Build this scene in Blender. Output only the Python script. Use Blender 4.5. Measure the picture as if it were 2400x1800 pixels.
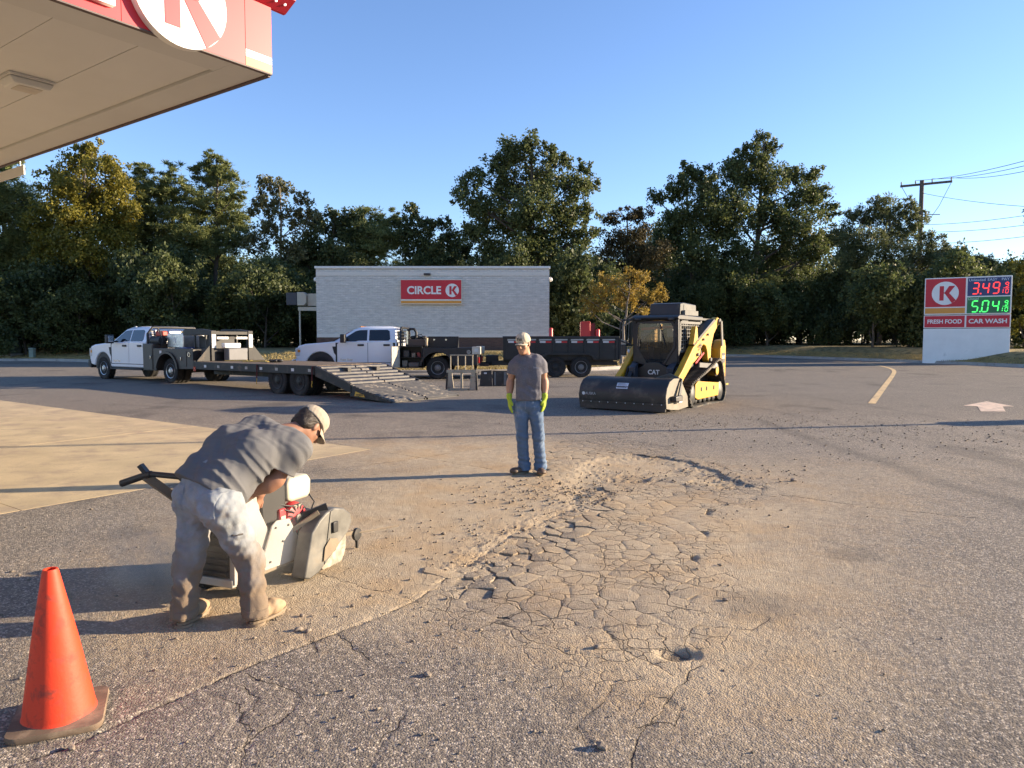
import bpy, bmesh, math, random
import numpy as np
from mathutils import Vector, Matrix
R = math.radians
scene = bpy.context.scene
for o in list(bpy.data.objects): bpy.data.objects.remove(o)
COL = scene.collection
random.seed(7)
rng = np.random.default_rng(11)

# ------------------------------------------------------------------ camera, sky, sun, exposure
CAM_H, FPX, PITCH, SLOPE = 1.72, 1700.0, math.atan(105 / 1700.0), 0.008
cd = bpy.data.cameras.new('camera'); cam = bpy.data.objects.new('camera', cd); COL.objects.link(cam)
cd.sensor_width = 36.0; cd.lens = 36.0 * FPX / 2400.0; cd.clip_end = 1500; cd.clip_start = .05
cam.location = (0, 0, CAM_H); cam.rotation_euler = (math.pi / 2 - PITCH, 0, 0)
scene.camera = cam
SUN_EL, SUN_AZ = 13.5, 10.0            # azimuth counted from +x towards +y
w = bpy.data.worlds.new('World'); scene.world = w; w.use_nodes = True
wn = w.node_tree.nodes; bg = wn['Background']
sky = wn.new('ShaderNodeTexSky'); sky.sky_type = 'NISHITA'; sky.sun_disc = False
sky.sun_elevation = R(SUN_EL); sky.sun_rotation = R(90 - SUN_AZ)
sky.altitude = 0; sky.air_density = 1.0; sky.dust_density = 0.1; sky.ozone_density = 3.0
bg.inputs['Strength'].default_value = 0.10
tint = wn.new('ShaderNodeMix'); tint.data_type = 'RGBA'; tint.blend_type = 'MULTIPLY'; tint.inputs[0].default_value = 1; tint.inputs[7].default_value = (.98, .96, 1.10, 1)
w.node_tree.links.new(sky.outputs[0], tint.inputs[6]); w.node_tree.links.new(tint.outputs[2], bg.inputs['Color'])
sl = bpy.data.lights.new('sun', 'SUN'); sun = bpy.data.objects.new('sun', sl); COL.objects.link(sun)
sl.energy = 5.0; sl.angle = R(0.55); sl.color = (1.0, 0.80, 0.56)
sd = Vector((math.cos(R(SUN_AZ)) * math.cos(R(SUN_EL)), math.sin(R(SUN_AZ)) * math.cos(R(SUN_EL)), math.sin(R(SUN_EL))))
sun.rotation_euler = sd.to_track_quat('Z', 'Y').to_euler(); sun.location = (30, 5, 30)
vs = scene.view_settings; vs.view_transform = 'Standard'; vs.look = 'None'; vs.gamma = 1; vs.exposure = 1.5
vs.use_curve_mapping = False
cy = scene.cycles
cy.use_denoising = True; cy.max_bounces = 6; cy.diffuse_bounces = 3; cy.glossy_bounces = 3
cy.transmission_bounces = 5; cy.transparent_max_bounces = 6; cy.caustics_reflective = False; cy.caustics_refractive = False
cy.sample_clamp_indirect = 6

# ------------------------------------------------------------------ helpers
def ray(px, py):
    cx, c_y = (px - 1200) / FPX, (900 - py) / FPX
    return Vector((cx, math.cos(PITCH) + c_y * math.sin(PITCH), -math.sin(PITCH) + c_y * math.cos(PITCH)))
def at(px, py, h=0.0):                     # point on the lot plane raised by h
    d = ray(px, py); t = (CAM_H - h) / (SLOPE * d.y - d.z)
    return Vector((d.x * t, d.y * t, CAM_H + d.z * t))
def pt(px, py, Y):                         # point at depth Y
    d = ray(px, py); t = Y / d.y
    return Vector((d.x * t, Y, CAM_H + d.z * t))
def gz(y): return SLOPE * y

def tag(o, label=None, cat=None, group=None, kind=None):
    if label: o['label'] = label
    if cat: o['category'] = cat
    if group: o['group'] = group
    if kind: o['kind'] = kind
    return o
def thing(name, label, cat, loc=(0, 0, 0), yaw=0.0, group=None, rot=None):
    o = bpy.data.objects.new(name, None); COL.objects.link(o); o.empty_display_size = .2
    o.location = loc; o.rotation_euler = rot if rot else (0, 0, yaw)
    return tag(o, label, cat, group)
def copy_tree(o, parent=None):
    c = o.copy(); COL.objects.link(c); c.parent = parent
    if parent is not None: c.matrix_parent_inverse = o.matrix_parent_inverse.copy()
    for ch in list(o.children): copy_tree(ch, c)
    return c

MATS = {}
def M(name, col=(.5, .5, .5), rough=.6, metal=0.0, var=.12, vs_=2.5, bump=0.0, bs=40., dust=None, spec=.5, coat=0.0, alpha=None, emit=None, trans=0.0, aniso=None, speck=None):
    """procedural material: base colour with two noises of tone, optional dust/dirt patches, speckles and bump"""
    if name in MATS: return MATS[name]
    m = bpy.data.materials.new(name); m.use_nodes = True; nt = m.node_tree; N = nt.nodes; L = nt.links
    b = N['Principled BSDF']; b.inputs['Roughness'].default_value = rough; b.inputs['Metallic'].default_value = metal
    b.inputs['Specular IOR Level'].default_value = spec
    if coat: b.inputs['Coat Weight'].default_value = coat; b.inputs['Coat Roughness'].default_value = .08
    if trans: b.inputs['Transmission Weight'].default_value = trans
    tc = N.new('ShaderNodeTexCoord'); mp = N.new('ShaderNodeMapping'); L.new(tc.outputs['Object'], mp.inputs[0])
    if aniso: mp.inputs['Scale'].default_value = aniso
    def noise(s, det=5, ro=.6, d=0.):
        n = N.new('ShaderNodeTexNoise'); n.inputs['Scale'].default_value = s; n.inputs['Detail'].default_value = det
        n.inputs['Roughness'].default_value = ro; n.inputs['Distortion'].default_value = d; L.new(mp.outputs[0], n.inputs['Vector']); return n
    def mixc(f, a, c, bl='MIX'):
        x = N.new('ShaderNodeMix'); x.data_type = 'RGBA'; x.blend_type = bl
        for s, v in ((x.inputs[0], f), (x.inputs[6], a), (x.inputs[7], c)):
            if hasattr(v, 'is_linked'): L.new(v, s)
            else: s.default_value = v if isinstance(v, float) else (*v, 1)[:4]
        return x.outputs[2]
    def ramp(o, a, c):
        r = N.new('ShaderNodeMapRange'); r.inputs[1].default_value = a; r.inputs[2].default_value = c; L.new(o, r.inputs[0]); return r.outputs[0]
    c = None
    if var > 0:
        n1 = noise(vs_)
        lo = tuple(max(0, x * (1 - var)) for x in col); hi = tuple(min(1, x * (1 + var)) for x in col)
        c = mixc(ramp(n1.outputs[0], .3, .7), lo, hi)
    if dust:
        dc, amt, dsc = dust
        n2 = noise(dsc, 8, .65, .3)
        f = ramp(n2.outputs[0], .75 - amt * .5, .95 - amt * .5)
        c = mixc(f, c if c is not None else col, dc)
        rr = N.new('ShaderNodeMapRange'); rr.inputs[3].default_value = rough; rr.inputs[4].default_value = min(1, max(rough, .8)); L.new(f, rr.inputs[0]); L.new(rr.outputs[0], b.inputs['Roughness'])
    if speck:
        sc, amt, ssc = speck
        v = noise(ssc, 2, .5); c = mixc(ramp(v.outputs[0], .72 - amt, .76 - amt), c if c is not None else col, sc)
    if c is None: b.inputs['Base Color'].default_value = (*col, 1)
    else: L.new(c, b.inputs['Base Color'])
    if bump:
        bn = noise(bs, 6, .65); bp = N.new('ShaderNodeBump'); bp.inputs['Strength'].default_value = 1; bp.inputs['Distance'].default_value = bump
        L.new(bn.outputs[0], bp.inputs['Height']); L.new(bp.outputs[0], b.inputs['Normal'])
    if emit:
        b.inputs['Emission Color'].default_value = (*emit[0], 1); b.inputs['Emission Strength'].default_value = emit[1]
    if alpha is not None: b.inputs['Alpha'].default_value = alpha
    MATS[name] = m
    return m

class MB:
    def __init__(s): s.v = []; s.f = []
    def add(s, vs_, fs):
        n = len(s.v); s.v += [tuple(p) for p in vs_]; s.f += [tuple(i + n for i in f) for f in fs]; return s
    def box(s, c, d, rot=None):
        c = Vector(c); h = Vector(d) / 2; m = rot if rot is not None else Matrix.Identity(3)
        P = [c + m @ Vector((x * h.x, y * h.y, z * h.z)) for x in (-1, 1) for y in (-1, 1) for z in (-1, 1)]
        return s.add(P, [(0, 1, 3, 2), (4, 6, 7, 5), (0, 4, 5, 1), (2, 3, 7, 6), (0, 2, 6, 4), (1, 5, 7, 3)])
    def mm(s, x0, x1, y0, y1, z0, z1):
        return s.box(((x0 + x1) / 2, (y0 + y1) / 2, (z0 + z1) / 2), (abs(x1 - x0), abs(y1 - y0), abs(z1 - z0)))
    def bar(s, p, q, wd, ht, up=(0, 0, 1)):      # rectangular bar from p to q
        p, q = Vector(p), Vector(q); d = (q - p); l = d.length; d.normalize(); up = Vector(up)
        sd_ = d.cross(up)
        if sd_.length < 1e-4: sd_ = d.cross(Vector((1, 0, 0)))
        sd_.normalize(); u = sd_.cross(d)
        return s.box((p + q) / 2, (wd, l, ht), Matrix((sd_, d, u)).transposed())
    def tube(s, pts, rad, n=8, cap=True):
        pts = [Vector(p) for p in pts]; k = len(pts)
        rad = rad if hasattr(rad, '__len__') else [rad] * k
        V = []; F = []; pu = None
        for i, p in enumerate(pts):
            d = (pts[min(i + 1, k - 1)] - pts[max(i - 1, 0)]).normalized()
            if pu is None: pu = d.orthogonal().normalized()
            pu = (pu - d * pu.dot(d)); pu = pu.normalized() if pu.length > 1e-5 else d.orthogonal().normalized()
            sv = d.cross(pu)
            for j in range(n):
                a = 2 * math.pi * j / n; V.append(p + (pu * math.cos(a) + sv * math.sin(a)) * rad[i])
        for i in range(k - 1):
            for j in range(n): F.append((i * n + j, i * n + (j + 1) % n, (i + 1) * n + (j + 1) % n, (i + 1) * n + j))
        if cap: F.append(tuple(range(n))[::-1]); F.append(tuple(range((k - 1) * n, k * n)))
        return s.add(V, F)
    def cyl(s, p, q, r, n=16): return s.tube([p, q], [r, r], n)
    def prism(s, poly, a0, a1, axis='y', tf=None):
        """poly: 2D points; axis y: (x,z) swept in y; axis x: (y,z) swept in x; axis z: (x,y) swept in z"""
        k = len(poly)
        def mk(p, a): return {'y': (p[0], a, p[1]), 'x': (a, p[0], p[1]), 'z': (p[0], p[1], a)}[axis]
        V = [mk(p, a0) for p in poly] + [mk(p, a1) for p in poly]
        if tf: V = [tf(Vector(p)) for p in V]
        return s.add(V, [tuple(range(k))[::-1], tuple(range(k, 2 * k))] + [(i, (i + 1) % k, k + (i + 1) % k, k + i) for i in range(k)])
    def ringloft(s, rings, close=True, caps=True):
        k = len(rings[0]); V = [p for r in rings for p in r]; F = []
        for i in range(len(rings) - 1):
            for j in range(k if close else k - 1): F.append((i * k + j, i * k + (j + 1) % k, (i + 1) * k + (j + 1) % k, (i + 1) * k + j))
        if caps: F.append(tuple(range(k))[::-1]); F.append(tuple(range((len(rings) - 1) * k, len(rings) * k)))
        return s.add(V, F)
    def lathe(s, prof, c=(0, 0, 0), axis='z', n=24, rot=None):
        """prof: (radius, height) pairs"""
        c = Vector(c); rings = []
        for r, h in prof:
            ring = []
            for j in range(n):
                a = 2 * math.pi * j / n; x, y = r * math.cos(a), r * math.sin(a)
                p = Vector({'z': (x, y, h), 'y': (x, h, y), 'x': (h, x, y)}[axis])
                ring.append(c + (rot @ p if rot is not None else p))
            rings.append(ring)
        return s.ringloft(rings)
    def ell(s, c, r, n=12, rot=None):
        prof = [(math.sin(math.pi * i / n), -math.cos(math.pi * i / n)) for i in range(n + 1)]
        c = Vector(c); k = 2 * n; rings = []
        for q, h in prof:
            q = max(q, 1e-3); ring = []
            for j in range(k):
                a = 2 * math.pi * j / k; p = Vector((q * math.cos(a) * r[0], q * math.sin(a) * r[1], h * r[2]))
                ring.append(c + (rot @ p if rot is not None else p))
            rings.append(ring)
        return s.ringloft(rings)
    def build(s, name, mat, parent=None, smooth=None, bevel=0.0, seg=2):
        me = bpy.data.meshes.new(name); me.from_pydata(s.v, [], s.f); me.update()
        bm = bmesh.new(); bm.from_mesh(me); bmesh.ops.recalc_face_normals(bm, faces=bm.faces); bm.to_mesh(me); bm.free()
        return link(name, me, mat, parent, smooth, bevel, seg)
def link(name, me, mat, parent=None, smooth=None, bevel=0.0, seg=2):
    if mat is not None and len(me.materials) == 0: me.materials.append(mat)
    if smooth is not None and len(me.polygons):
        me.polygons.foreach_set('use_smooth', np.ones(len(me.polygons), bool))
        if smooth < 179: me.set_sharp_from_angle(angle=R(smooth))
    o = bpy.data.objects.new(name, me); COL.objects.link(o)
    if parent is not None: o.parent = parent
    if bevel:
        b = o.modifiers.new('bevel', 'BEVEL'); b.width = bevel; b.segments = seg; b.limit_method = 'ANGLE'; b.angle_limit = R(35)
        me.polygons.foreach_set('use_smooth', np.ones(len(me.polygons), bool)); me.set_sharp_from_angle(angle=R(50))
    return o
def np_mesh(name, V, F, mat, parent=None, smooth=None):
    V = np.asarray(V, np.float32); F = np.asarray(F, np.int32)
    me = bpy.data.meshes.new(name); me.vertices.add(len(V)); me.vertices.foreach_set('co', V.ravel())
    k = F.shape[1]; me.loops.add(F.size); me.loops.foreach_set('vertex_index', F.ravel())
    me.polygons.add(len(F)); me.polygons.foreach_set('loop_start', np.arange(0, F.size, k, dtype=np.int32))
    me.update(calc_edges=True)
    return link(name, me, mat, parent, smooth)
def text_mesh(body, size, bold=0.0, ext=0.0, align='CENTER', font_scale=(1, 1)):
    cu = bpy.data.curves.new('t', 'FONT'); cu.body = body; cu.size = size; cu.offset = bold * size; cu.extrude = ext
    cu.align_x = align; cu.align_y = 'CENTER'; cu.resolution_u = 4
    o = bpy.data.objects.new('t', cu); COL.objects.link(o)
    me = bpy.data.meshes.new_from_object(o.evaluated_get(bpy.context.evaluated_depsgraph_get()))
    bpy.data.objects.remove(o); bpy.data.curves.remove(cu)
    co = np.empty(len(me.vertices) * 3, np.float32); me.vertices.foreach_get('co', co); co = co.reshape(-1, 3)
    co[:, 0] *= font_scale[0]; co[:, 1] *= font_scale[1]; me.vertices.foreach_set('co', co.ravel()); me.update()
    return me
def text(name, body, size, loc, rot, mat, parent, bold=0.0, ext=.002, align='CENTER', fs=(1, 1)):
    me = text_mesh(body, size, bold, ext, align, fs)
    o = link(name, me, mat, parent); o.location = loc; o.rotation_euler = rot
    return o
FRONT = (math.pi / 2, 0, 0)                # text standing up, facing -y

# numpy noise
def _h(ix, iy, s):
    n = (ix.astype(np.int64) * 374761393 + iy.astype(np.int64) * 668265263 + s * 974634777) & 0xffffffff
    n = ((n ^ (n >> 13)) * 1274126177) & 0xffffffff
    return ((n ^ (n >> 16)) & 0xffffff) / float(0xffffff)
def vnoise(x, y, s=0):
    ix, iy = np.floor(x), np.floor(y); fx, fy = x - ix, y - iy; u = fx * fx * (3 - 2 * fx); v = fy * fy * (3 - 2 * fy)
    a, b = _h(ix, iy, s), _h(ix + 1, iy, s); c, d = _h(ix, iy + 1, s), _h(ix + 1, iy + 1, s)
    return (a * (1 - u) + b * u) * (1 - v) + (c * (1 - u) + d * u) * v
def fbm(x, y, s=0, o=4):
    r = 0; a = .5; t = 0
    for i in range(o): r = r + a * vnoise(x * 2 ** i, y * 2 ** i, s + i * 17); t += a; a *= .55
    return r / t
def sstep(a, b, x): t = np.clip((x - a) / (b - a), 0, 1); return t * t * (3 - 2 * t)
def seg_dist(x, y, pl):
    d = np.full(x.shape, 1e9)
    for (x0, y0), (x1, y1) in zip(pl[:-1], pl[1:]):
        dx, dy = x1 - x0, y1 - y0; t = np.clip(((x - x0) * dx + (y - y0) * dy) / (dx * dx + dy * dy + 1e-12), 0, 1)
        d = np.minimum(d, np.hypot(x - x0 - t * dx, y - y0 - t * dy))
    return d
def poly_sd(x, y, pl):                     # signed distance to a polygon, negative inside
    d = seg_dist(x, y, list(pl) + [pl[0]]); ins = np.zeros(x.shape, bool)
    for (x0, y0), (x1, y1) in zip(pl, list(pl[1:]) + [pl[0]]):
        c = ((y0 > y) != (y1 > y)) & (x < (x1 - x0) * (y - y0) / (y1 - y0 + 1e-12) + x0); ins ^= c
    return np.where(ins, -d, d)
def G(*pp): return [tuple(at(a, b))[:2] for a, b in pp]
# ------------------------------------------------------------------ setting: lot, kerb, banks
KP = [(-90, 41), (-60, 43), (-33, 45), (-28, 45.5), (-20, 40), (-13.5, 33), (-10.5, 30.6), (-6, 30.6), (0, 31.4), (5, 34.2), (8.5, 40), (11.5, 49), (14, 54), (16.5, 55), (19, 52), (22, 46.5), (24.5, 41.5), (27, 34), (31, 20), (38, 5), (45, -12)]
def chaikin(p, n=2):
    for _ in range(n):
        q = [p[0]]
        for a, b in zip(p[:-1], p[1:]):
            q += [(a[0] * .75 + b[0] * .25, a[1] * .75 + b[1] * .25), (a[0] * .25 + b[0] * .75, a[1] * .25 + b[1] * .75)]
        p = q + [p[-1]]
    return p
KC = chaikin(KP, 3); KX = np.array([p[0] for p in KC]); KY = np.array([p[1] for p in KC])
def ky(x): return np.interp(x, KX, KY)

def ground_mat():
    m = bpy.data.materials.new('asphalt'); m.use_nodes = True; nt = m.node_tree; N = nt.nodes; L = nt.links; b = N['Principled BSDF']
    tc = N.new('ShaderNodeTexCoord')
    def noise(s, det=4, ro=.6):
        n = N.new('ShaderNodeTexNoise'); n.inputs['Scale'].default_value = s; n.inputs['Detail'].default_value = det; n.inputs['Roughness'].default_value = ro
        L.new(tc.outputs['Object'], n.inputs['Vector']); return n.outputs[0]
    def rng_(o, a, c, lo=0., hi=1.):
        r = N.new('ShaderNodeMapRange'); r.inputs[1].default_value = a; r.inputs[2].default_value = c; r.inputs[3].default_value = lo; r.inputs[4].default_value = hi; L.new(o, r.inputs[0]); return r.outputs[0]
    def mix(f, a, c, bl='MIX'):
        x = N.new('ShaderNodeMix'); x.data_type = 'RGBA'; x.blend_type = bl
        for s, v in ((x.inputs[0], f), (x.inputs[6], a), (x.inputs[7], c)):
            if hasattr(v, 'is_linked'): L.new(v, s)
            else: s.default_value = v if isinstance(v, float) else (*v, 1)
        return x.outputs[2]
    def math_(op, a, c):
        x = N.new('ShaderNodeMath'); x.operation = op
        for s, v in zip(x.inputs, (a, c)):
            if hasattr(v, 'is_linked'): L.new(v, s)
            else: s.default_value = v
        return x.outputs[0]
    at_ = lambda n: (lambda a: (setattr(a, 'attribute_name', n), a.outputs['Fac'])[1])(N.new('ShaderNodeAttribute'))
    dust, dirt, crk, web = at_('dust'), at_('stain_and_band'), at_('crack'), at_('web')  # dirt holds stains and tyre marks, plus the soft dark band
    vor = N.new('ShaderNodeTexVoronoi'); vor.inputs['Scale'].default_value = 95; L.new(tc.outputs['Object'], vor.inputs['Vector'])
    vor2 = N.new('ShaderNodeTexVoronoi'); vor2.inputs['Scale'].default_value = 210; L.new(tc.outputs['Object'], vor2.inputs['Vector'])
    sp = N.new('ShaderNodeSeparateColor'); L.new(vor.outputs['Color'], sp.inputs[0])
    sp2 = N.new('ShaderNodeSeparateColor'); L.new(vor2.outputs['Color'], sp2.inputs[0])
    asp = mix(rng_(noise(1.2, 6), .3, .7), (.150, .128, .104), (.235, .200, .160))
    asp = mix(rng_(noise(.12, 4), .35, .7), asp, (.190, .164, .134))
    asp = mix(rng_(sp.outputs[0], .66, .95, 0., .85), asp, (.56, .48, .38))          # pale chips
    asp = mix(rng_(sp2.outputs[1], .80, 1., 0., .8), asp, (.05, .045, .04))            # dark pits
    dst = mix(rng_(noise(9., 6, .7), .3, .7), (.40, .31, .200), (.53, .425, .285))
    dst = mix(rng_(sp2.outputs[2], .8, 1., 0., .55), dst, (.22, .175, .115))
    red = mix(rng_(noise(1.7, 3), .45, .7), dst, (.45, .32, .18))
    cov = math_('ADD', dust, math_('MULTIPLY', math_('SUBTRACT', noise(14., 6, .75), .5), 1.1))
    f = rng_(cov, .12, .82, 0., .93)
    col = mix(f, asp, red)
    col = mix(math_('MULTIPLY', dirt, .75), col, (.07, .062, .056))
    col = mix(math_('MULTIPLY', crk, .85), col, (.06, .05, .042))
    wv = N.new('ShaderNodeTexNoise'); wv.inputs['Scale'].default_value = 9; wv.inputs['Detail'].default_value = 4; L.new(tc.outputs['Object'], wv.inputs[0])
    wm = N.new('ShaderNodeMix'); wm.data_type = 'VECTOR'; wm.inputs[0].default_value = .10; L.new(tc.outputs['Object'], wm.inputs[4]); L.new(wv.outputs['Color'], wm.inputs[5])
    fine = None
    for sc_, wd_, lo_ in ((8.5, .045, .44), (3.2, .020, .40)):
        ve = N.new('ShaderNodeTexVoronoi'); ve.feature = 'DISTANCE_TO_EDGE'; ve.voronoi_dimensions = '2D'; ve.inputs['Scale'].default_value = sc_; L.new(wm.outputs[1], ve.inputs['Vector'])
        k = math_('MULTIPLY', rng_(ve.outputs['Distance'], wd_, wd_ * .25), rng_(noise(2.3 if sc_ > 5 else 1.1, 3), lo_, lo_ + .12)); fine = k if fine is None else math_('MAXIMUM', fine, k)
    fine = math_('MULTIPLY', fine, web)
    ld = math_('ABSOLUTE', math_('ADD', at_('line_distance'), math_('MULTIPLY', math_('SUBTRACT', noise(60., 3, .7), .5), .010)), 0.)
    wdt = rng_(noise(5., 3), .36, .68, .0006, .0085)
    lq = N.new('ShaderNodeMapRange'); L.new(ld, lq.inputs[0]); L.new(wdt, lq.inputs[1]); lq.inputs[2].default_value = 0.; lq.inputs[3].default_value = 0.; lq.inputs[4].default_value = 1.4
    fine = math_('MAXIMUM', fine, math_('MINIMUM', math_('MULTIPLY', lq.outputs[0], at_('line_mask')), 1.15))
    col = mix(math_('MULTIPLY', fine, .72), col, (.075, .062, .05))
    L.new(col, b.inputs['Base Color']); b.inputs['Roughness'].default_value = .93; b.inputs['Specular IOR Level'].default_value = .25
    hgt = math_('ADD', math_('MULTIPLY', rng_(vor.outputs['Distance'], 0., .7, 1., 0.), .7), math_('MULTIPLY', noise(230., 3), .6))
    hgt = math_('ADD', hgt, math_('MULTIPLY', noise(40., 4), .8))
    hgt = math_('SUBTRACT', hgt, math_('MULTIPLY', fine, 2.2))
    bp = N.new('ShaderNodeBump'); bp.inputs['Strength'].default_value = 1.0; bp.inputs['Distance'].default_value = .0056
    L.new(hgt, bp.inputs['Height']); L.new(bp.outputs[0], b.inputs['Normal'])
    return m
ASPH = ground_mat()

def jitter_cells(x, y, size, s):           # F1, F2 and cell id of a jittered-grid voronoi
    gx, gy = np.floor(x / size), np.floor(y / size)
    f1 = np.full(x.shape, 1e9); f2 = f1.copy(); idc = np.zeros(x.shape)
    for i in (-1, 0, 1):
        for j in (-1, 0, 1):
            cx, cy_ = gx + i, gy + j
            d = np.hypot((cx + .15 + .7 * _h(cx, cy_, s)) * size - x, (cy_ + .15 + .7 * _h(cx, cy_, s + 5)) * size - y)
            nr = d < f1
            f2 = np.where(nr, f1, np.minimum(f2, d)); idc = np.where(nr, _h(cx, cy_, s + 9), idc); f1 = np.where(nr, d, f1)
    return f1, f2, idc

# outlines read off the photograph, turned into places on the lot
SEAM = G((-350, 1930), (30, 1795), (150, 1756), (400, 1645), (600, 1556), (800, 1480), (900, 1443), (980, 1405), (1040, 1360), (1110, 1318))
TRENCH = G((1085, 1335), (1180, 1265), (1290, 1212), (1370, 1182), (1440, 1150), (1490, 1125))
PIT = G((1300, 1178), (1275, 1140), (1330, 1088), (1420, 1070), (1520, 1064), (1610, 1078), (1700, 1112), (1760, 1140), (1690, 1150), (1600, 1128), (1530, 1118), (1480, 1140), (1400, 1172), (1340, 1200))
CHUNKS = G((1010, 1375), (1105, 1318), (1200, 1255), (1330, 1198), (1400, 1180), (1385, 1215), (1310, 1275), (1240, 1330), (1120, 1385))
ALLI = G((1030, 1400), (1120, 1330), (1290, 1225), (1400, 1160), (1560, 1100), (1790, 1125), (1840, 1165), (1700, 1190), (1660, 1290), (1660, 1400), (1600, 1500), (1450, 1470), (1250, 1480), (1080, 1460))
ALLI2 = G((1300, 1035), (1420, 1020), (1560, 1045), (1680, 1090), (1560, 1072), (1420, 1062), (1330, 1085), (1290, 1110), (1230, 1120), (1240, 1080))
CR = [  # single cracks
    G((1370, 990), (1355, 1000), (1375, 1012), (1420, 1028), (1520, 1042), (1600, 1060), (1680, 1090), (1760, 1120), (1830, 1160), (1960, 1178), (2100, 1195), (2290, 1215)),
    G((960, 1408), (1040, 1430), (1110, 1448), (1180, 1462), (1260, 1500), (1330, 1525), (1420, 1545)),
    G((735, 1342), (880, 1386), (965, 1409)),
    G((580, 1575), (640, 1600), (690, 1625), (700, 1650), (640, 1700), (560, 1760)),
    G((480, 1630), (545, 1650), (560, 1690), (590, 1720), (575, 1760), (560, 1800), (555, 1840)),
    G((560, 1690), (590, 1640), (570, 1610)),
    G((870, 1800), (890, 1740), (930, 1700), (945, 1670)),
    G((1480, 1280), (1420, 1340), (1380, 1420), (1420, 1465), (1450, 1520), (1530, 1550), (1580, 1580)),
    G((1600, 1395), (1590, 1430), (1620, 1465), (1615, 1510), (1640, 1525)),
    G((1480, 1800), (1500, 1740), (1550, 1670), (1580, 1620), (1640, 1560)),
    G((1370, 1740), (1350, 1690), (1420, 1640), (1440, 1600), (1500, 1590)),
    G((1500, 1700), (1590, 1702), (1600, 1660), (1540, 1630)),
    G((700, 1480), (730, 1510), (740, 1530)), G((790, 1490), (830, 1520), (850, 1545)),
    G((1190, 1120), (1260, 1140), (1340, 1165), (1400, 1175)),
    G((870, 1054), (1000, 1075), (1110, 1092), (1150, 1100)), G((640, 1115), (900, 1085), (1140, 1050)), G((1345, 1330), (1370, 1400), (1340, 1450)), G((1180, 1462), (1300, 1430), (1420, 1400), (1560, 1330)), G((1620, 1465), (1760, 1480), (1800, 1450)),
]
ac = at(868, 1053); UA = R(144.5); _u = Vector((math.cos(UA), math.sin(UA), 0)); _v = Vector((-_u.y, _u.x, 0))
APR = [tuple(q)[:2] for q in (ac, ac + _u * 33, ac + _u * 33 + _v * 19, ac + _v * 19)]
DARKBAND = G((1780, 985), (1930, 1040), (2080, 1085), (2230, 1140), (2360, 1170), (2500, 1230))  # soft darker streak mixed into the asphalt tone

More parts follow.
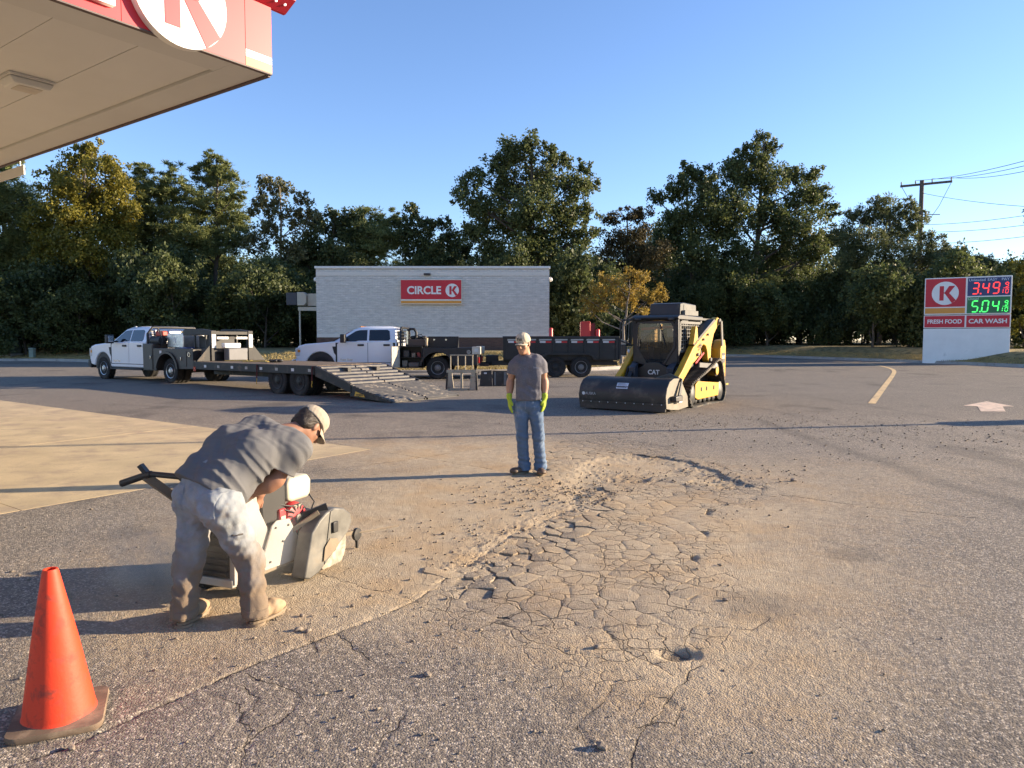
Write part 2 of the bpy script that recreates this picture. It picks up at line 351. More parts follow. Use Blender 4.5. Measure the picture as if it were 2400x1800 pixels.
def lot_height(x, y):
    wx = x + .05 * (fbm(x * 5, y * 5, 3) - .5) + .02 * (fbm(x * 22, y * 22, 4) - .5)
    wy = y + .05 * (fbm(x * 5, y * 5, 13) - .5) + .02 * (fbm(x * 22, y * 22, 14) - .5)
    h = .016 * (fbm(x * .8, y * .8, 21) - .5) + .0065 * (fbm(x * 7, y * 7, 22) - .5) + .006 * (fbm(x * 45, y * 45, 23, 3) - .5)
    crack = np.zeros(x.shape)
    # seam: the dusty slab on the camera-left side stands proud
    pl = np.array(SEAM + TRENCH[1:]); d = seg_dist(wx, wy, [tuple(p) for p in pl])
    side = np.zeros(x.shape)
    xs_at_y = np.interp(wy, pl[:, 1], pl[:, 0]); up = wx < xs_at_y
    reach = sstep(9.4, 7.4, y)
    h += np.where(up, .0042 * sstep(0, .03, d) * np.exp(-d * .5) * reach, 0)
    wj = .004 + .010 * fbm(x * 9, y * 9, 61); g = np.exp(-(d / wj) ** 2) * reach * sstep(1.7, 2.6, y); h -= .006 * g
    # alligator cracking
    def alli(poly, size, depth, s, wdt=.012, fal=.25):
        nonlocal h, crack
        mk = sstep(.10, -fal, poly_sd(wx, wy, poly) + .25 * (fbm(x * 3, y * 3, s + 40) - .5))
        f1, f2, idc = jitter_cells(wx + .04 * (fbm(x * 12, y * 12, s + 2) - .5), wy, size, s)
        e = np.exp(-((f2 - f1) / (wdt * (.4 + 1.3 * fbm(x * 4, y * 4, s + 7)))) ** 2) * np.clip(1.8 * (fbm(x * 2.5, y * 2.5, s + 8) - .18), 0, 1)
        h = h + mk * ((idc - .5) * .010 - depth * e) - mk * .004 * sstep(.05, 0, f2 - f1); crack = np.maximum(crack, e * mk)
    big = G((900, 1500), (1300, 1480), (1700, 1400), (1750, 1560), (1600, 1800), (1200, 1800), (900, 1650))
    # named cracks: only a shallow dip here, the open line itself is drawn from lot_lines
    for i, c in enumerate(CR):
        d = seg_dist(wx, wy, c); h -= .003 * np.exp(-(d / .02) ** 2)
    # loose trench and the pothole
    d = seg_dist(wx, wy, TRENCH) + .12 * (fbm(x * 6, y * 6, 71) - .5)
    h -= .005 * sstep(.12, .03, d)
    sdp = poly_sd(wx, wy, PIT) + .22 * (fbm(x * 5, y * 5, 72) - .5)
    wl = .015 + .38 * sstep(1.45, .75, x); h -= .021 * sstep(.0, -1., sdp / wl) + .014 * sstep(-.1, -.5, sdp)
    sdc = np.maximum(np.minimum(np.minimum(poly_sd(x, y, CHUNKS), poly_sd(x, y, ALLI)), poly_sd(x, y, ALLI2)) + .16 * (fbm(x * 3.1, y * 3.1, 141) - .5) + .01, -poly_sd(x, y, PIT) + .02)
    h = h - .020 * sstep(-.05, -.17, sdc); crack = np.maximum(crack, .8 * sstep(-.10, -.17, sdc))
    sda = poly_sd(x, y, APR); h = h * sstep(-.02, .15, sda) - .012 * sstep(-.01, -.05, sda)
    rough = sstep(.5, 0, seg_dist(x, y, TRENCH + PIT[2:9])) + .6 * sstep(.1, -.2, sdp)
    h += rough * .016 * (fbm(x * 26, y * 26, 74, 3) - .5) + rough * .012 * (fbm(x * 60, y * 60, 75, 2) - .5)
    # little hollow near the camera
    c = at(1588, 1533); r = np.hypot((x - c.x) * .7, y - c.y); h -= .03 * sstep(.10, .02, r + .05 * (fbm(x * 15, y * 15, 77) - .5)); crack = np.maximum(crack, .8 * sstep(.07, .02, r))
    return h, crack, sdp, sdc
def signed_line(x, y, pl):
    best = np.full(x.shape, 1e9); sg = np.ones(x.shape)
    for (x0, y0), (x1, y1) in zip(pl[:-1], pl[1:]):
        dx, dy = x1 - x0, y1 - y0; t = np.clip(((x - x0) * dx + (y - y0) * dy) / (dx * dx + dy * dy + 1e-12), 0, 1); ex, ey = x - x0 - t * dx, y - y0 - t * dy; d = np.hypot(ex, ey); m = d < best
        best = np.where(m, d, best); sg = np.where(m, np.where(dx * ey - dy * ex >= 0, 1., -1.), sg)
    return best * sg
def lot_lines(x, y):
    """signed distance to the nearest crack line, and where it counts"""
    wx = x + .10 * (fbm(x * 4, y * 4, 3) - .5) + .05 * (fbm(x * 15, y * 15, 4) - .5); wy = y + .10 * (fbm(x * 4, y * 4, 13) - .5) + .05 * (fbm(x * 15, y * 15, 14) - .5); best = np.full(x.shape, 9.)
    for i, c in enumerate([SEAM] + CR):
        d = signed_line(wx, wy, c) if i else signed_line(x + .03 * (fbm(x * 9, y * 9, 6) - .5), y, c); best = np.where(np.abs(d) < np.abs(best), d, best)
    return np.clip(best, -.06, .06), sstep(.045, .025, np.abs(best))
def lot_web(x, y):
    r_ = np.minimum(np.minimum(poly_sd(x, y, ALLI), poly_sd(x, y, ALLI2)), poly_sd(x, y, G((980, 1440), (1300, 1440), (1640, 1400), (1720, 1500), (1600, 1740), (1300, 1700), (1100, 1560))) + .35)
    return sstep(.35, -.15, r_ + .5 * (fbm(x * 2.1, y * 2.1, 151) - .5))
def lot_attr(x, y):
    c = at(1250, 1230); d1 = np.hypot((x - c.x) / 3.1, (y - c.y) / 3.0)
    dust = .95 * sstep(1.5, .2, d1) + .35 * fbm(x * .5, y * .5, 31) - .05
    c = at(1750, 1120); dust += .30 * sstep(1.2, .1, np.hypot((x - c.x) / 4.0, (y - c.y) / 2.6))
    c = at(700, 1300); dust += .25 * sstep(1.2, .1, np.hypot((x - c.x) / 1.8, (y - c.y) / 2.0))
    c = at(1650, 1600); dust += .30 * sstep(1.2, .1, np.hypot((x - c.x) / 1.1, (y - c.y) / 1.1))
    c = at(1040, 1055); dust += .55 * sstep(1.25, .2, np.hypot((x - c.x) / 3.0, (y - c.y) / 1.7))
    pl = np.array(SEAM); below = x > np.interp(y, pl[:, 1], pl[:, 0])
    dust -= np.where(below, .38 * sstep(6.0, 3.2, y) * sstep(.9, -.6, x), 0)
    dust -= .35 * sstep(11.5, 16, y) - .0 ; dust -= .12 * sstep(2.5, 6, x) * sstep(7, 4, y)
    dust = dust - .16 * sstep(1.2, 3.2, x) * sstep(10, 6, y) - .10 * sstep(5.2, 3.0, y)
    for q_, dd in ((ALLI, .22), (CHUNKS, .30)): dust = dust - dd * sstep(.3, -.2, poly_sd(x, y, q_))
    dust = np.clip(dust, .04, 1) * (.8 + .4 * fbm(x * 2.2, y * 2.2, 33))
    st = .55 * np.exp(-(seg_dist(x, y, DARKBAND) / .16) ** 2) * (.5 + fbm(x * 3, y * 3, 34))
    st += .5 * sstep(.62, .8, fbm(x * .9, y * .6, 35)) * sstep(.0, .3, .6 - dust)
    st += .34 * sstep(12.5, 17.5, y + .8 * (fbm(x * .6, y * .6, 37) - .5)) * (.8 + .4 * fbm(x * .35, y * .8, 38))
    for k, (a, c, e) in enumerate((((1500, 880), (1900, 930), (2400, 1010)), ((1450, 905), (1800, 960), (2300, 1060)), ((300, 930), (900, 960), (1300, 985)), ((200, 945), (860, 975), (1250, 1000)))):
        st = st + .30 * np.exp(-(seg_dist(x, y, G(a, c, e)) / .13) ** 2) * (.3 + fbm(x * 2, y * 2, 90 + k))
    for px, py, r_ in ((1900, 900, .5), (1700, 880, .7), (1300, 930, .6), (2200, 900, .5), (900, 950, .6), (1100, 905, .4), (2000, 1300, .25), (1800, 1420, .4), (300, 1250, .3)):
        c = at(px, py); st = st + .45 * sstep(1, .3, np.hypot(x - c.x, y - c.y) / r_ + .8 * (fbm(x * 4, y * 4, 95) - .5))
    return dust, np.clip(st, 0, 1)

NR, NC = 600, 680
yr = 1.55 * (17.2 / 1.55) ** (np.arange(NR) / (NR - 1.0)); sc = np.linspace(-1, 1, NC)
half = yr * .74 + .35
GX = sc[None, :] * half[:, None]; GY = np.repeat(yr[:, None], NC, 1)
H_, CRK, SDP, SDC = lot_height(GX, GY)
edge = sstep(1.0, .94, np.abs(sc))[None, :] * sstep(17.2, 15.5, GY) * sstep(1.55, 1.8, GY)
GZ = gz(GY) + H_ * edge
DU, ST = lot_attr(GX, GY)
DU = np.clip(DU + .5 * sstep(0, -.2, SDP), 0, 1)
V = [np.stack([GX, GY, GZ], -1).reshape(-1, 3)]; AT = [np.stack([DU, ST, CRK * edge, lot_web(GX, GY), *lot_lines(GX, GY)], -1).reshape(-1, 6)]
def gridF(nr, nc, off): 
    i = (np.arange(nr - 1)[:, None] * nc + np.arange(nc - 1)[None, :]).ravel() + off
    return np.stack([i, i + 1, i + nc + 1, i + nc], -1)
Fs = [gridF(NR, NC, 0)]; off = NR * NC
def patch(X, Y):
    global off
    Z = gz(Y); d, s = lot_attr(X, Y)
    V.append(np.stack([X, Y, Z], -1).reshape(-1, 3)); AT.append(np.stack([d, s, d * 0, d * 0, d * 0 + .06, d * 0], -1).reshape(-1, 6)); Fs.append(gridF(X.shape[0], X.shape[1], off)); off += X.size
rows = np.r_[np.arange(0, NR, 8), NR - 1] if (NR - 1) % 8 else np.arange(0, NR, 8)
tt = np.linspace(0, 1, 60) ** 2.0
for sgn in (-1, 1):                        # sides of the detailed patch
    e = sgn * half[:, None]; X = e + (sgn * 75 - e) * tt[None, :]; patch(X[rows], np.repeat(yr[rows][:, None], 60, 1))
xf = np.linspace(-75, 75, 260); 
X, Y = np.meshgrid(xf, np.r_[np.linspace(-40, -3, 14), np.linspace(-2.6, 1.55, 20)]); patch(X, Y)
xf = np.unique(np.r_[np.linspace(-75, 30.4, 420)]); te = np.linspace(0, 1, 110)[:, None]
X = np.repeat(xf[None, :], 110, 0); Y = 17.2 + te * (np.maximum(ky(xf), 17.3)[None, :] + .0 - 17.2); patch(X, Y)
lot = np_mesh('parking_lot', np.concatenate(V), np.concatenate(Fs), ASPH, None, 180)
A = np.concatenate(AT)
for i, nm in enumerate(('dust', 'stain_and_band', 'crack', 'web', 'line_distance', 'line_mask')):
    a = lot.data.attributes.new(nm, 'FLOAT', 'POINT'); a.data.foreach_set('value', A[:, i].astype(np.float32))
tag(lot, 'dusty cracked asphalt lot with a long pothole trench', None, None, 'structure')

def lot_z(x, y):                           # height of the built lot near the camera
    h, *_ = lot_height(np.array([float(x)]), np.array([float(y)])); return gz(y) + (float(h[0]) if 1.7 < y < 15 else 0)

# broken pieces of asphalt: every cell of the cracked field is a piece of its own
def clip_poly(poly, nx, ny, c):            # keep nx*x+ny*y<=c
    out = []
    for a, b in zip(poly, poly[1:] + poly[:1]):
        da, db = nx * a[0] + ny * a[1] - c, nx * b[0] + ny * b[1] - c
        if da <= 0: out.append(a)
        if da * db < 0: t = da / (da - db); out.append((a[0] + t * (b[0] - a[0]), a[1] + t * (b[1] - a[1])))
    return out
rr = random.Random(5); allp = CHUNKS + ALLI + ALLI2
g_ = np.random.default_rng(3); cand = np.stack([g_.uniform(min(p[0] for p in allp), max(p[0] for p in allp), 30000), g_.uniform(min(p[1] for p in allp), max(p[1] for p in allp), 30000)], -1)
def region(x, y): return np.minimum(np.minimum(poly_sd(x, y, CHUNKS), poly_sd(x, y, ALLI)), poly_sd(x, y, ALLI2)) + .16 * (fbm(x * 3.1, y * 3.1, 141) - .5)
sC = poly_sd(cand[:, 0], cand[:, 1], CHUNKS); sR = region(cand[:, 0], cand[:, 1]); sP = poly_sd(cand[:, 0], cand[:, 1], PIT); ok = (sR < .14) & (sP > -.06)
cand, sC, sR, sP = cand[ok], sC[ok], sR[ok], sP[ok]; seeds = np.zeros((0, 2)); keep = []; szn = .15 + .15 * sstep(.35, .7, fbm(cand[:, 0] * 2.2, cand[:, 1] * 2.2, 142))
for i, p in enumerate(cand):
    s_ = (.085 + .06 * rr.random()) if sC[i] < .02 else szn[i] * (.8 + .4 * rr.random())
    if len(seeds) == 0 or ((seeds - p) ** 2).sum(1).min() > s_ ** 2: seeds = np.vstack([seeds, p]); keep.append(i)
npiece = 0
for n_, i in enumerate(keep):
    if sR[i] > -.03 or sP[i] < .02 or npiece >= 298: continue
    p = cand[i]; poly = [(p[0] - .24, p[1] - .24), (p[0] + .24, p[1] - .24), (p[0] + .24, p[1] + .24), (p[0] - .24, p[1] + .24)]; tight = sC[i] < .02
    for j, q in enumerate(seeds):
        nx, ny = q - p; l = math.hypot(nx, ny)
        if l < 1e-6 or l > .6: continue
        hsh = (math.sin((p[0] + q[0]) * 127.1 + (p[1] + q[1]) * 311.7) * 43758.5453) % 1.0
        gap = (.003 + .0055 * hsh) if tight else (.0002 if hsh < .45 else .0006 + .0016 * (hsh - .45) / .55)
        nx /= l; ny /= l; poly = clip_poly(poly, nx, ny, nx * (p[0] + q[0]) / 2 + ny * (p[1] + q[1]) / 2 - gap)
    if len(poly) < 3: continue
    q = []                                  # broken, uneven edges
    for a, b in zip(poly, poly[1:] + poly[:1]):
        l = math.hypot(b[0] - a[0], b[1] - a[1]); nx, ny = (b[1] - a[1]) / (l + 1e-9), -(b[0] - a[0]) / (l + 1e-9); q.append((a[0] * .96 + b[0] * .04, a[1] * .96 + b[1] * .04))
        if l >= .05:
            for f in (.3, .55, .8):
                mx_, my_ = a[0] + (b[0] - a[0]) * f, a[1] + (b[1] - a[1]) * f; e = .09 * l * (float(vnoise(np.array([mx_ * 30]), np.array([my_ * 30]), 8)[0]) - .5) * (1 if nx + .3 * ny > 0 else -1); q.append((mx_ + nx * e, my_ + ny * e))
    npiece += 1
    bx, by = (rr.uniform(-.07, .07), rr.uniform(-.07, .07)) if tight else (rr.uniform(-.003, .003), rr.uniform(-.003, .003)); zt = rr.uniform(-.013, .003) if tight else rr.uniform(-.0007, .0007); mb = MB()
    def ring(s, z, ti=1): return [(p[0] + (a - p[0]) * s, p[1] + (b - p[1]) * s, gz(b) + z + ti * ((a - p[0]) * bx + (b - p[1]) * by)) for a, b in q]
    mb.ringloft([ring(1.0, -.05, 0), ring(1, zt - (.005 if tight else .0012)), ring(.975, zt - (.001 if tight else .0003)), ring(.6, zt + (.001 if tight else .0))])
    xy = np.array([v[:2] for v in mb.v]); un = .016 * (fbm(xy[:, 0] * .8, xy[:, 1] * .8, 21) - .5) + .0065 * (fbm(xy[:, 0] * 7, xy[:, 1] * 7, 22) - .5); mb.v = [(v[0], v[1], v[2] + float(u_)) for v, u_ in zip(mb.v, un)]
    o = mb.build('asphalt_chunk', ASPH, lot, 22); co = np.array([v.co for v in o.data.vertices]); dv, sv = lot_attr(co[:, 0], co[:, 1])
    low = co[:, 2] - gz(co[:, 1]) < zt - .022
    for nm, vals in (('dust', np.clip(dv + rr.uniform(-.07, .07), 0, 1)), ('stain_and_band', np.clip(sv + rr.uniform(0, .07), 0, 1)), ('crack', np.where(low, .9, 0.)), ('web', lot_web(co[:, 0], co[:, 1]) * (.25 if tight else .9)), ('line_distance', lot_lines(co[:, 0], co[:, 1])[0]), ('line_mask', lot_lines(co[:, 0], co[:, 1])[1] * 0)):
        at_ = o.data.attributes.new(nm, 'FLOAT', 'POINT'); at_.data.foreach_set('value', vals.astype(np.float32))
print('PIECES', npiece)

# ------------------------------------------------------------------ kerb with gutter
def sweep(name, prof, pts, mat, parent=None, zf=None):
    rings = []
    P = [Vector((a, b)) for a, b in pts]
    for i, p in enumerate(P):
        d = (P[min(i + 1, len(P) - 1)] - P[max(i - 1, 0)]).normalized(); n = Vector((-d.y, d.x))
        rings.append([(p.x + n.x * o, p.y + n.y * o, (zf(p.x, p.y) if zf else gz(p.y)) + z) for o, z in prof])
    return MB().ringloft(rings, close=True).build(name, mat, parent, 40)
CONC = M('kerb_concrete', (.36, .325, .28), .9, var=.22, vs_=1.5, bump=.004, bs=60, dust=((.20, .175, .15), .5, 3.))
kerb = sweep('kerb', [(-.42, -.1), (-.42, .006), (-.02, .012), (.02, .135), (.05, .15), (.17, .15), (.17, -.1)], KC, CONC)
tag(kerb, 'worn concrete kerb with gutter around the back of the lot', None, None, 'structure')

# ------------------------------------------------------------------ grass bank and forest floor
def bank_z(x, y):                          # height behind the kerb
    d = y - ky(x); return SLOPE * np.minimum(y, 70) + .145 + .62 * sstep(.5, 8.5, d) + .10 * sstep(.3, 3, d) * (fbm(x * .35, y * .35, 51) - .5)
xb = np.linspace(-90, 44, 540); tb = np.r_[0, .05, .12, .25, .5, 1, 1.6, 2.4, 3.3, 4.3, 5.5, 7, 9, 12, 16, 22, 30, 45, 80, 160]
nbx = []
X = np.repeat(xb[None, :], len(tb), 0); Y = ky(xb)[None, :] + .16 + tb[:, None]
Z = bank_z(X, Y) - .02 * (tb[:, None] == 0)
DRY = bpy.data.materials.new('dry_grass_ground'); DRY.use_nodes = True
nt = DRY.node_tree; N = nt.nodes; L = nt.links; b = N['Principled BSDF']; tc = N.new('ShaderNodeTexCoord')
def _n(s, d=6):
    n = N.new('ShaderNodeTexNoise'); n.inputs['Scale'].default_value = s; n.inputs['Detail'].default_value = d; L.new(tc.outputs['Object'], n.inputs[0]); return n.outputs[0]
cr = N.new('ShaderNodeValToRGB'); e = cr.color_ramp.elements; e[0].position = .3; e[0].color = (.085, .075, .03, 1); e[1].position = .72; e[1].color = (.36, .27, .115, 1); q = e.new(.5); q.color = (.24, .185, .075, 1)
L.new(_n(3.), cr.inputs[0]); L.new(cr.outputs[0], b.inputs['Base Color']); b.inputs['Roughness'].default_value = 1
bp = N.new('ShaderNodeBump'); bp.inputs['Distance'].default_value = .05; L.new(_n(30.), bp.inputs['Height']); L.new(bp.outputs[0], b.inputs['Normal'])
bank = np_mesh('grass_bank', np.stack([X, Y, Z], -1).reshape(-1, 3), gridF(len(tb), len(xb), 0), DRY, None, 180)
tag(bank, 'dry grassy bank behind the kerb running back under the trees', None, None, 'structure')
# a wide sheet to the horizon beneath everything
far = MB().add([(-600, -300, -.35), (600, -300, -.35), (600, 900, .2), (-600, 900, .2)], [(0, 1, 2, 3)]).build('ground', DRY)
tag(far, 'flat country around the lot', None, None, 'structure')
# short blades of dry grass
def grass(n, xr, dr, seed, hgt=(.05, .13)):
    g = np.random.default_rng(seed); x = g.uniform(*xr, n); y = ky(x) + .2 + g.uniform(*dr, n)
    keep = fbm(x * 1.3, y * 1.3, 81) > .33; x, y = x[keep], y[keep]; n = len(x); z = bank_z(x, y) - .01
    a = g.uniform(0, 6.283, n); h = g.uniform(*hgt, n); wd = g.uniform(.008, .018, n); lx, ly = g.normal(0, .05, (2, n))
    p0 = np.stack([x - np.cos(a) * wd, y - np.sin(a) * wd, z], -1); p1 = np.stack([x + np.cos(a) * wd, y + np.sin(a) * wd, z], -1); p2 = np.stack([x + lx, y + ly, z + h], -1)
    return np.stack([p0, p1, p2], 1).reshape(-1, 3)
GV = np.concatenate([grass(42000, (-12, 12), (0, 7), 1), grass(26000, (-45, -12), (0, 6), 2), grass(22000, (12, 30), (0, 4), 3)])
GM = M('dry_grass', (.35, .27, .11), 1, var=.4, vs_=1.2)
gr = np_mesh('grass', GV, np.arange(len(GV)).reshape(-1, 3), GM)
tag(gr, 'short dry straw coloured grass on the bank', 'grass', None, 'stuff')

# ------------------------------------------------------------------ concrete apron of the pumps
UA, VA = R(144.5), R(234.5); UU = Vector((math.cos(UA), math.sin(UA), 0)); VV = Vector((math.cos(VA), math.sin(VA), 0))
ac = at(868, 1053)
APM = M('apron_concrete', (.50, .385, .22), .92, var=.16, vs_=1.2, bump=.003, bs=70, dust=((.36, .27, .175), .55, 2.2), speck=((.25, .2, .15), .07, 60.))
apron = bpy.data.objects.new('concrete_apron', None); COL.objects.link(apron); tag(apron, 'pale tan concrete apron by the pump canopy', None, None, 'structure')
for i in range(7):
    for j in range(4):
        a0, a1, b0, b1 = i * 4.6, i * 4.6 + 4.59, j * 4.6, j * 4.6 + 4.59
        c = [ac + UU * a + VV * d for a, d in ((a0, b0), (a1, b0), (a1, b1), (a0, b1))]
        mb = MB(); top = [(p.x, p.y, gz(p.y) + .0025 + .001 * ((i + j) % 2)) for p in c]; bot = [(p.x, p.y, gz(p.y) - .05) for p in c]
        mb.ringloft([bot, top]); mb.build('slab', APM, apron)

# ------------------------------------------------------------------ painted markings
YP = M('yellow_road_paint', (.60, .42, .20), .85, var=.15, vs_=4, dust=((.20, .165, .135), .52, 5.), bump=.002, bs=80)
LP = chaikin(G((2043, 946), (2070, 910), (2094, 878), (2097, 868), (2080, 861), (2048, 855), (2000, 850), (1960, 848)), 2)
mb = MB(); prev = None
for i, p in enumerate(LP):
    a = Vector(LP[max(i - 1, 0)]); c = Vector(LP[min(i + 1, len(LP) - 1)]); d = (c - a).normalized(); n = Vector((-d.y, d.x)) * .085
    mb.v += [(p[0] + n.x, p[1] + n.y, gz(p[1]) + .006), (p[0] - n.x, p[1] - n.y, gz(p[1]) + .006)]
    if i: mb.f.append((2 * i - 2, 2 * i - 1, 2 * i + 1, 2 * i))
tag(mb.build('road_line', YP), 'faded yellow line curving across the far right asphalt', None, None, 'structure')
AP = M('faded_arrow_paint', (.62, .46, .34), .85, var=.15, vs_=4, dust=((.22, .18, .15), .5, 5.), bump=.002, bs=80)
mb = MB(); hd = G((2258, 951), (2312, 941), (2378, 953), (2350, 953), (2357, 965), (2299, 965), (2291, 953))
mb.add([(a, c, gz(c) + .006) for a, c in hd], [(0, 1, 2, 3, 6), (3, 4, 5, 6)])
tag(mb.build('painted_arrow', AP), 'faded salmon painted arrow on the asphalt at right', None, None, 'structure')
# ------------------------------------------------------------------ pump canopy
RED = M('sign_red', (.58, .025, .04), .45, var=.06, vs_=1.2, spec=.4)
WHT = M('sign_white', (.80, .78, .74), .4, var=.05, vs_=2)
ORG = M('sign_orange', (.72, .30, .045), .45, var=.06, vs_=2)
SOF = M('soffit_white', (.66, .66, .66), .55, var=.04, vs_=.8, dust=((.57, .56, .55), .22, 1.2))
SOFB = M('soffit_border', (.60, .60, .60), .55, var=.06, vs_=.8)
GREYM = M('grey_metal', (.35, .35, .35), .45, metal=.6)
ZC = 4.62
d_ = ray(634, 174); t_ = (ZC - CAM_H) / d_.z; cc = Vector((d_.x * t_, d_.y * t_, ZC))
can = thing('canopy', 'red and white gas station canopy corner overhead with white soffit', 'canopy', cc, UA)
LU, LV = 15.0, 20.0
for j in range(25):                         # soffit planks run along the long axis
    y0 = .42 + j * .78; MB().mm(.42, LU - .1, y0 + .003, y0 + .775, .03 + .002 * (j % 2), .07).build('soffit_panel', SOF, can)
MB().mm(.022, LU, .022, .415, -.001, .06).build('soffit_border', SOFB, can)
MB().mm(.022, .415, .418, LV, -.001, .06).build('soffit_border', SOFB, can)
MB().mm(.05, LU, .05, LV, .10, .9).build('deck', SOF, can)
# fascia panels on the face with the disc
ys = [.327, 1.62, 3.5, 5.4, 7.3, 9.2, 11.1, 13, 14.9, 16.8, LV]
for a, b_ in zip(ys[:-1], ys[1:]): MB().mm(-.03, .02, a + .003, b_ - .003, 0, .70).build('fascia_panel', RED, can)
MB().mm(-.03, .02, 0, .324, .166, .70).build('fascia_panel', RED, can)
MB().mm(-.03, .02, 0, .324, .092, .165).build('white_stripe', WHT, can)
MB().mm(-.03, .02, 0, .324, 0, .091).build('orange_stripe', ORG, can)
for a in range(8): MB().mm(.023 + a * 1.9, .02 + (a + 1) * 1.9, -.005, .02, 0.001, .70).build('fascia_panel', RED, can)
TRIM = M('fascia_trim', (.10, .07, .07), .6)
MB().mm(-.032, .021, .0, LV, -.018, -.002).build('bottom_trim', TRIM, can); MB().mm(.03, LU, -.02, .021, -.022, -.002).build('bottom_trim', TRIM, can)
DRED = M('eyebrow_red', (.36, .012, .03), .4)
eb = MB().prism([(-.2, .80), (-.2, .90), (.02, .95), (.02, .702), (-.02, .702)], -.2, LV, 'y').build('eyebrow', DRED, can)
LED = M('led_lens', (.9, .9, .88), .3, emit=((1, .95, .85), .4))
for j in range(40): MB().ell((-.115, -.12 + j * .115, .757), (.016, .016, .016), 5).build('bulb', LED, eb, 180)
# disc with the letter K
def disc(r, n=48): return [(r * math.cos(2 * math.pi * i / n), r * math.sin(2 * math.pi * i / n)) for i in range(n)]
dk = MB().prism([(a + 1.08, b_ + .40) for a, b_ in disc(.482)], -.115, -.031, 'x').build('disc_sign', WHT, can, 40)
def letter_k(mb, cx, cz, r, x0, x1):        # K whose lower leg runs out through the rim; right hand = -y
    mir = lambda P: [(cx - a * r, cz + b_ * r) for a, b_ in P]
    mb.prism(mir([(-.36, -.64), (-.04, -.64), (-.04, .64), (-.36, .64)]), x0, x1, 'x')
    mb.prism(mir([(-.035, -.02), (.36, .64), (.78, .64), (.36, .02), (.84, -.56), (.52, -.86), (-.035, .10)]), x0, x1, 'x')
letter_k(mb := MB(), 1.08, .40, .482, -.120, -.1155); mb.build('letter_k', RED, dk)
me = text_mesh('CIRCLE', .86, .03, .03, 'RIGHT'); o = link('lettering', me, WHT, can); o.location = (-.06, 1.70, .37); o.rotation_euler = (R(90), 0, R(-90))
# recessed lamp in the soffit and a blank hanging sign
lp = MB().mm(2.28, 2.66, 1.22, 1.68, .005, .028).build('light_plate', SOFB, can)
lf = MB().prism([(1.26, -.075), (1.62, -.075), (1.66, -.01), (1.66, .004), (1.22, .004), (1.22, -.01)], 2.32, 2.62, 'x').build('light_fixture', SOF, can, None, .015)
MB().mm(2.36, 2.58, 1.32, 1.56, -.082, -.0755).build('lens', M('lamp_lens', (.55, .5, .42), .3), lf)
hs = MB().mm(6.35, 7.75, .00, .02, -.26, -.11).build('hanging_plate', SOF, can)
for x in (6.5, 7.6): MB().cyl((x, .01, -.11), (x, .01, .0), .008, 6).build('hook', GREYM, hs)
CPY = M('column_white', (.7, .68, .64), .5)
for (x, y) in ((5.5, 5.0), (5.5, 14.0), (12.5, 5.0), (12.5, 14)): 
    o = MB().mm(x - .2, x + .2, y - .2, y + .2, -ZC + .02, .1).build('column', CPY, can, None, .02)

# ------------------------------------------------------------------ car wash building
BY = 41.0; bl, br_ = pt(743, 800, BY).x, pt(1287, 800, BY).x; bz = pt(1000, 820, BY).z; BW = br_ - bl; BH = pt(1000, 624, BY).z - bz
def brick_mat(name, c1, c2, mortar, sc, bmp, ms=.012, bw=.5, rh=.25, rough=.8):
    m = bpy.data.materials.new(name); m.use_nodes = True; nt = m.node_tree; N = nt.nodes; L = nt.links; b = N['Principled BSDF']; b.inputs['Roughness'].default_value = rough
    tc = N.new('ShaderNodeTexCoord'); sx = N.new('ShaderNodeSeparateXYZ'); L.new(tc.outputs['Object'], sx.inputs[0])
    cb = N.new('ShaderNodeCombineXYZ'); ad = N.new('ShaderNodeMath'); L.new(sx.outputs[0], ad.inputs[0]); L.new(sx.outputs[1], ad.inputs[1]); L.new(ad.outputs[0], cb.inputs[0]); L.new(sx.outputs[2], cb.inputs[1])
    br = N.new('ShaderNodeTexBrick'); L.new(cb.outputs[0], br.inputs['Vector']); br.inputs['Color1'].default_value = (*c1, 1); br.inputs['Color2'].default_value = (*c2, 1); br.inputs['Mortar'].default_value = (*mortar, 1)
    br.inputs['Scale'].default_value = sc; br.inputs['Mortar Size'].default_value = ms; br.inputs['Brick Width'].default_value = bw; br.inputs['Row Height'].default_value = rh; br.inputs['Mortar Smooth'].default_value = .3
    n = N.new('ShaderNodeTexNoise'); mp = N.new('ShaderNodeMapping'); mp.inputs['Scale'].default_value = (.9, .9, 3.2); L.new(tc.outputs['Object'], mp.inputs[0]); L.new(mp.outputs[0], n.inputs[0]); n.inputs['Scale'].default_value = 2.4; n.inputs['Detail'].default_value = 7; n.inputs['Roughness'].default_value = .7
    mx = N.new('ShaderNodeMix'); mx.data_type = 'RGBA'; mx.blend_type = 'MULTIPLY'; mx.inputs[0].default_value = 1
    r = N.new('ShaderNodeMapRange'); r.inputs[1].default_value = .3; r.inputs[2].default_value = .7; r.inputs[3].default_value = .72; r.inputs[4].default_value = 1.1; L.new(n.outputs[0], r.inputs[0])
    L.new(br.outputs[0], mx.inputs[6]); L.new(r.outputs[0], mx.inputs[7]); L.new(mx.outputs[2], b.inputs['Base Color'])
    su = N.new('ShaderNodeMath'); su.operation = 'MULTIPLY_ADD'; su.inputs[1].default_value = 1.6; L.new(n.outputs[0], su.inputs[0])
    iv = N.new('ShaderNodeMath'); iv.operation = 'SUBTRACT'; iv.inputs[0].default_value = 1; L.new(br.outputs['Fac'], iv.inputs[1]); L.new(iv.outputs[0], su.inputs[2])
    bp = N.new('ShaderNodeBump'); bp.inputs['Distance'].default_value = bmp; L.new(su.outputs[0], bp.inputs['Height']); L.new(bp.outputs[0], b.inputs['Normal']); return m
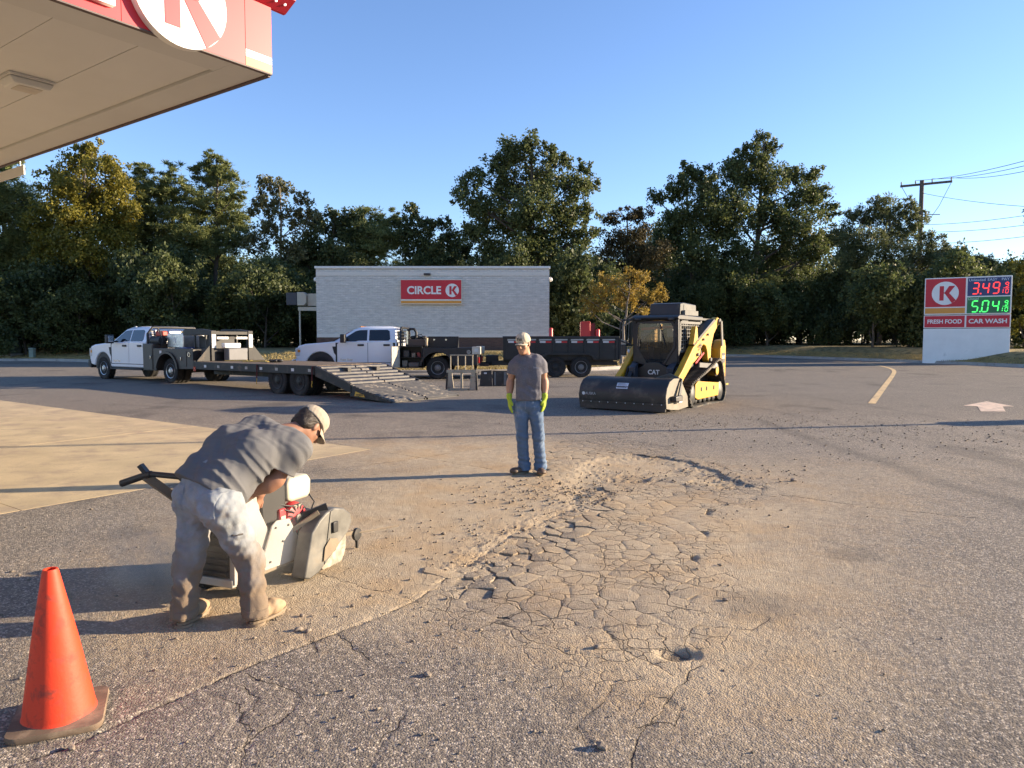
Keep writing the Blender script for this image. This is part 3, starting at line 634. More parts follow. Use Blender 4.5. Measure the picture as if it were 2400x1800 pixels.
WB = brick_mat('white_painted_brick', (.80, .755, .69), (.74, .70, .64), (.66, .625, .575), 1.0, .03, .012, .30, .10)
BB = brick_mat('brown_brick', (.16, .085, .06), (.12, .065, .048), (.11, .08, .065), 1.0, .012, .010, .22, .075)
CAP = M('coping_metal', (.72, .71, .69), .45, var=.05)
bd = thing('car_wash', 'low white painted brick car wash with brown brick base', 'building', (bl, BY, bz))
BD = 14.0
MB().mm(.0, BW, .0, BD, .70, BH - .12).build('wall', WB, bd)
MB().mm(-.02, BW + .02, -.025, BD, -.7, .699).build('brick_base', BB, bd)
for x0, x1 in ((-.06, BW * .235), (BW * .235 + .012, BW * .735), (BW * .735 + .012, BW + .06)):
    MB().prism([(-.07, BH - .121), (-.07, BH), (.3, BH + .01), (.3, BH - .121)], x0, x1, 'x').build('coping', CAP, bd)
WB2 = M('white_soldier_brick', (.78, .735, .67), .8, var=.08, vs_=3)
bkm = None
for z0, z1 in ((BH - .52, BH - .29), (.71, .90)):          # two courses of upright bricks standing a little proud
    n = int(BW / .072)
    for k in range(n):
        if bkm is None:
            o = MB().box((0, 0, 0), (.058, .03, 1)).build('brick', WB2, bd); bkm = o.data
        else:
            o = bpy.data.objects.new('brick', bkm); COL.objects.link(o); o.parent = bd
        o.location = ((k + .5) * BW / n, -.010, (z0 + z1) / 2); o.scale = (1, 1, z1 - z0)
lm = MB().prism([(-.22, 0), (-.20, .10), (0, .12), (0, -.02)], 0, .36, 'x').build('wall_lamp', M('lamp_brown', (.06, .04, .03), .5), bd, None, .01); lm.location = ((1010 - 743) / (1287 - 743) * BW - .36, 0, BH - .50)
for x, nm in ((-.10, -1), (BW + .10, 1)):
    o = MB().ell((x, .25, BH - .72), (.10, .10, .12), 8).build('dome_light', WHT, bd, 180); MB().mm(min(x, x - nm * .12), max(x, x - nm * .12), .2, .3, BH - .66, BH - .58).build('arm', CAP, o)

# wall sign
def logo_disc(parent, r, loc, name='logo_disc'):
    a = MB().prism(disc(r, 40), -.006, 0, 'y').build(name, WHT, parent, 40); a.location = loc
    mb = MB(); K = lambda P: [(p * r, q * r) for p, q in P]
    mb.prism(K([(-.42, -.62), (-.10, -.62), (-.10, .62), (-.42, .62)]), -.010, -.0065, 'y')
    mb.prism(K([(-.095, -.02), (.28, .62), (.72, .62), (.30, .0), (.80, -.60), (.52, -.86), (-.095, .08)]), -.010, -.0065, 'y')
    mb.build('letter_k', RED, a); return a
s0 = pt(939, 713, BY - .15); s1 = pt(1082, 655, BY - .15); SW, SH = s1.x - s0.x, s1.z - s0.z
ws = thing('wall_sign', 'red CIRCLE K sign with orange stripe on white brick wall', 'sign', (s0.x, BY - .16, s0.z))
MB().mm(0, SW, 0, .155, 0, SH).build('cabinet', M('cabinet_cream', (.72, .66, .52), .5), ws)
MB().mm(.02, SW - .02, -.004, 0, SH * .20, SH - .03).build('red_face', RED, ws)
MB().mm(.02, SW - .02, -.004, 0, SH * .155, SH * .185).build('white_stripe', WHT, ws); MB().mm(.02, SW - .02, -.004, 0, SH * .035, SH * .14).build('orange_stripe', ORG, ws)
text('lettering', 'CIRCLE', .60, (SW * .385, -.006, SH * .55), FRONT, WHT, ws, .030, .003, fs=(.98, 1.0))
logo_disc(ws, .375, (SW * .845, -.006, SH * .56))

# gantry with panel box at the far end of the building
g0 = pt(703, 800, 42.5); gb = thing('height_gantry', 'pale post and beam with white panel box left of building', 'gantry', (g0.x, 42.5, bz - .2))
BEI = M('beige_metal', (.52, .47, .38), .55)
for x, h in ((.02, 2.6), (1.05, 2.6)): MB().cyl((x, 0, -.4), (x, 0, h), .05, 8).build('post', BEI, gb)
MB().mm(-.05, 1.3, -.10, .10, 2.46, 2.68).build('beam', BEI, gb)
MB().prism([(-.05, 2.76), (.35, 2.76), (.47, 2.92), (.47, 3.36), (.35, 3.52), (-.05, 3.52)], -.25, .25, 'y').build('panel_box', BEI, gb, None, .02)
MB().mm(-.7, -.07, -.2, .2, 2.78, 3.5).build('dark_box', M('dark_box', (.03, .035, .05), .4), gb, None, .02); MB().mm(.5, 1.15, -.05, .15, 2.75, 3.45).build('back_panel', BEI, gb)

# ------------------------------------------------------------------ price sign
L0 = pt(2162, 835, 42.0); SG_W, SG_H = 4.15, 4.52
sg = thing('price_sign', 'monument fuel price sign with red K panel and lit prices', 'sign', (L0.x, 42.0, L0.z - .05), math.atan2(-.527, .85))
SWH = M('sign_base_white', (.84, .81, .76), .6, var=.05, vs_=1.5, dust=((.5, .47, .42), .22, 1.5))
W_, H_s = SG_W, SG_H
def face(x0, x1, t0, t1, mat, name, par, y=-.006, th=.006): return MB().mm(x0 * W_, x1 * W_, y, y + th, (1 - t1) * H_s, (1 - t0) * H_s).build(name, mat, par)
MB().mm(0, W_, 0, .55, -.5, H_s * .362).build('base', SWH, sg, None, .01)
fr = MB().mm(0, W_, .01, .54, H_s * .37, H_s * .53).build('lower_cabinet', SWH, sg, None, .01)
fu = MB().mm(0.0, W_, .01, .54, H_s * .54, H_s).build('upper_cabinet', SWH, sg, None, .01)
face(.01, .483, .478, .622, RED, 'panel', fr, .004); face(.503, .988, .478, .622, RED, 'panel', fr, .004)
face(.012, .482, .012, .365, RED, 'logo_panel', fu, .004); face(.012, .482, .378, .448, ORG, 'orange_panel', fu, .004)
BLU = M('price_blue', (.022, .035, .14), .35, var=.1); GRN = M('price_green', (.012, .16, .05), .35, var=.1)
pb = face(.503, .985, .015, .238, BLU, 'price_panel', fu, .004); pg = face(.503, .985, .252, .450, GRN, 'price_panel', fu, .004)
text('lettering', 'FRESH FOOD', .30, (W_ * .247, .002, H_s * .449), FRONT, WHT, sg, .028, fs=(.96, 1.08)); text('lettering', 'CAR WASH', .34, (W_ * .745, .002, H_s * .449), FRONT, WHT, sg, .028, fs=(1.03, 1.0))
logo_disc(sg, .66, (W_ * .245, .003, H_s * .805))
LPA = M('letter_pale', (.6, .65, .75), .5)
for wd_, fx_ in (('Unleaded', .61), ('EASY', .78), ('PAY', .925)): text('lettering', wd_, .205, (W_ * fx_, .002, H_s * .957), FRONT, LPA, sg, .004)
text('lettering', 'Diesel', .20, (W_ * .575, .002, H_s * .727), FRONT, M('letter_pale_green', (.5, .7, .55), .5), sg, .004)
SEG = {'0': 'abcdef', '3': 'abgcd', '4': 'fgbc', '5': 'afgcd', '9': 'abcdfg', '1': 'bc'}
def digit(mb, ch, x, z, w, h, t):
    sk = .10 * h
    def q(pts): mb.prism([(x + a + sk * (b_ / h), z + b_) for a, b_ in pts], -.004, 0, 'y')
    g = t * .28
    def hz(zz): q([(g, zz), (g + t * .4, zz + t / 2), (w - g - t * .4, zz + t / 2), (w - g, zz), (w - g - t * .4, zz - t / 2), (g + t * .4, zz - t / 2)])
    def vt(xx, a, c): q([(xx - t / 2, a + g + t * .4), (xx, a + g), (xx + t / 2, a + g + t * .4), (xx + t / 2, c - g - t * .4), (xx, c - g), (xx - t / 2, c - g - t * .4)])
    for s in SEG[ch]: {'a': lambda: hz(h), 'g': lambda: hz(h / 2), 'd': lambda: hz(0), 'b': lambda: vt(w, h / 2, h), 'c': lambda: vt(w, 0, h / 2), 'e': lambda: vt(0, 0, h / 2), 'f': lambda: vt(0, h / 2, h)}[s]()
def price(a, c, e, zb, mat):
    mb = MB(); w, h, t = .27, .60, .062
    for i, ch in enumerate((a, c, e)): digit(mb, ch, W_ * (.555 + .115 * i), zb, w, h, t)
    mb.prism([(W_ * .655 - .04, zb - .03), (W_ * .655 + .03, zb - .03), (W_ * .655 + .03, zb + .04), (W_ * .655 - .04, zb + .04)], -.004, 0, 'y')
    digit(mb, '9', W_ * .925, zb + .34, .13, .25, .04); digit(mb, '1', W_ * .885, zb, .06, .22, .035); digit(mb, '0', W_ * .928, zb, .12, .22, .035); mb.mm(W_ * .905, W_ * .968, -.004, 0, zb + .27, zb + .295)
    mb.build('price_digits', mat, sg)
price('3', '4', '9', H_s * .788, M('led_red', (.9, .04, .04), .4, var=0, emit=((1, .05, .04), .55)))
price('5', '0', '4', H_s * .567, M('led_green', (.05, .9, .12), .4, var=0, emit=((.08, 1, .16), .5)))

# ------------------------------------------------------------------ utility pole and wires
WOOD = M('pole_wood', (.13, .10, .08), .9, var=.25, vs_=3, aniso=(3, 3, .4), bump=.01, bs=20)
WIRE = M('wire_black', (.03, .03, .03), .5, var=0); GLZ = M('insulator_grey', (.22, .22, .23), .35)
UY = 60.0; tp = pt(2161, 423, UY); up = thing('utility_pole', 'wooden utility pole with crossarm rising above the right trees', 'utility pole', (tp.x, UY, .6))
PH = tp.z - .6
MB().tube([(0, 0, 0), (0, 0, PH * .5), (0, 0, PH)], [.24, .20, .16], 12).build('pole', WOOD, up, 60)
ca, cb_ = pt(2110, 437, UY + 1) - Vector((tp.x, UY, .6)), pt(2232, 425, UY - 1) - Vector((tp.x, UY, .6))
arm = MB().bar(ca, cb_, .14, .17).build('crossarm', WOOD, up)
ends = [ca + (cb_ - ca) * k for k in (.02, .30, .62, .98)]
for p in ends: MB().tube([p + Vector((0, 0, .08)), p + Vector((0, 0, .2)), p + Vector((0, 0, .36))], [.03, .06, .04], 8).build('insulator', GLZ, up)
for s in (-1, 1): MB().cyl((.35 * s - .1, -.2, PH - 3.2), (.35 * s - .05, -.2, PH - 2.5), .09, 8).build('fuse_cutout', GLZ, up)
MB().cyl((-.8, -.1, PH - 2.75), (1.5, -.1, PH - 2.75), .035, 6).build('bracket', GREYM, up)
for p, q in ((ends[0], Vector((-.15, 0, PH - 2.4))), (ends[3] - Vector((0, 0, .1)), Vector((.5, -.1, PH - 3.4))), (Vector((.2, 0, PH - 1)), Vector((-.6, 0, PH - 2.8)))):
    m_ = (p + q) / 2 + Vector((0, 0, -.25)); MB().tube([p, m_, q], .02, 5).build('jumper', WIRE, up)
def wire(a, c, sag, label):
    pts = [a + (c - a) * (i / 14) - Vector((0, 0, sag * 4 * (i / 14) * (1 - i / 14))) for i in range(15)]
    o = MB().tube(pts, .017, 5).build('overhead_wire', WIRE, None, 180); tag(o, label, 'wire', 'wires leaving the utility pole')
base = Vector((tp.x, UY, .6))
wire(base + ends[1] + Vector((0, 0, .36)), pt(2470, 358, 34), .25, 'topmost wire running right from the pole crossarm')
wire(base + ends[2] + Vector((0, 0, .36)), pt(2470, 371, 34), .25, 'second wire from the top running right from the pole crossarm')
wire(base + ends[3] + Vector((0, 0, .30)), pt(2470, 386, 34), .25, 'third wire running right from the crossarm tip')
wire(base + Vector((0, 0, PH - 1.0)), pt(2480, 488, 44), .2, 'thin wire dropping right just below the crossarm')
for (x0, y0, x1, y1, lb) in ((2150, 527, 2470, 494, 'upper of the three middle wires right of the pole'), (2150, 544, 2470, 518, 'middle of the three wires above the price sign'), (2140, 571, 2470, 545, 'lower of the three wires above the price sign'), (2230, 622, 2470, 600, 'lowest wire just over the price sign')):
    wire(pt(x0, y0, UY), pt(x1, y1, 46), .2, lb)

# lamp post standing just outside the picture on the right: its shadow crosses the lot
lpz = gz(14.2); lp = thing('lamp_post', 'tall lamp post on round concrete base beyond the right edge', 'lamp post', (11.6, 14.3, lpz))
MB().lathe([(.33, -.2), (.33, .72), (.30, .78)], n=20).build('footing', CONC, lp, 40); MB().tube([(0, 0, .78), (0, 0, 7.6)], [.075, .05], 10).build('pole', GREYM, lp, 60); MB().mm(-.1, .7, -.18, .18, 7.6, 7.72).build('lamp_head', GREYM, lp)

# ------------------------------------------------------------------ vacuum station and bollards behind the dump trailer
VR = M('vacuum_red', (.55, .035, .035), .4, var=.08, vs_=1.5)
v0 = pt(1361, 792, 37.5); vw = pt(1384, 792, 37.5).x - v0.x; vz = float(bank_z(v0.x, 37.5))
vc = thing('vacuum_cabinet', 'red upright vacuum cabinet behind the dump trailer', 'vacuum', (v0.x, 37.5, vz)); hv = pt(1361, 753, 37.5).z - vz
MB().prism([(0, .1), (0, hv - .05), (.06, hv), (vw - .06, hv), (vw, hv - .05), (vw, .1)], 0, .5, 'y').build('cabinet', VR, vc, None, .015); MB().mm(.05, vw - .05, -.012, 0, .5, hv - .1).build('door', VR, vc, None, .008)
MB().mm(vw + .003, vw + .25, .12, .5, .1, hv - .1).build('side_box', M('vacuum_dark', (.12, .01, .015), .5), vc); MB().mm(-.1, vw + .3, -.1, .6, -.3, .1).build('plinth', CONC, vc)
for (px, tpx, Y, lb) in ((1291, 768, 38.0, 'red bollard beside the right corner of the building'), (1401, 771, 37.5, 'red bollard right of the vacuum cabinet')):
    p = pt(px, 795, Y); z0 = float(bank_z(p.x, Y)); h = pt(px, tpx, Y).z - z0
    b_ = thing('bollard', lb, 'bollard', (p.x, Y, z0), 0, 'red bollards'); MB().lathe([(.105, -.3), (.105, h - .06), (.085, h - .02), (.03, h)], n=16).build('post', VR, b_, 50); MB().lathe([(.115, .02), (.115, .1), (.105, .12)], n=16).build('collar', VR, b_)

# utility boxes at the left edge
tz = float(bank_z(-27.6, 47.5))
GRNB = M('transformer_green', (.075, .085, .065), .6, var=.15)
p = pt(8, 830, 47.5); tb_ = thing('transformer_cabinet', 'grey green ribbed transformer cabinet at left edge by trees', 'transformer', (p.x - .9, 47.5, tz)); hh = pt(8, 781, 47.5).z - tz
MB().mm(0, 1.35, 0, 1.2, .12, hh).build('cabinet', GRNB, tb_, None, .03); MB().mm(-.1, 1.5, -.1, 1.3, -.4, .12).build('pad', CONC, tb_)
for k in range(11): MB().mm(.1 + k * .11, .14 + k * .11, -.05, -.003, .25, hh - .12).build('cooling_rib', GRNB, tb_)
MB().mm(.2, .75, .2, .8, hh, hh + .42).build('upper_box', M('grey_box', (.25, .25, .24), .6), tb_, None, .02)
p = pt(76, 838, 46.5); z_ = float(bank_z(p.x, 46.5)); pe = thing('utility_pedestal', 'small pale green utility pedestal near the left kerb', 'pedestal', (p.x, 46.5, z_))
MB().mm(-.14, .14, -.14, .14, -.2, .52).build('post', M('pedestal_green', (.22, .27, .22), .6), pe, None, .02); MB().mm(-.16, .16, -.16, .16, .52, .64).build('lid', M('pedestal_green', (.2, .26, .2), .6), pe, None, .03)
# ------------------------------------------------------------------ trees
def leaf_mat(name, c1, c2, tr=.28, rough=.55):
    m = bpy.data.materials.new(name); m.use_nodes = True; nt = m.node_tree; N = nt.nodes; L = nt.links; b = N['Principled BSDF']; out = N['Material Output']
    tc = N.new('ShaderNodeTexCoord'); n = N.new('ShaderNodeTexNoise'); n.inputs['Scale'].default_value = .9; n.inputs['Detail'].default_value = 4; L.new(tc.outputs['Object'], n.inputs[0])
    n2 = N.new('ShaderNodeTexWhiteNoise'); n2.noise_dimensions = '1D'; g = N.new('ShaderNodeNewGeometry'); L.new(g.outputs['Random Per Island'], n2.inputs['W'])
    ad = N.new('ShaderNodeMath'); ad.operation = 'MULTIPLY_ADD'; L.new(n2.outputs[0], ad.inputs[0]); ad.inputs[1].default_value = .5; L.new(n.outputs[0], ad.inputs[2])
    mr = N.new('ShaderNodeMapRange'); mr.inputs[1].default_value = .45; mr.inputs[2].default_value = 1.05; L.new(ad.outputs[0], mr.inputs[0])
    mx = N.new('ShaderNodeMix'); mx.data_type = 'RGBA'; mx.inputs[6].default_value = (*c1, 1); mx.inputs[7].default_value = (*c2, 1); L.new(mr.outputs[0], mx.inputs[0])
    L.new(mx.outputs[2], b.inputs['Base Color']); b.inputs['Roughness'].default_value = rough; b.inputs['Specular IOR Level'].default_value = .35
    t = N.new('ShaderNodeBsdfTranslucent'); L.new(mx.outputs[2], t.inputs[0]); ms = N.new('ShaderNodeMixShader'); ms.inputs[0].default_value = tr
    L.new(b.outputs[0], ms.inputs[1]); L.new(t.outputs[0], ms.inputs[2]); L.new(ms.outputs[0], out.inputs[0]); return m
LM = {'oak': leaf_mat('oak_leaves', (.056, .078, .027), (.15, .168, .055), .42), 'gum': leaf_mat('yellow_green_leaves', (.10, .108, .018), (.27, .225, .034), .42),
      'pine': leaf_mat('pine_needles', (.085, .115, .040), (.24, .26, .09), .38), 'pale': leaf_mat('pale_leaves', (.075, .082, .032), (.20, .19, .085), .38),
      'dark': leaf_mat('dark_leaves', (.042, .062, .024), (.115, .135, .047), .40), 'brown': leaf_mat('bronze_leaves', (.05, .045, .018), (.12, .09, .036)),
      'feather': leaf_mat('willow_leaves', (.070, .092, .038), (.18, .195, .085), .45), 'autumn': leaf_mat('autumn_leaves', (.20, .135, .026), (.46, .33, .07), .45)}
BARK = M('bark', (.085, .068, .052), .95, var=.3, vs_=3, aniso=(3, 3, .6), bump=.02, bs=12)
BARKP = M('pale_bark', (.22, .185, .15), .95, var=.3, vs_=3, aniso=(3, 3, .6), bump=.015, bs=12)
STY = {'oak': (.21, .135, 1.5), 'gum': (.19, .14, 1.5), 'pine': (.34, .062, 2.3), 'pale': (.21, .13, 1.1), 'dark': (.22, .14, 1.4), 'brown': (.18, .12, 1.4), 'feather': (.26, .07, 1.8), 'autumn': (.10, .065, 2.6)}
def foliage(blobs, style, seed, dens=1.0):
    """leaves gathered in twig clusters spread through each lobe of the crown; returns vertices and the cluster centres"""
    g = np.random.default_rng(seed); Ln, Wn, dk_ = STY[style]; Pts = []; Dr = []; cl = []
    for (c, r) in blobs:
        c = np.array(c); ns = max(8, int(17 * r ** 1.6 * dens)); u = g.normal(size=(ns, 3)); u /= np.linalg.norm(u, axis=1)[:, None]
        rad = r * g.uniform(.12, 1.0, ns) ** .55 * (1 + .18 * g.normal(size=ns)); cen = c + u * rad[:, None] * np.array([1.0, 1.0, .9])
        cl.append(cen)
        nl = int(max(12, 620 * r * r * dk_ * dens / ns)); sr = np.clip(r * .36, .20, .62)
        k = g.normal(size=(ns, nl, 3)); k /= np.linalg.norm(k, axis=2)[:, :, None]; k *= g.uniform(.05, 1.0, (ns, nl, 1)) ** .8 * sr * g.uniform(.6, 1.6, (ns, 1, 1))
        if style == 'pine': k[..., 2] *= .55
        Pts.append((cen[:, None, :] + k).reshape(-1, 3)); Dr.append(k.reshape(-1, 3))
    P = np.concatenate(Pts); D = np.concatenate(Dr); n = len(P)
    a = g.normal(size=(n, 3)); a[:, 2] -= .35
    if style in ('pine', 'feather'): a = D / (np.linalg.norm(D, axis=1)[:, None] + 1e-6) + .35 * g.normal(size=(n, 3)); a[:, 2] += .25
    a /= np.linalg.norm(a, axis=1)[:, None]; b_ = np.cross(a, g.normal(size=(n, 3))); b_ /= np.linalg.norm(b_, axis=1)[:, None]
    sz = g.uniform(.65, 1.25, (n, 1)); a = a * Ln * .5 * sz; b_ = b_ * Wn * .5 * sz
    V = np.stack([P - a, P + b_ - a * .1, P + a, P - b_ - a * .1], 1).reshape(-1, 3)
    return V, np.concatenate(cl)
def tree(name, label, base, blobs, style, seed, trunk_r=.2, bark=None, group=None, dens=1.0, lean=(0, 0), limbs=True, split=None):
    """blobs: (centre, radius) in the world"""
    base = Vector(base); t = thing(name, label, 'tree', base, 0, group); loc = [(tuple(Vector(c) - base), r) for c, r in blobs]
    V, cl = foliage(loc, style, seed, dens if group is None or not group.startswith('trees') else dens * 1.45); np_mesh('crown', V, np.arange(len(V)).reshape(-1, 4), LM[style], t)
    r = random.Random(seed); zs = sorted(c[2] for c, _ in loc); top = zs[-1]; axis = []
    hx = np.mean([c[0] for c, _ in loc]); hy = np.mean([c[1] for c, _ in loc]); tx = [c for c, _ in loc if c[2] > top * .75]; tx = (np.mean([c[0] for c in tx]), np.mean([c[1] for c in tx])) if tx else (hx, hy)
    K = 8
    for i in range(K + 1):
        f = i / K; axis.append(Vector((tx[0] * f ** 1.4 + r.uniform(-.12, .12) * f, tx[1] * f ** 1.4 + r.uniform(-.12, .12) * f, -.4 + (top + .2) * f)))
    mb = MB().tube(axis, [trunk_r * (1.25 if i == 0 else 1 - .82 * i / K) for i in range(K + 1)], 8)
    for c, rad in loc:                      # a limb to every lobe, with twigs
        c = Vector(c); f = max(.12, min(.95, (c.z - rad * .6 - (c.xy.length) * .35) / top)); k = f * K; i = int(k); s = axis[i].lerp(axis[min(i + 1, K)], k - i); r0 = trunk_r * max(.14, (1 - .82 * f)) * .55
        mid = s.lerp(c, .5) + Vector((r.uniform(-.2, .2), r.uniform(-.2, .2), -.06 * (c - s).length)); mb.tube([s, mid, c, c + (c - mid) * .3], [r0, r0 * .7, r0 * .42, r0 * .15], 6, False)
        for _ in range(5):
            d = Vector((r.gauss(0, 1), r.gauss(0, 1), r.gauss(.3, .8))).normalized() * rad * .8; p = mid.lerp(c, r.uniform(.3, 1)); mb.tube([p, p + d * .5 + Vector((0, 0, -.05)), p + d], [r0 * .35, r0 * .22, r0 * .08], 4, False)
    mb.build('trunk', bark or BARK, t, 180)
    return t
def bz_(x, y): return float(bank_z(np.array(x), np.array(y)))
def ptree(name, label, Y, tx, blobs, style, seed, **k):
    rr_ = random.Random(seed); B = []
    for b in blobs:
        dy = b[3] if len(b) > 3 else rr_.uniform(-1, 1) * min(2.2, b[2] * Y / FPX * 1.1)
        B.append((tuple(pt(b[0], b[1], Y + dy)), b[2] * Y / FPX * (1.18 if style == 'pine' else 1.06)))
    x = pt(tx, 800, Y).x; return tree(name, label, (x, Y, bz_(x, Y)), B, style, seed, **k)
WD = 'trees of the wood behind the lot'
ptree('pine_tree', 'broad sunlit pine at the far left edge under the canopy', 52, 15, [(10, 440, 45), (50, 475, 42), (-35, 470, 50), (20, 525, 55), (80, 560, 45), (-20, 600, 60), (60, 620, 50), (10, 380, 30)], 'pine', 1, group=WD, trunk_r=.26)
ptree('sweetgum_tree', 'tall yellow green sunlit tree rising beside the canopy edge', 50, 200, [(205, 362, 32), (170, 398, 42), (243, 400, 42), (140, 448, 44), (200, 460, 58), (270, 450, 46), (120, 520, 45), (180, 530, 58), (250, 530, 56), (292, 500, 32), (110, 580, 40), (215, 600, 50), (160, 600, 45), (280, 570, 36), (215, 345, 18), (128, 415, 22)], 'gum', 2, group=WD, trunk_r=.25)
ptree('pine_tree', 'dense rounded pine just right of the yellow green tree', 54, 338, [(336, 398, 20), (325, 438, 32), (356, 446, 30), (335, 500, 42), (350, 560, 45), (300, 540, 30)], 'pine', 3, group=WD)
ptree('pine_tree', 'second rounded pine between the yellow green tree and the tallest pine', 55, 402, [(400, 404, 20), (414, 440, 30), (388, 466, 32), (410, 520, 42), (400, 580, 45), (440, 500, 26)], 'pine', 4, group=WD)
ptree('pine_tree', 'tallest pine of the left group with a tapering crown', 55, 505, [(506, 366, 18), (491, 394, 25), (521, 402, 25), (460, 402, 17), (546, 418, 16), (502, 440, 38), (556, 452, 19), (470, 482, 36), (530, 490, 36), (500, 550, 48), (562, 520, 26), (455, 560, 40), (545, 560, 36)], 'pine', 5, group=WD, trunk_r=.24)
ptree('poplar_tree', 'loose pale leaved tree left of the building with visible pale trunk', 53, 660, [(625, 432, 24), (662, 440, 24), (608, 470, 26), (648, 485, 30), (702, 468, 24), (690, 520, 30), (630, 530, 30), (738, 508, 22), (592, 500, 16), (600, 575, 30), (680, 580, 34)], 'pale', 6, bark=BARKP, group=WD)
ptree('maple_tree', 'dark tree behind the left corner of the building', 56, 770, [(752, 520, 28), (772, 502, 18), (800, 540, 38), (730, 570, 40), (822, 512, 24), (700, 600, 40), (780, 600, 45), (840, 560, 30)], 'dark', 7, group=WD)
ptree('pine_tree', 'short dark pine behind the middle of the building roof', 58, 870, [(857, 500, 20), (840, 532, 32), (886, 530, 32), (922, 510, 18), (870, 575, 45), (920, 560, 34)], 'pine', 8, group=WD)
ptree('maple_tree', 'dark tree left of the big oak over the building roof', 57, 985, [(970, 502, 24), (950, 535, 33), (1000, 530, 27), (1038, 522, 18), (1060, 560, 28), (980, 585, 45), (1080, 590, 28), (1030, 600, 40)], 'dark', 9, group=WD)
ptree('oak_tree', 'big dark round crowned oak above the right end of building', 54, 1240, [(1200, 352, 36), (1236, 346, 34), (1170, 388, 36), (1290, 362, 28), (1320, 376, 24), (1366, 392, 20), (1374, 430, 25), (1340, 430, 36), (1110, 420, 30), (1086, 460, 27), (1122, 482, 40), (1190, 440, 48), (1260, 420, 48), (1250, 490, 54), (1180, 520, 52), (1110, 540, 36), (1320, 500, 46), (1370, 490, 26), (1376, 545, 28), (1250, 570, 54), (1330, 570, 44), (1150, 590, 42), (1210, 620, 50), (1300, 630, 50)], 'oak', 10, group=WD, trunk_r=.36)
ptree('hornbeam_tree', 'bronze tinted tree between the big oak and the tall right trees', 57, 1480, [(1430, 512, 24), (1470, 502, 22), (1502, 500, 26), (1440, 560, 38), (1490, 560, 38), (1420, 610, 40), (1530, 600, 45), (1470, 630, 40)], 'brown', 11, group=WD)
ptree('oak_tree', 'tall spreading tree with jagged top right of centre', 62, 1760, [(1720, 388, 30), (1745, 352, 22), (1790, 332, 24), (1815, 346, 15), (1782, 370, 28), (1740, 422, 42), (1802, 420, 42), (1850, 410, 30), (1905, 415, 25), (1922, 452, 27), (1880, 470, 42), (1942, 490, 24), (1720, 500, 55), (1800, 510, 55), (1870, 540, 50), (1810, 610, 55), (1900, 590, 45), (1942, 560, 32), (1730, 600, 50)], 'oak', 12, group=WD, trunk_r=.36)
ptree('oak_tree', 'lower tree with spiky outline at left of the tall right tree', 61, 1630, [(1536, 462, 20), (1570, 456, 22), (1610, 402, 24), (1642, 412, 27), (1600, 440, 30), (1660, 440, 34), (1650, 500, 48), (1590, 520, 44), (1560, 570, 48), (1640, 590, 55), (1700, 540, 40)], 'oak', 13, group=WD, trunk_r=.3)
ptree('willow_tree', 'feathery grey green tree in front of the utility pole', 57, 2060, [(2062, 484, 27), (2122, 484, 24), (2152, 508, 24), (2190, 580, 28), (2225, 592, 24), (2000, 502, 24), (2040, 512, 30), (2080, 502, 22), (2114, 498, 17), (2095, 540, 38), (2140, 532, 22), (2170, 562, 22), (2030, 570, 44), (2100, 600, 44), (2150, 620, 38), (1990, 600, 44), (2182, 602, 22), (1970, 550, 30), (2040, 640, 45)], 'feather', 14, group=WD)
ptree('willow_tree', 'low feathery tree showing over the top of the price sign', 54, 2270, [(2210, 612, 28), (2244, 600, 24), (2290, 622, 23), (2322, 612, 16), (2360, 642, 22), (2260, 655, 40), (2330, 675, 34), (2200, 670, 40), (2380, 680, 26)], 'feather', 15, group=WD)
ptree('willow_tree', 'sunlit leafy tree at the right edge behind the price sign', 46, 2405, [(2402, 642, 26), (2398, 700, 32), (2390, 760, 30), (2410, 810, 28), (2435, 620, 40), (2440, 700, 45)], 'gum', 16, group=WD, dens=.8)
ptree('young_tree', 'small golden autumn tree on the grass by the dump trailer', 36.5, 1455, [(1402, 682, 30), (1440, 664, 30), (1490, 668, 32), (1532, 690, 27), (1465, 702, 32), (1412, 716, 22), (1380, 724, 16), (1512, 714, 25), (1556, 694, 15), (1420, 650, 18), (1470, 646, 18), (1376, 700, 16), (1508, 650, 16)], 'autumn', 17, trunk_r=.10, bark=BARKP, dens=1.5)

# understorey: a few grown bushes, copied along the wood's edge; and rear trees closing the view
def proto_blobs(seed, n, w, h, r):
    q = random.Random(seed); return [((q.uniform(-w, w), q.uniform(-w * .6, w * .6), h * (.25 + .75 * q.random()) * (1 - .0 * i)), r * q.uniform(.7, 1.2)) for i in range(n)]
PROT = [tree('understorey_bush', 'x', (0, 0, 0), proto_blobs(20 + i, 9, 2.3, 4.6, 1.35), ('dark', 'oak', 'dark', 'oak')[i], 30 + i, .09, dens=.85) for i in range(4)]
REAR = [tree('rear_tree', 'x', (0, 0, 0), proto_blobs(40 + i, 18, 3.0, 10.5, 1.9), ('dark', 'oak', 'pine')[i], 50 + i, .24, dens=.8) for i in range(3)]
rb = random.Random(99); used = set()
def where(x, y):
    px = 1200 + FPX * x / y
    for lim, w_ in ((-10, 'beyond the left edge'), (200, 'left of the white truck with the trailer'), (480, 'behind the white truck with the trailer'), (740, 'left of the car wash'), (1290, 'behind the car wash'), (1440, 'right of the car wash'), (1720, 'behind the yellow loader'), (1960, 'between the loader and the yellow line'), (2160, 'left of the price sign'), (2400, 'behind the price sign')):
        if px < lim: return w_
    return 'beyond the right edge'
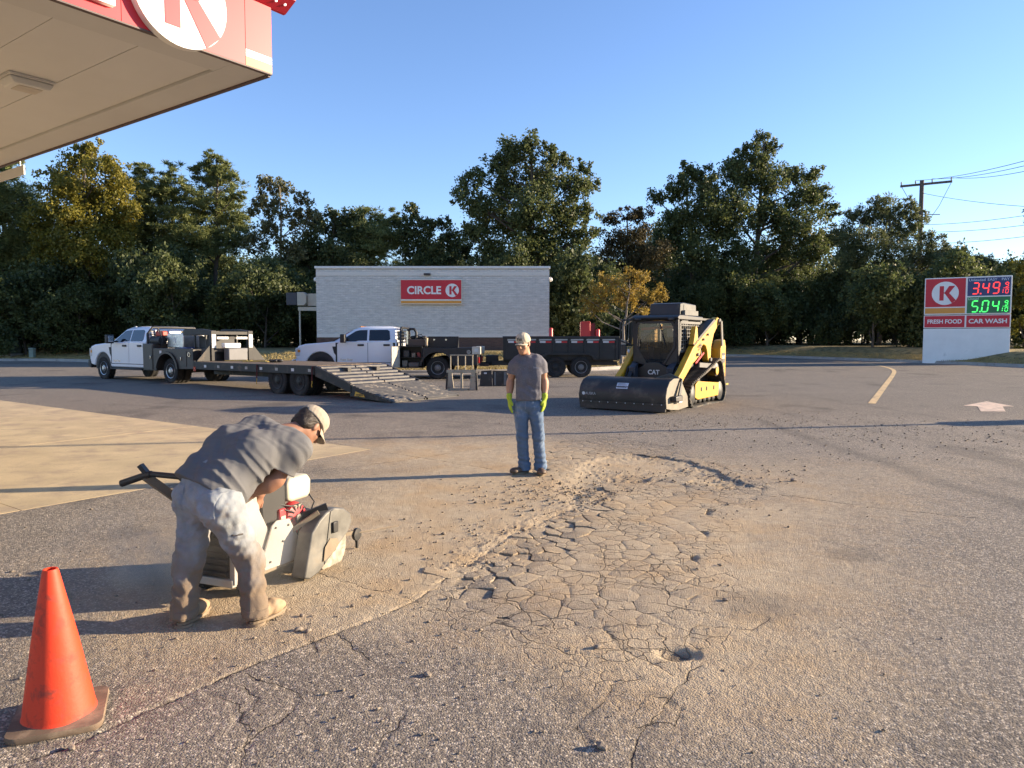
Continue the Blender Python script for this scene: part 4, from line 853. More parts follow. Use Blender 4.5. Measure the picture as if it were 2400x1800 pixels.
def put(proto, x, y, s, label, grp):
    label = label % where(x, y)
    o = proto if id(proto) not in used else copy_tree(proto); used.add(id(proto))
    o.location = (x, y, bz_(x, y) - .1); o.scale = (s, s, s * rb.uniform(.9, 1.15)); o.rotation_euler = (0, 0, rb.uniform(0, 6.28)); tag(o, label, 'tree', grp)
i = 0
for px in range(-120, 2480, 62):
    if 780 < px < 1250: continue
    Y = 47.5 + rb.uniform(-1, 4) if px < 780 else (49 if px < 1400 else 58.5 + rb.uniform(-.5, 3)) if px < 1990 else 49.5 + rb.uniform(-1, 3)
    p = pt(px + rb.uniform(-20, 20), 800, Y); lim = float(ky(p.x)) + 2.6; yy = max(p.y, lim)
    put(PROT[i % 4], p.x * yy / p.y, yy, rb.uniform(.8, 1.15), 'dark bush under the trees %s', 'understorey bushes along the edge of the wood'); i += 1
i = 0
for px in range(-180, 2300, 82):
    Y = 66 + rb.uniform(-2, 6); p = pt(px, 800, Y); s = .80 if px < 1400 else (.86 if px < 1900 else .55)
    put(REAR[i % 3], p.x, Y, s * rb.uniform(.85, 1.05), 'dark rear tree deep in the wood %s', 'rear trees deep in the wood'); i += 1
for px in range(-150, 2250, 150):
    Y = 59 + rb.uniform(-1, 2); p = pt(px, 800, Y); put(REAR[i % 3], p.x, Y, .55 * rb.uniform(.85, 1.1), 'dark rear tree deep in the wood %s', 'rear trees deep in the wood'); i += 1
for px in range(-150, 2450, 70):
    Y = (55.5 if px < 1250 else 63) + rb.uniform(0, 2); p = pt(px, 800, Y); put(PROT[i % 4], p.x, Y, 1.0 * rb.uniform(.9, 1.15), 'dark bush under the trees %s', 'understorey bushes along the edge of the wood'); i += 1
for px in range(-150, 2450, 75):
    Y = (72 if px < 1250 else 76) + rb.uniform(0, 3); p = pt(px, 800, Y); put(PROT[i % 4], p.x, Y, 1.35 * rb.uniform(.9, 1.15), 'dark bush under the trees %s', 'understorey bushes along the edge of the wood'); i += 1
for (x, y) in ((44, 55), (50, 62), (43, 68), (56, 52), (40, 76)): put(REAR[i % 3], x, y, rb.uniform(.7, .9), 'dark rear tree deep in the wood %s', 'rear trees deep in the wood'); i += 1
# ------------------------------------------------------------------ vehicles: shared pieces
PW = M('truck_white', (.74, .75, .78), .32, var=.03, vs_=1.5, coat=.6, dust=((.50, .46, .41), .16, 1.6))
BLK = M('black_steel', (.014, .014, .015), .5, var=.3, vs_=4, dust=((.10, .085, .07), .25, 3.))
TAUPE = M('taupe_steel', (.045, .038, .032), .5, var=.2, vs_=3, dust=((.12, .10, .08), .22, 3.))
PLA = M('black_plastic', (.018, .018, .019), .6, var=.2)
GLS = M('tinted_glass', (.012, .016, .022), .06, var=0, spec=.7)
CHR = M('chrome', (.62, .62, .62), .18, metal=1, var=.05)
ALU = M('aluminium', (.50, .50, .50), .38, metal=.9, var=.12, vs_=6)
TYR = M('tyre_rubber', (.018, .017, .016), .88, var=.25, vs_=6, bump=.004, bs=60, dust=((.09, .075, .06), .38, 4.))
RIMG = M('rim_grey', (.20, .20, .20), .5, metal=.5, dust=((.16, .13, .10), .3, 5.)); RIMB = M('rim_black', (.018, .018, .018), .5, metal=.2, dust=((.10, .085, .07), .3, 5.))
LENSW = M('lamp_glass', (.55, .55, .55), .15, var=.1); LENSR = M('lamp_red', (.4, .015, .012), .25, var=.05); LENSA = M('lamp_amber', (.6, .22, .03), .25, var=.05)
REFW = M('reflector_white', (.62, .62, .62), .4, var=.1); REFR = M('reflector_red', (.5, .02, .025), .4, var=.1)
PLANK = M('deck_plank', (.20, .145, .095), .9, var=.35, vs_=3, aniso=(.5, 6, 1), bump=.006, bs=25, dust=((.30, .23, .16), .45, 2.))
WHC = {}; rb = random.Random(99)
def wheel(parent, loc, r, wd, rim, out=1, key='a'):
    """tyre with rim, hub and hand holes; out = +1 when the outer face looks to +y"""
    k = (r, wd, rim.name, out, key)
    if k not in WHC:
        h = wd / 2; rr_ = r * .62
        ty = MB().lathe([(rr_, -h * .85), (r * .8, -h), (r * .93, -h * .97), (r, -h * .72), (r * 1.005, -h * .25), (r, 0), (r * 1.005, h * .25), (r, h * .72), (r * .93, h * .97), (r * .8, h), (rr_, h * .85)], axis='y', n=36)
        for i in range(36):                 # tread blocks
            a = 2 * math.pi * i / 36; m = Matrix.Rotation(-a, 3, 'Y')
            for s in (-1, 1): ty.box(m @ Vector((r * 1.003, s * wd * .30, 0)), (.022, wd * .30, r * .11), m)
        rm = MB().lathe([(rr_, h * .84), (rr_ * .97, h * .98), (rr_ * .90, h * .9), (rr_ * .84, h * .55), (rr_ * .55, h * .66), (rr_ * .42, h * .95), (rr_ * .28, h * 1.0), (rr_ * .24, h * 1.12), (.004, h * 1.14)] if out > 0 else [(rr_, -h * .84), (rr_ * .97, -h * .98), (rr_ * .90, -h * .9), (rr_ * .84, -h * .55), (rr_ * .55, -h * .66), (rr_ * .42, -h * .95), (rr_ * .28, -h * 1.0), (rr_ * .24, -h * 1.12), (.004, -h * 1.14)], axis='y', n=28)
        hh = MB()
        for i in range(8):
            a = 2 * math.pi * i / 8; c = Vector((math.cos(a) * rr_ * .70, out * h * .63, math.sin(a) * rr_ * .70)); hh.cyl(c - Vector((0, .012, 0)), c + Vector((0, .012, 0)), rr_ * .11, 8)
            a += .39; c = Vector((math.cos(a) * rr_ * .34, out * h * .99, math.sin(a) * rr_ * .34)); hh.cyl(c - Vector((0, .012, 0)), c + Vector((0, .015, 0)), rr_ * .05, 6)
        o = ty.build('wheel', TYR, parent, 35); a = rm.build('rim', rim, o, 35); b = hh.build('hand_holes', PLA, o); b['kind'] = 'stuff'
        WHC[k] = (o.data, a.data, b.data)
    else:
        D = WHC[k]; o = bpy.data.objects.new('wheel', D[0]); COL.objects.link(o); o.parent = parent
        for nm, d in (('rim', D[1]), ('hand_holes', D[2])):
            c = bpy.data.objects.new(nm, d); COL.objects.link(c); c.parent = o
            if nm == 'hand_holes': c['kind'] = 'stuff'
    o.location = loc; return o
def arch(cx, cz, r, zc, n=12):              # points of an arch cut, from +x to -x
    a0 = math.asin((zc - cz) / r); return [(cx + r * math.cos(a0 + (math.pi - 2 * a0) * i / n), cz + r * math.sin(a0 + (math.pi - 2 * a0) * i / n)) for i in range(n + 1)]

def truck_cab(t, bull=False):
    HW = 1.0; WB = 4.45
    prof = [(5.30, .56), (5.38, .78), (5.37, 1.08), (5.28, 1.24), (5.0, 1.315), (4.4, 1.36), (3.9, 1.41), (1.55, 1.41), (1.55, .48), (3.86, .48)] + arch(WB, .46, .56, .52)[::-1] + [(5.05, .52)]
    MB().prism(prof, -HW, HW).build('body', PW, t, None, .07, 3)
    MB().mm(1.6, 5.1, -.9, .9, .45, .6).build('underbody', PLA, t)
    for s in (-1, 1): MB().prism(arch(WB, .46, .545, .40, 14), s * .45, s * .97).build('wheel_well', PLA, t)
    # greenhouse
    def yw(z): return .965 - (z - 1.40) / .55 * .19
    ring = lambda z, xf, xr, w: [(xf, -w * .86, z), (xf - .12, -w, z), (xr, -w, z), (xr, w, z), (xf - .12, w, z), (xf, w * .86, z)]
    MB().ringloft([ring(1.38, 4.0, 1.555, .965), ring(1.86, 3.22, 1.60, yw(1.86)), ring(1.95, 2.98, 1.68, .70), ring(1.985, 2.7, 1.85, .45)]).build('cab', PW, t, None, .035, 2)
    for s in (-1, 1):
        def glass(P, nm='side_window'):
            V = [(x, s * (yw(z) + e), z) for e in (-.02, .006) for x, z in P]; k = len(P)
            return MB().add(V, [tuple(range(k)), tuple(range(k, 2 * k))] + [(i, (i + 1) % k, k + (i + 1) % k, k + i) for i in range(k)]).build(nm, GLS, t)
        glass([(3.66, 1.38), (3.64, 1.46), (3.12, 1.80), (2.98, 1.835), (2.68, 1.845), (2.68, 1.44), (3.0, 1.44), (3.22, 1.38)]); glass([(2.60, 1.44), (2.60, 1.845), (1.92, 1.85), (1.84, 1.80), (1.80, 1.50), (1.86, 1.44)])
        def door(P):
            d = MB().prism(P, s * (HW - .004), s * (HW + .010)).build('door', PW, t, None, .006); return d
        d1 = door([(3.80, .62), (3.80, 1.30), (3.72, 1.395), (2.648, 1.395), (2.648, .62)]); d2 = door([(2.632, .62), (2.632, 1.395), (1.70, 1.395), (1.66, 1.1), (1.66, .62)])
        for d, x in ((d1, 2.80), (d2, 1.82)): MB().mm(x - .02, x + .22, s * (HW + .008), s * (HW + .045), 1.24, 1.31).build('handle', PLA, d, None, .01)
        MB().prism([(3.86, .60), (3.86, 1.36), (1.60, 1.36), (1.60, .60)], s * (HW - .008), s * (HW + .001)).build('door_gap', PLA, t)
        m = MB().mm(3.42, 3.60, s * 1.10, s * 1.36, 1.36, 1.68).build('mirror', PLA, t, None, .03); MB().mm(3.50, 3.54, s * .95, s * 1.12, 1.40, 1.46).build('arm', PLA, m); MB().mm(3.41, 3.419, s * 1.13, s * 1.33, 1.42, 1.64).build('glass', CHR, m)
        MB().prism([(3.86, 1.22), (3.98, 1.22), (3.92, .98), (3.83, .86), (3.83, 1.1)], s * (HW - .002), s * (HW + .014)).build('fender_vent', PLA, t)
        hl = MB().prism([(5.22, .86), (5.395, .86), (5.39, 1.16), (5.20, 1.20)], s * .70, s * 1.008).build('headlight', LENSW, t, None, .02); MB().mm(5.20, 5.30, s * 1.009, s * 1.013, 1.00, 1.10).build('side_marker', LENSA, hl)
        MB().mm(1.7, 3.7, s * .93, s * 1.08, .40, .46).build('running_board', PLA, t, None, .02)
        text('badge', 'Super Duty', .10, (3.45, s * (HW + .012), .72), (R(90), 0, R(180) if s > 0 else 0), CHR, t, .01)
    WSH = [(3.97, -.78, 1.44), (3.97, .78, 1.44), (3.27, .66, 1.83), (3.27, -.66, 1.83)]
    MB().add([(x + e * .3, y, z + e * .45) for e in (-.02, .03) for x, y, z in WSH], [(0, 1, 2, 3), (4, 5, 6, 7), (0, 1, 5, 4), (1, 2, 6, 5), (2, 3, 7, 6), (3, 0, 4, 7)]).build('windscreen', GLS, t)
    MB().mm(1.535, 1.60, -.62, .62, 1.46, 1.80).build('rear_window', GLS, t)
    g = MB().mm(5.36, 5.41, -.68, .68, .80, 1.18).build('grille', PLA, t, None, .02)
    for k in range(4): MB().mm(5.40, 5.425, -.66, .66, .85 + k * .085, .88 + k * .085).build('grille_bar', CHR if not bull else PLA, g)
    MB().prism([(5.30, .42), (5.52, .46), (5.54, .72), (5.34, .76)], -1.0, 1.0).build('bumper', PLA if bull else CHR, t, None, .03)
    if bull:
        bb = MB().tube([(5.5, -.85, .5), (5.60, -.85, .9), (5.56, -.80, 1.25), (5.56, .80, 1.25), (5.60, .85, .9), (5.5, .85, .5)], .04, 8).build('grille_guard', PLA, t, 60)
        for y in (-.45, 0, .45): MB().cyl((5.57, y, .6), (5.56, y, 1.25), .03, 8).build('bar', PLA, bb, 60)
        for z in (.85, 1.05): MB().cyl((5.59, -.84, z), (5.59, .84, z), .02, 8).build('bar', PLA, bb, 60)
    for k in range(5): MB().ell((3.0, -.5 + k * .25, 1.965), (.05, .05, .03), 5).build('roof_marker', LENSA if not bull else LENSW, t, 180)
    for s in (-1, 1): wheel(t, (WB, s * .86, .42), .42, .26, ALU if bull else RIMG, s)
    for s in (-1, 1):
        wheel(t, (0, s * .92, .42), .42, .26, ALU if bull else RIMG, s, 'r'); wheel(t, (0, s * .62, .42), .42, .25, RIMB, s, 'ri')
    MB().cyl((0, -.9, .42), (0, .9, .42), .09, 10).build('axle', PLA, t); MB().mm(-1.4, 3.6, -.42, -.32, .55, .75).build('frame_rail', PLA, t); MB().mm(-1.4, 3.6, .32, .42, .55, .75).build('frame_rail', PLA, t)
def rack(t, x, m, lights=True):              # headache rack behind the cab
    r_ = MB().tube([(x, -1.0, 1.15), (x, -1.0, 1.7), (x, -.82, 1.93), (x, .82, 1.93), (x, 1.0, 1.7), (x, 1.0, 1.15)], .045, 8).build('headache_rack', m, t, 60)
    for z in (1.4, 1.55, 1.68, 1.80): MB().bar((x, -.92, z), (x, .92, z), .03, .035).build('bar', m, r_)
    for y in (-.6, .6): MB().bar((x, y, 1.2), (x, y, 1.9), .04, .04, (1, 0, 0)).build('bar', m, r_)
    if lights:
        for y in (-.72, -.62, .62, .72): MB().box((x - .05, y, 1.76), (.03, .055, .17)).build('work_light', REFW, r_, None, .008)

# ---------------- truck with the gooseneck trailer
T1 = at(408, 898); T1F = at(244, 887.5); yaw1 = math.atan2(T1F.y - T1.y, T1F.x - T1.x)
off_ = Matrix.Rotation(yaw1, 3, 'Z') @ Vector((0, .92, 0)); p = T1 - off_
t = thing('work_truck', 'white crew cab truck with dark tool body pulling the flatbed trailer', 'truck', (p.x, p.y, gz(p.y)), yaw1, 'white work trucks')
truck_cab(t, True); m = TAUPE
for s in (-1, 1):
    a, b = s * .60, s * 1.16
    MB().prism([(1.46, .42), (1.46, 1.36), (.82, 1.36), (.82, .42)], a, b).build('tool_box', m, t, None, .012)
    MB().prism([(.815, .42), (.815, 1.20), (-1.50, 1.20), (-1.50, .52), (-.64, .50)] + arch(0, .42, .60, .50)[::-1] + [(.66, .42)], a, b).build('side_box', m, t, None, .012)
    dr = [((1.42, .46), (.86, 1.32)), ((-.78, .60), (-1.14, 1.12))]
    for (x0, z0), (x1, z1) in dr:
        d = MB().mm(x1, x0, b, b + s * .014, z0, z1).build('tool_box_door', m, t, None, .006); MB().box((x1 + .08 if x1 > 0 else x0 - .08, b + s * .03, (z0 + z1) / 2), (.035, .03, .12)).build('latch', CHR, d, None, .006)
    MB().prism([(q[0] * 1.0, q[1]) for q in arch(0, .42, .68, .50)] + [(q[0], q[1]) for q in arch(0, .42, .60, .50)[::-1]], b, b + s * .05).build('wheel_arch', m, t)
    MB().mm(.30, .42, b, b + s * .01, 1.02, 1.12).build('marker_lamp', REFW, t); MB().lathe([(.075, b + s * .0), (.075, b + s * .02), (.055, b + s * .02), (.05, b)], c=(-1.30, 0, 1.0), axis='y', n=16).build('filler_ring', CHR, t)
    MB().mm(-1.56, -1.505, s * .78, s * 1.1, .6, .8).build('tail_lamp', LENSR, t)
MB().mm(-1.5, 1.46, -.599, .599, .96, 1.03).build('bed_deck', m, t); MB().mm(-1.52, -1.45, -.599, .599, .5, 1.0).build('rear_panel', m, t); rack(t, 1.40, BLK)
MB().mm(-.35, .62, -.55, .75, 1.205, 1.72).build('fuel_tank', M('diamond_plate', (.55, .55, .55), .32, metal=.95, var=.2, vs_=10, bump=.01, bs=30), t, None, .03)
MB().cyl((.72, .85, 1.46), (1.3, .85, 1.46), .16, 16).build('air_tank', PLA, t, 50); MB().mm(.8, 1.25, .45, .8, 1.62, 1.80).build('hose_reel', M('reel_red', (.45, .05, .03), .45), t, None, .03)
MB().mm(.75, 1.0, .1, .6, 1.5, 1.82).build('pump', ALU, t, None, .04); MB().tube([(.95, .9, 1.8), (.7, 1.0, 1.85), (.55, .95, 1.5), (.6, .98, 1.2)], .02, 6).build('hose', PLA, t, 60)
MB().mm(-.9, -.5, .7, 1.0, 1.202, 1.24).build('tray', M('tray_blue', (.04, .06, .22), .5), t)
# work light frame and small machine standing on the bed tail
MB().mm(-1.45, -.85, -.5, .5, 1.035, 1.62).build('welder', PLA, t, None, .03); fr_ = MB().bar((-1.42, -.6, 1.03), (-1.42, -.6, 1.72), .04, .04, (1, 0, 0)).build('pipe_frame', BLK, t)
for q in (((-1.42, .6, 1.03), (-1.42, .6, 1.72)), ((-1.42, -.62, 1.70), (-1.42, .62, 1.70)), ((-.8, .6, 1.03), (-.8, .6, 1.72)), ((-1.42, .6, 1.70), (-.8, .6, 1.70))): MB().bar(*q, .04, .04, (1, .01, 0)).build('bar', BLK, fr_)
text('brand_emblem', 'Y', .3, (.14, .756, 1.47), (R(90), 0, R(180)), WHT, t, .03)

# ---------------- truck in front of the building
T2 = at(1027, 888.5); T2F = at(751, 888.0); yaw2 = math.atan2(T2F.y - T2.y, T2F.x - T2.x); p = T2 - Matrix.Rotation(yaw2, 3, 'Z') @ Vector((0, .92, 0))
t = thing('work_truck', 'white crew cab truck with black tool body, its lids open, by building', 'truck', (p.x, p.y, gz(p.y)), yaw2, 'white work trucks')
truck_cab(t, False); m = BLK
for s in (-1, 1):
    a, b = s * .60, s * 1.16
    MB().prism([(.545, .42), (.545, 1.17), (-1.50, 1.17), (-1.50, .52), (-.64, .50)] + arch(0, .42, .60, .50)[::-1] + [], a, b).build('side_box', m, t, None, .012)
    if s < 0: MB().prism([(1.46, .42), (1.46, 1.24), (.55, 1.24), (.55, .42)], a, b).build('tool_box', m, t, None, .012)
    MB().prism(arch(0, .42, .68, .50) + arch(0, .42, .60, .50)[::-1], b, b + s * .05).build('wheel_arch', m, t)
    MB().mm(-.06, .10, b, b + s * .01, 1.02, 1.08).build('marker_lamp', REFW, t); MB().lathe([(.075, b), (.075, b + s * .02), (.055, b + s * .02), (.05, b)], c=(-1.18, 0, 1.02), axis='y', n=16).build('filler_ring', GREYM, t)
    c_ = MB().mm(-1.62, -1.30, s * .85, s * 1.175, .93, 1.215).build('rear_corner_box', M('cream_metal', (.50, .46, .38), .5), t, None, .015); MB().mm(-1.52, -1.40, s * 1.176, s * 1.182, 1.02, 1.14).build('lamp', LENSW, c_)
    MB().mm(-1.56, -1.505, s * .78, s * 1.1, .6, .82).build('tail_lamp', LENSR, t)
# open compartment on the near side
oc = MB().mm(.56, 1.46, .602, .63, .42, 1.24).build('open_tool_box', m, t)
for q in ((.56, 1.46, .631, 1.16, .42, .45), (.56, 1.46, .631, 1.16, 1.21, 1.24), (.56, .585, .631, 1.16, .451, 1.209), (1.435, 1.46, .631, 1.16, .451, 1.209), (.586, 1.434, .631, 1.10, .80, .815)): MB().mm(*q).build('panel', m, oc)
for q, c in (((.66, .80, .7, .9, .816, 1.0), (.30, .06, .05)), ((.85, 1.0, .7, .95, .816, .98), (.25, .2, .15)), ((1.08, 1.3, .7, 1.0, .816, 1.08), (.05, .05, .05)), ((.7, 1.1, .7, 1.05, .452, .62), (.12, .11, .10)), ((1.15, 1.35, .7, 1.0, .452, .7), (.2, .18, .15))): MB().mm(*q).build('tool', M('tool_%d' % int(c[0] * 100), c, .6), oc, None, .02)
MB().prism([(1.40, 1.17), (1.43, 1.17), (1.62, 1.72), (1.59, 1.72)], .45, 1.22, 'z').build('tool_box_door', M('door_inner_tan', (.40, .36, .30), .6, dust=((.15, .12, .1), .4, 6.)), oc)
MB().mm(-1.5, 1.46, -.599, .599, .96, 1.03).build('bed_deck', m, t); MB().mm(-1.52, -1.45, -.599, .599, .5, 1.16).build('rear_panel', m, t); rack(t, 1.40, BLK, False)
MB().tube([(1.15, .9, 1.24), (1.15, .9, 1.75), (1.05, .9, 1.88), (.9, .9, 1.88), (.82, .9, 1.75), (.82, .9, 1.5)], .05, 10).build('exhaust_hoop', PLA, t, 60); MB().cyl((1.15, .96, 1.3), (1.15, .96, 1.8), .045, 10).build('chrome_tube', CHR, t, 60)
MB().mm(.45, 1.1, .5, 1.0, 1.245, 1.50).build('crate', M('crate_brown', (.09, .06, .045), .8), t, None, .02); MB().mm(.40, .47, .45, 1.05, 1.245, 1.54).build('crate_end', M('crate_tan', (.32, .25, .17), .8), t)
for x in (.55, .75, .95): MB().ell((x, .8, 1.56), (.12, .12, .07), 6).build('tool_bundle', PLA, t, 180)
MB().tube([(.95, .95, 1.6), (.6, 1.05, 1.68), (.45, 1.1, 1.4), (.38, 1.1, 1.22)], .016, 6).build('hose', PLA, t, 60)
ld = MB().mm(-.75, .44, .60, .63, 1.175, 1.60).build('open_lid', m, t, None, .01)
for x in (-.76, .45): MB().prism([(.64, 1.18), (1.0, 1.18), (.64, 1.58)], x, x + .02, 'x').build('lid_gusset', m, ld)
for x in (-.3, .15): MB().mm(x, x + .06, .631, .64, 1.45, 1.5).build('clip', CHR, ld)
for i in range(9): MB().box((-.85 - .06 * i, .3 + .07 * (i % 4), 1.06), (.05, .5, .04), Matrix.Rotation(i * .4, 3, 'Z')).build('lumber_scrap', PLANK, t)
text('window_sticker', 'Y', .16, (1.93, .927, 1.50), (R(72), 0, R(180)), WHT, t, .02)
MB().bar((-1.5, 0, .5), (-1.85, 0, .5), .10, .10).build('hitch', BLK, t)

# ---------------- gooseneck flatbed trailer
tip = at(917, 945.5); fy = math.atan2(.6, -.8)
t = thing('flatbed_trailer', 'long flatbed gooseneck trailer with plank deck and lowered black ramps', 'trailer', (tip.x, tip.y, gz(tip.y)), fy)
# local: x forward, y left = near side at y 0, far side at -TW
TW = 2.59; STL = M('trailer_black', (.016, .015, .014), .6, var=.3, vs_=3, dust=((.13, .105, .08), .42, 3.)); RMP = M('ramp_steel', (.045, .042, .04), .55, var=.35, vs_=5, dust=((.30, .25, .19), .42, 5.))
dz = .86
for y in (-.05, -TW + .05): MB().mm(2.96, 9.0, y - .05, y + .05, dz - .24, dz - .005).build('side_rail', STL, t, None, .008)
for y in (-.75, -1.8): MB().mm(2.4, 9.0, y - .06, y + .06, dz - .42, dz - .06).build('main_beam', STL, t)
n = 14
for k in range(n): 
    y0 = -.11 - k * (TW - .22) / n; MB().mm(2.98, 8.98, y0 - (TW - .22) / n + .012, y0, dz - .05, dz + .004 * (k % 3)).build('plank', PLANK, t)
for x in np.arange(3.2, 9, .62): MB().mm(x, x + .05, -TW + .1, -.1, dz - .16, dz - .056).build('cross_member', STL, t)
MB().mm(8.95, 9.05, -TW, 0, dz - .3, dz + .03).build('front_rail', STL, t)
# dovetail
sl_ = (dz - .42) / (2.94 - 1.55)
for y in (-.04, -TW + .04): MB().prism([(1.50, .20), (1.50, .42), (2.94, dz), (2.94, dz - .28)], y - .035, y + .035).build('dovetail_side', STL, t)
MB().prism([(1.55, .36), (1.55, .395), (2.95, dz - .02), (2.95, dz - .06)], -TW + .08, -.08).build('dovetail_plate', RMP, t)
for hf in (0, 1):
    ya, yb = -.10 - hf * 1.22, -1.27 - hf * 1.22
    for k in range(6):
        x = 1.62 + k * .235; z = .405 + (x - 1.55) * sl_; mb = MB().prism([(x - .02, z - .02), (x, z + .03), (x + .13, z + .03 + .13 * sl_ * .6), (x + .14, z + .02)], yb, ya); mb.build('cleat', RMP, t)
# ramps, two wide, with angle cleats
for hf in (0, 1):
    ya, yb = -.02 - hf * 1.31, -1.26 - hf * 1.31
    rp = MB().prism([(.02, .01), (.02, .05), (1.52, .40), (1.54, .10)], ya - .04, ya).build('ramp', STL, t); MB().prism([(.02, .01), (.02, .05), (1.52, .40), (1.54, .10)], yb, yb + .04).build('side', STL, rp)
    MB().prism([(.03, .012), (.03, .030), (1.50, .365), (1.50, .33)], yb + .042, ya - .042).build('plate', RMP, rp)
    for k in range(12):
        x = .08 + k * .122; z = .035 + (x - .03) * .228; MB().prism([(x - .035, z - .01), (x + .005, z + .045), (x + .065, z + .05), (x + .05, z + .01)], yb - .01, ya + .01).build('cleat', RMP, rp)
YL = M('decal_yellow', (.60, .36, .03), .5)
dc_ = MB().prism([(.95, .10), (1.35, .12), (1.30, .24), (1.0, .17)], .003, .006).build('decal', YL, t); text('decal_lettering', 'TEXAS', .09, (1.15, .008, .15), (R(90), R(-10), R(180)), STL, t, .02)
# axles, wheels, fender beam
for x in (3.70, 4.70):
    wheel(t, (x, -.18, .42), .42, .27, RIMB, 1, 't'); wheel(t, (x, -.48, .42), .42, .25, RIMB, 1, 't2'); wheel(t, (x, -TW + .18, .42), .42, .27, RIMB, -1, 't'); wheel(t, (x, -TW + .48, .42), .42, .25, RIMB, -1, 't2'); MB().cyl((x, -.3, .42), (x, -TW + .3, .42), .07, 10).build('axle', STL, t)
for k in range(8):
    x = 3.1 + k * .74; MB().mm(x, x + .12, .001, .006, dz - .17, dz - .09).build('reflector', REFW if k % 2 else M('reflector_dull', (.35, .33, .3), .5), t)
MB().mm(8.9, 9.03, .001, .01, dz - .30, dz - .16).build('marker_lamp', LENSR, t)
for x in (5.55, 3.02):
    st = MB().bar((x, .02, dz - .02), (x - .02, .05, .45), .04, .006, (1, 0, 0)).build('ratchet_strap', M('strap_red', (.14, .03, .025), .8), t); MB().tube([(x - .02, .05, .45), (x - .03, .05, .40), (x, .05, .35), (x - .02, .05, .28)], .012, 6).build('hook', YL, st)
# gooseneck bulkhead and neck
for y in (-.62, -1.97):
    up_ = MB().mm(8.86, 9.0, y - .09, y + .09, dz + .01, 1.86).build('upright', STL, t, None, .012); MB().mm(8.85, 8.858, y - .07, y + .07, 1.30, 1.74).build('light_strip', REFW, up_)
    o_ = 1 if y > -1.3 else -1; ye = -.05 if o_ > 0 else -TW + .05
    MB().prism([(y + o_ * .10, dz + .01), (ye, dz + .01), (y + o_ * .10, 1.40)], 8.90, 8.93, 'x').build('gusset', STL, t)
    MB().prism([(8.9, 1.70), (8.9, 1.86), (9.55, 1.92), (10.5, 1.92), (10.6, 1.86), (10.6, 1.70), (9.6, 1.72)], y - .08, y + .08).build('neck_beam', STL, t, None, .012)
for z, hgt in ((1.78, .10), (1.22, .12), (1.62, .07)): MB().mm(8.88, 8.97, -1.88, -.71, z - hgt / 2, z + hgt / 2).build('cross_bar', STL, t)
for y in (-.95, -1.65): MB().mm(8.868, 8.878, y - .2, y + .2, 1.58, 1.66).build('light_strip', REFW, t)
MB().mm(10.3, 10.6, -1.88, -.71, 1.70, 1.86).build('neck_cross_beam', STL, t); MB().tube([(10.4, -1.295, 1.75), (10.4, -1.295, 1.1)], [.09, .08], 10).build('coupler', STL, t)
MB().mm(9.06, 9.75, -1.9, -.7, .9, 1.25).build('tool_tray', STL, t); MB().mm(8.55, 8.84, -1.65, -.95, dz + .02, 1.28).build('chain_box', M('chain_box_grey', (.16, .16, .165), .6), t, None, .03); MB().mm(8.62, 8.82, -1.45, -.85, 1.29, 1.45).build('white_case', WHT, t, None, .03)
STR = M('strap_yellow', (.50, .36, .10), .8)
for i, pl in enumerate(([(8.2, -.6), (7.6, -1.0), (7.2, -.9), (6.6, -1.3)], [(6.9, -.4), (6.3, -.8), (5.9, -.6)])):
    sp = MB()
    for a, b in zip(pl[:-1], pl[1:]): sp.bar((*a, dz + .035), (*b, dz + .045), .07, .03)
    so = sp.build('tie_strap', STR); so.matrix_world = Matrix.Translation((tip.x, tip.y, gz(tip.y))) @ Matrix.Rotation(fy, 4, 'Z'); tag(so, ('yellow tie strap lying on the front of the trailer deck', 'shorter yellow tie strap lying mid deck on the trailer')[i], 'strap')
pb_ = thing('ratchet_pile', 'small dark ratchet and chain pile on the trailer deck', 'ratchet', Matrix.Translation((tip.x, tip.y, gz(tip.y))) @ Matrix.Rotation(fy, 4, 'Z') @ Vector((6.1, -1.0, dz + .02)), fy)
for i in range(6): MB().ell((rb.uniform(-.2, .2), rb.uniform(-.15, .15), .04), (.1, .06, .05), 5, Matrix.Rotation(i, 3, 'Z')).build('ratchet', PLA, pb_, 60)

# ---------------- dump trailer behind the standing man
D0 = at(1331, 884); yw_ = math.pi
t = thing('dump_trailer', 'black tandem axle dump trailer with red and white reflectors on grass edge', 'trailer', (D0.x, D0.y + .9, gz(D0.y)), yw_)
k_ = 1.0; zb, zt = .72, 1.52; xr, xf = -1.98, 2.55
for s in (-1, 1):
    sd_ = MB().mm(xr, xf, s * .86, s * .92, zb, zt).build('side_wall', BLK, t); MB().mm(xr - .02, xf + .02, s * .84, s * .96, zt, zt + .09).build('top_rail', BLK, sd_, None, .01)
    for i in range(8):
        x = xr + .04 + i * .62; MB().mm(x, x + .07, s * .921, s * .965, zb, zt - .002).build('stake', BLK, sd_)
        if i < 7:
            a = MB().mm(x + .12, x + .34, s * .921, s * .926, zt - .17, zt - .10).build('reflector', REFR if s > 0 else REFW, sd_); MB().mm(x + .345, x + .57, s * .921, s * .926, zt - .17, zt - .10).build('reflector', REFW, sd_)
            MB().prism([(x + .10, zt - .02), (x + .60, zt - .02), (x + .60, zt - .09), (x + .10, zt - .07)], s * .921, s * .95).build('tarp_hook', GREYM, sd_)
    MB().prism([(-1.12, .70), (-1.05, .86), (-.86, .95), (.86, .95), (1.05, .86), (1.12, .70), (1.0, .70), (.92, .82), (.8, .88), (-.8, .88), (-.92, .82), (-1.0, .70)], s * .78, s * 1.14).build('fender', BLK, t)
    for x in (-.5, .5): wheel(t, (x, s * .98, .40), .40, .22, RIMG if x < 0 else RIMB, s, 'd')
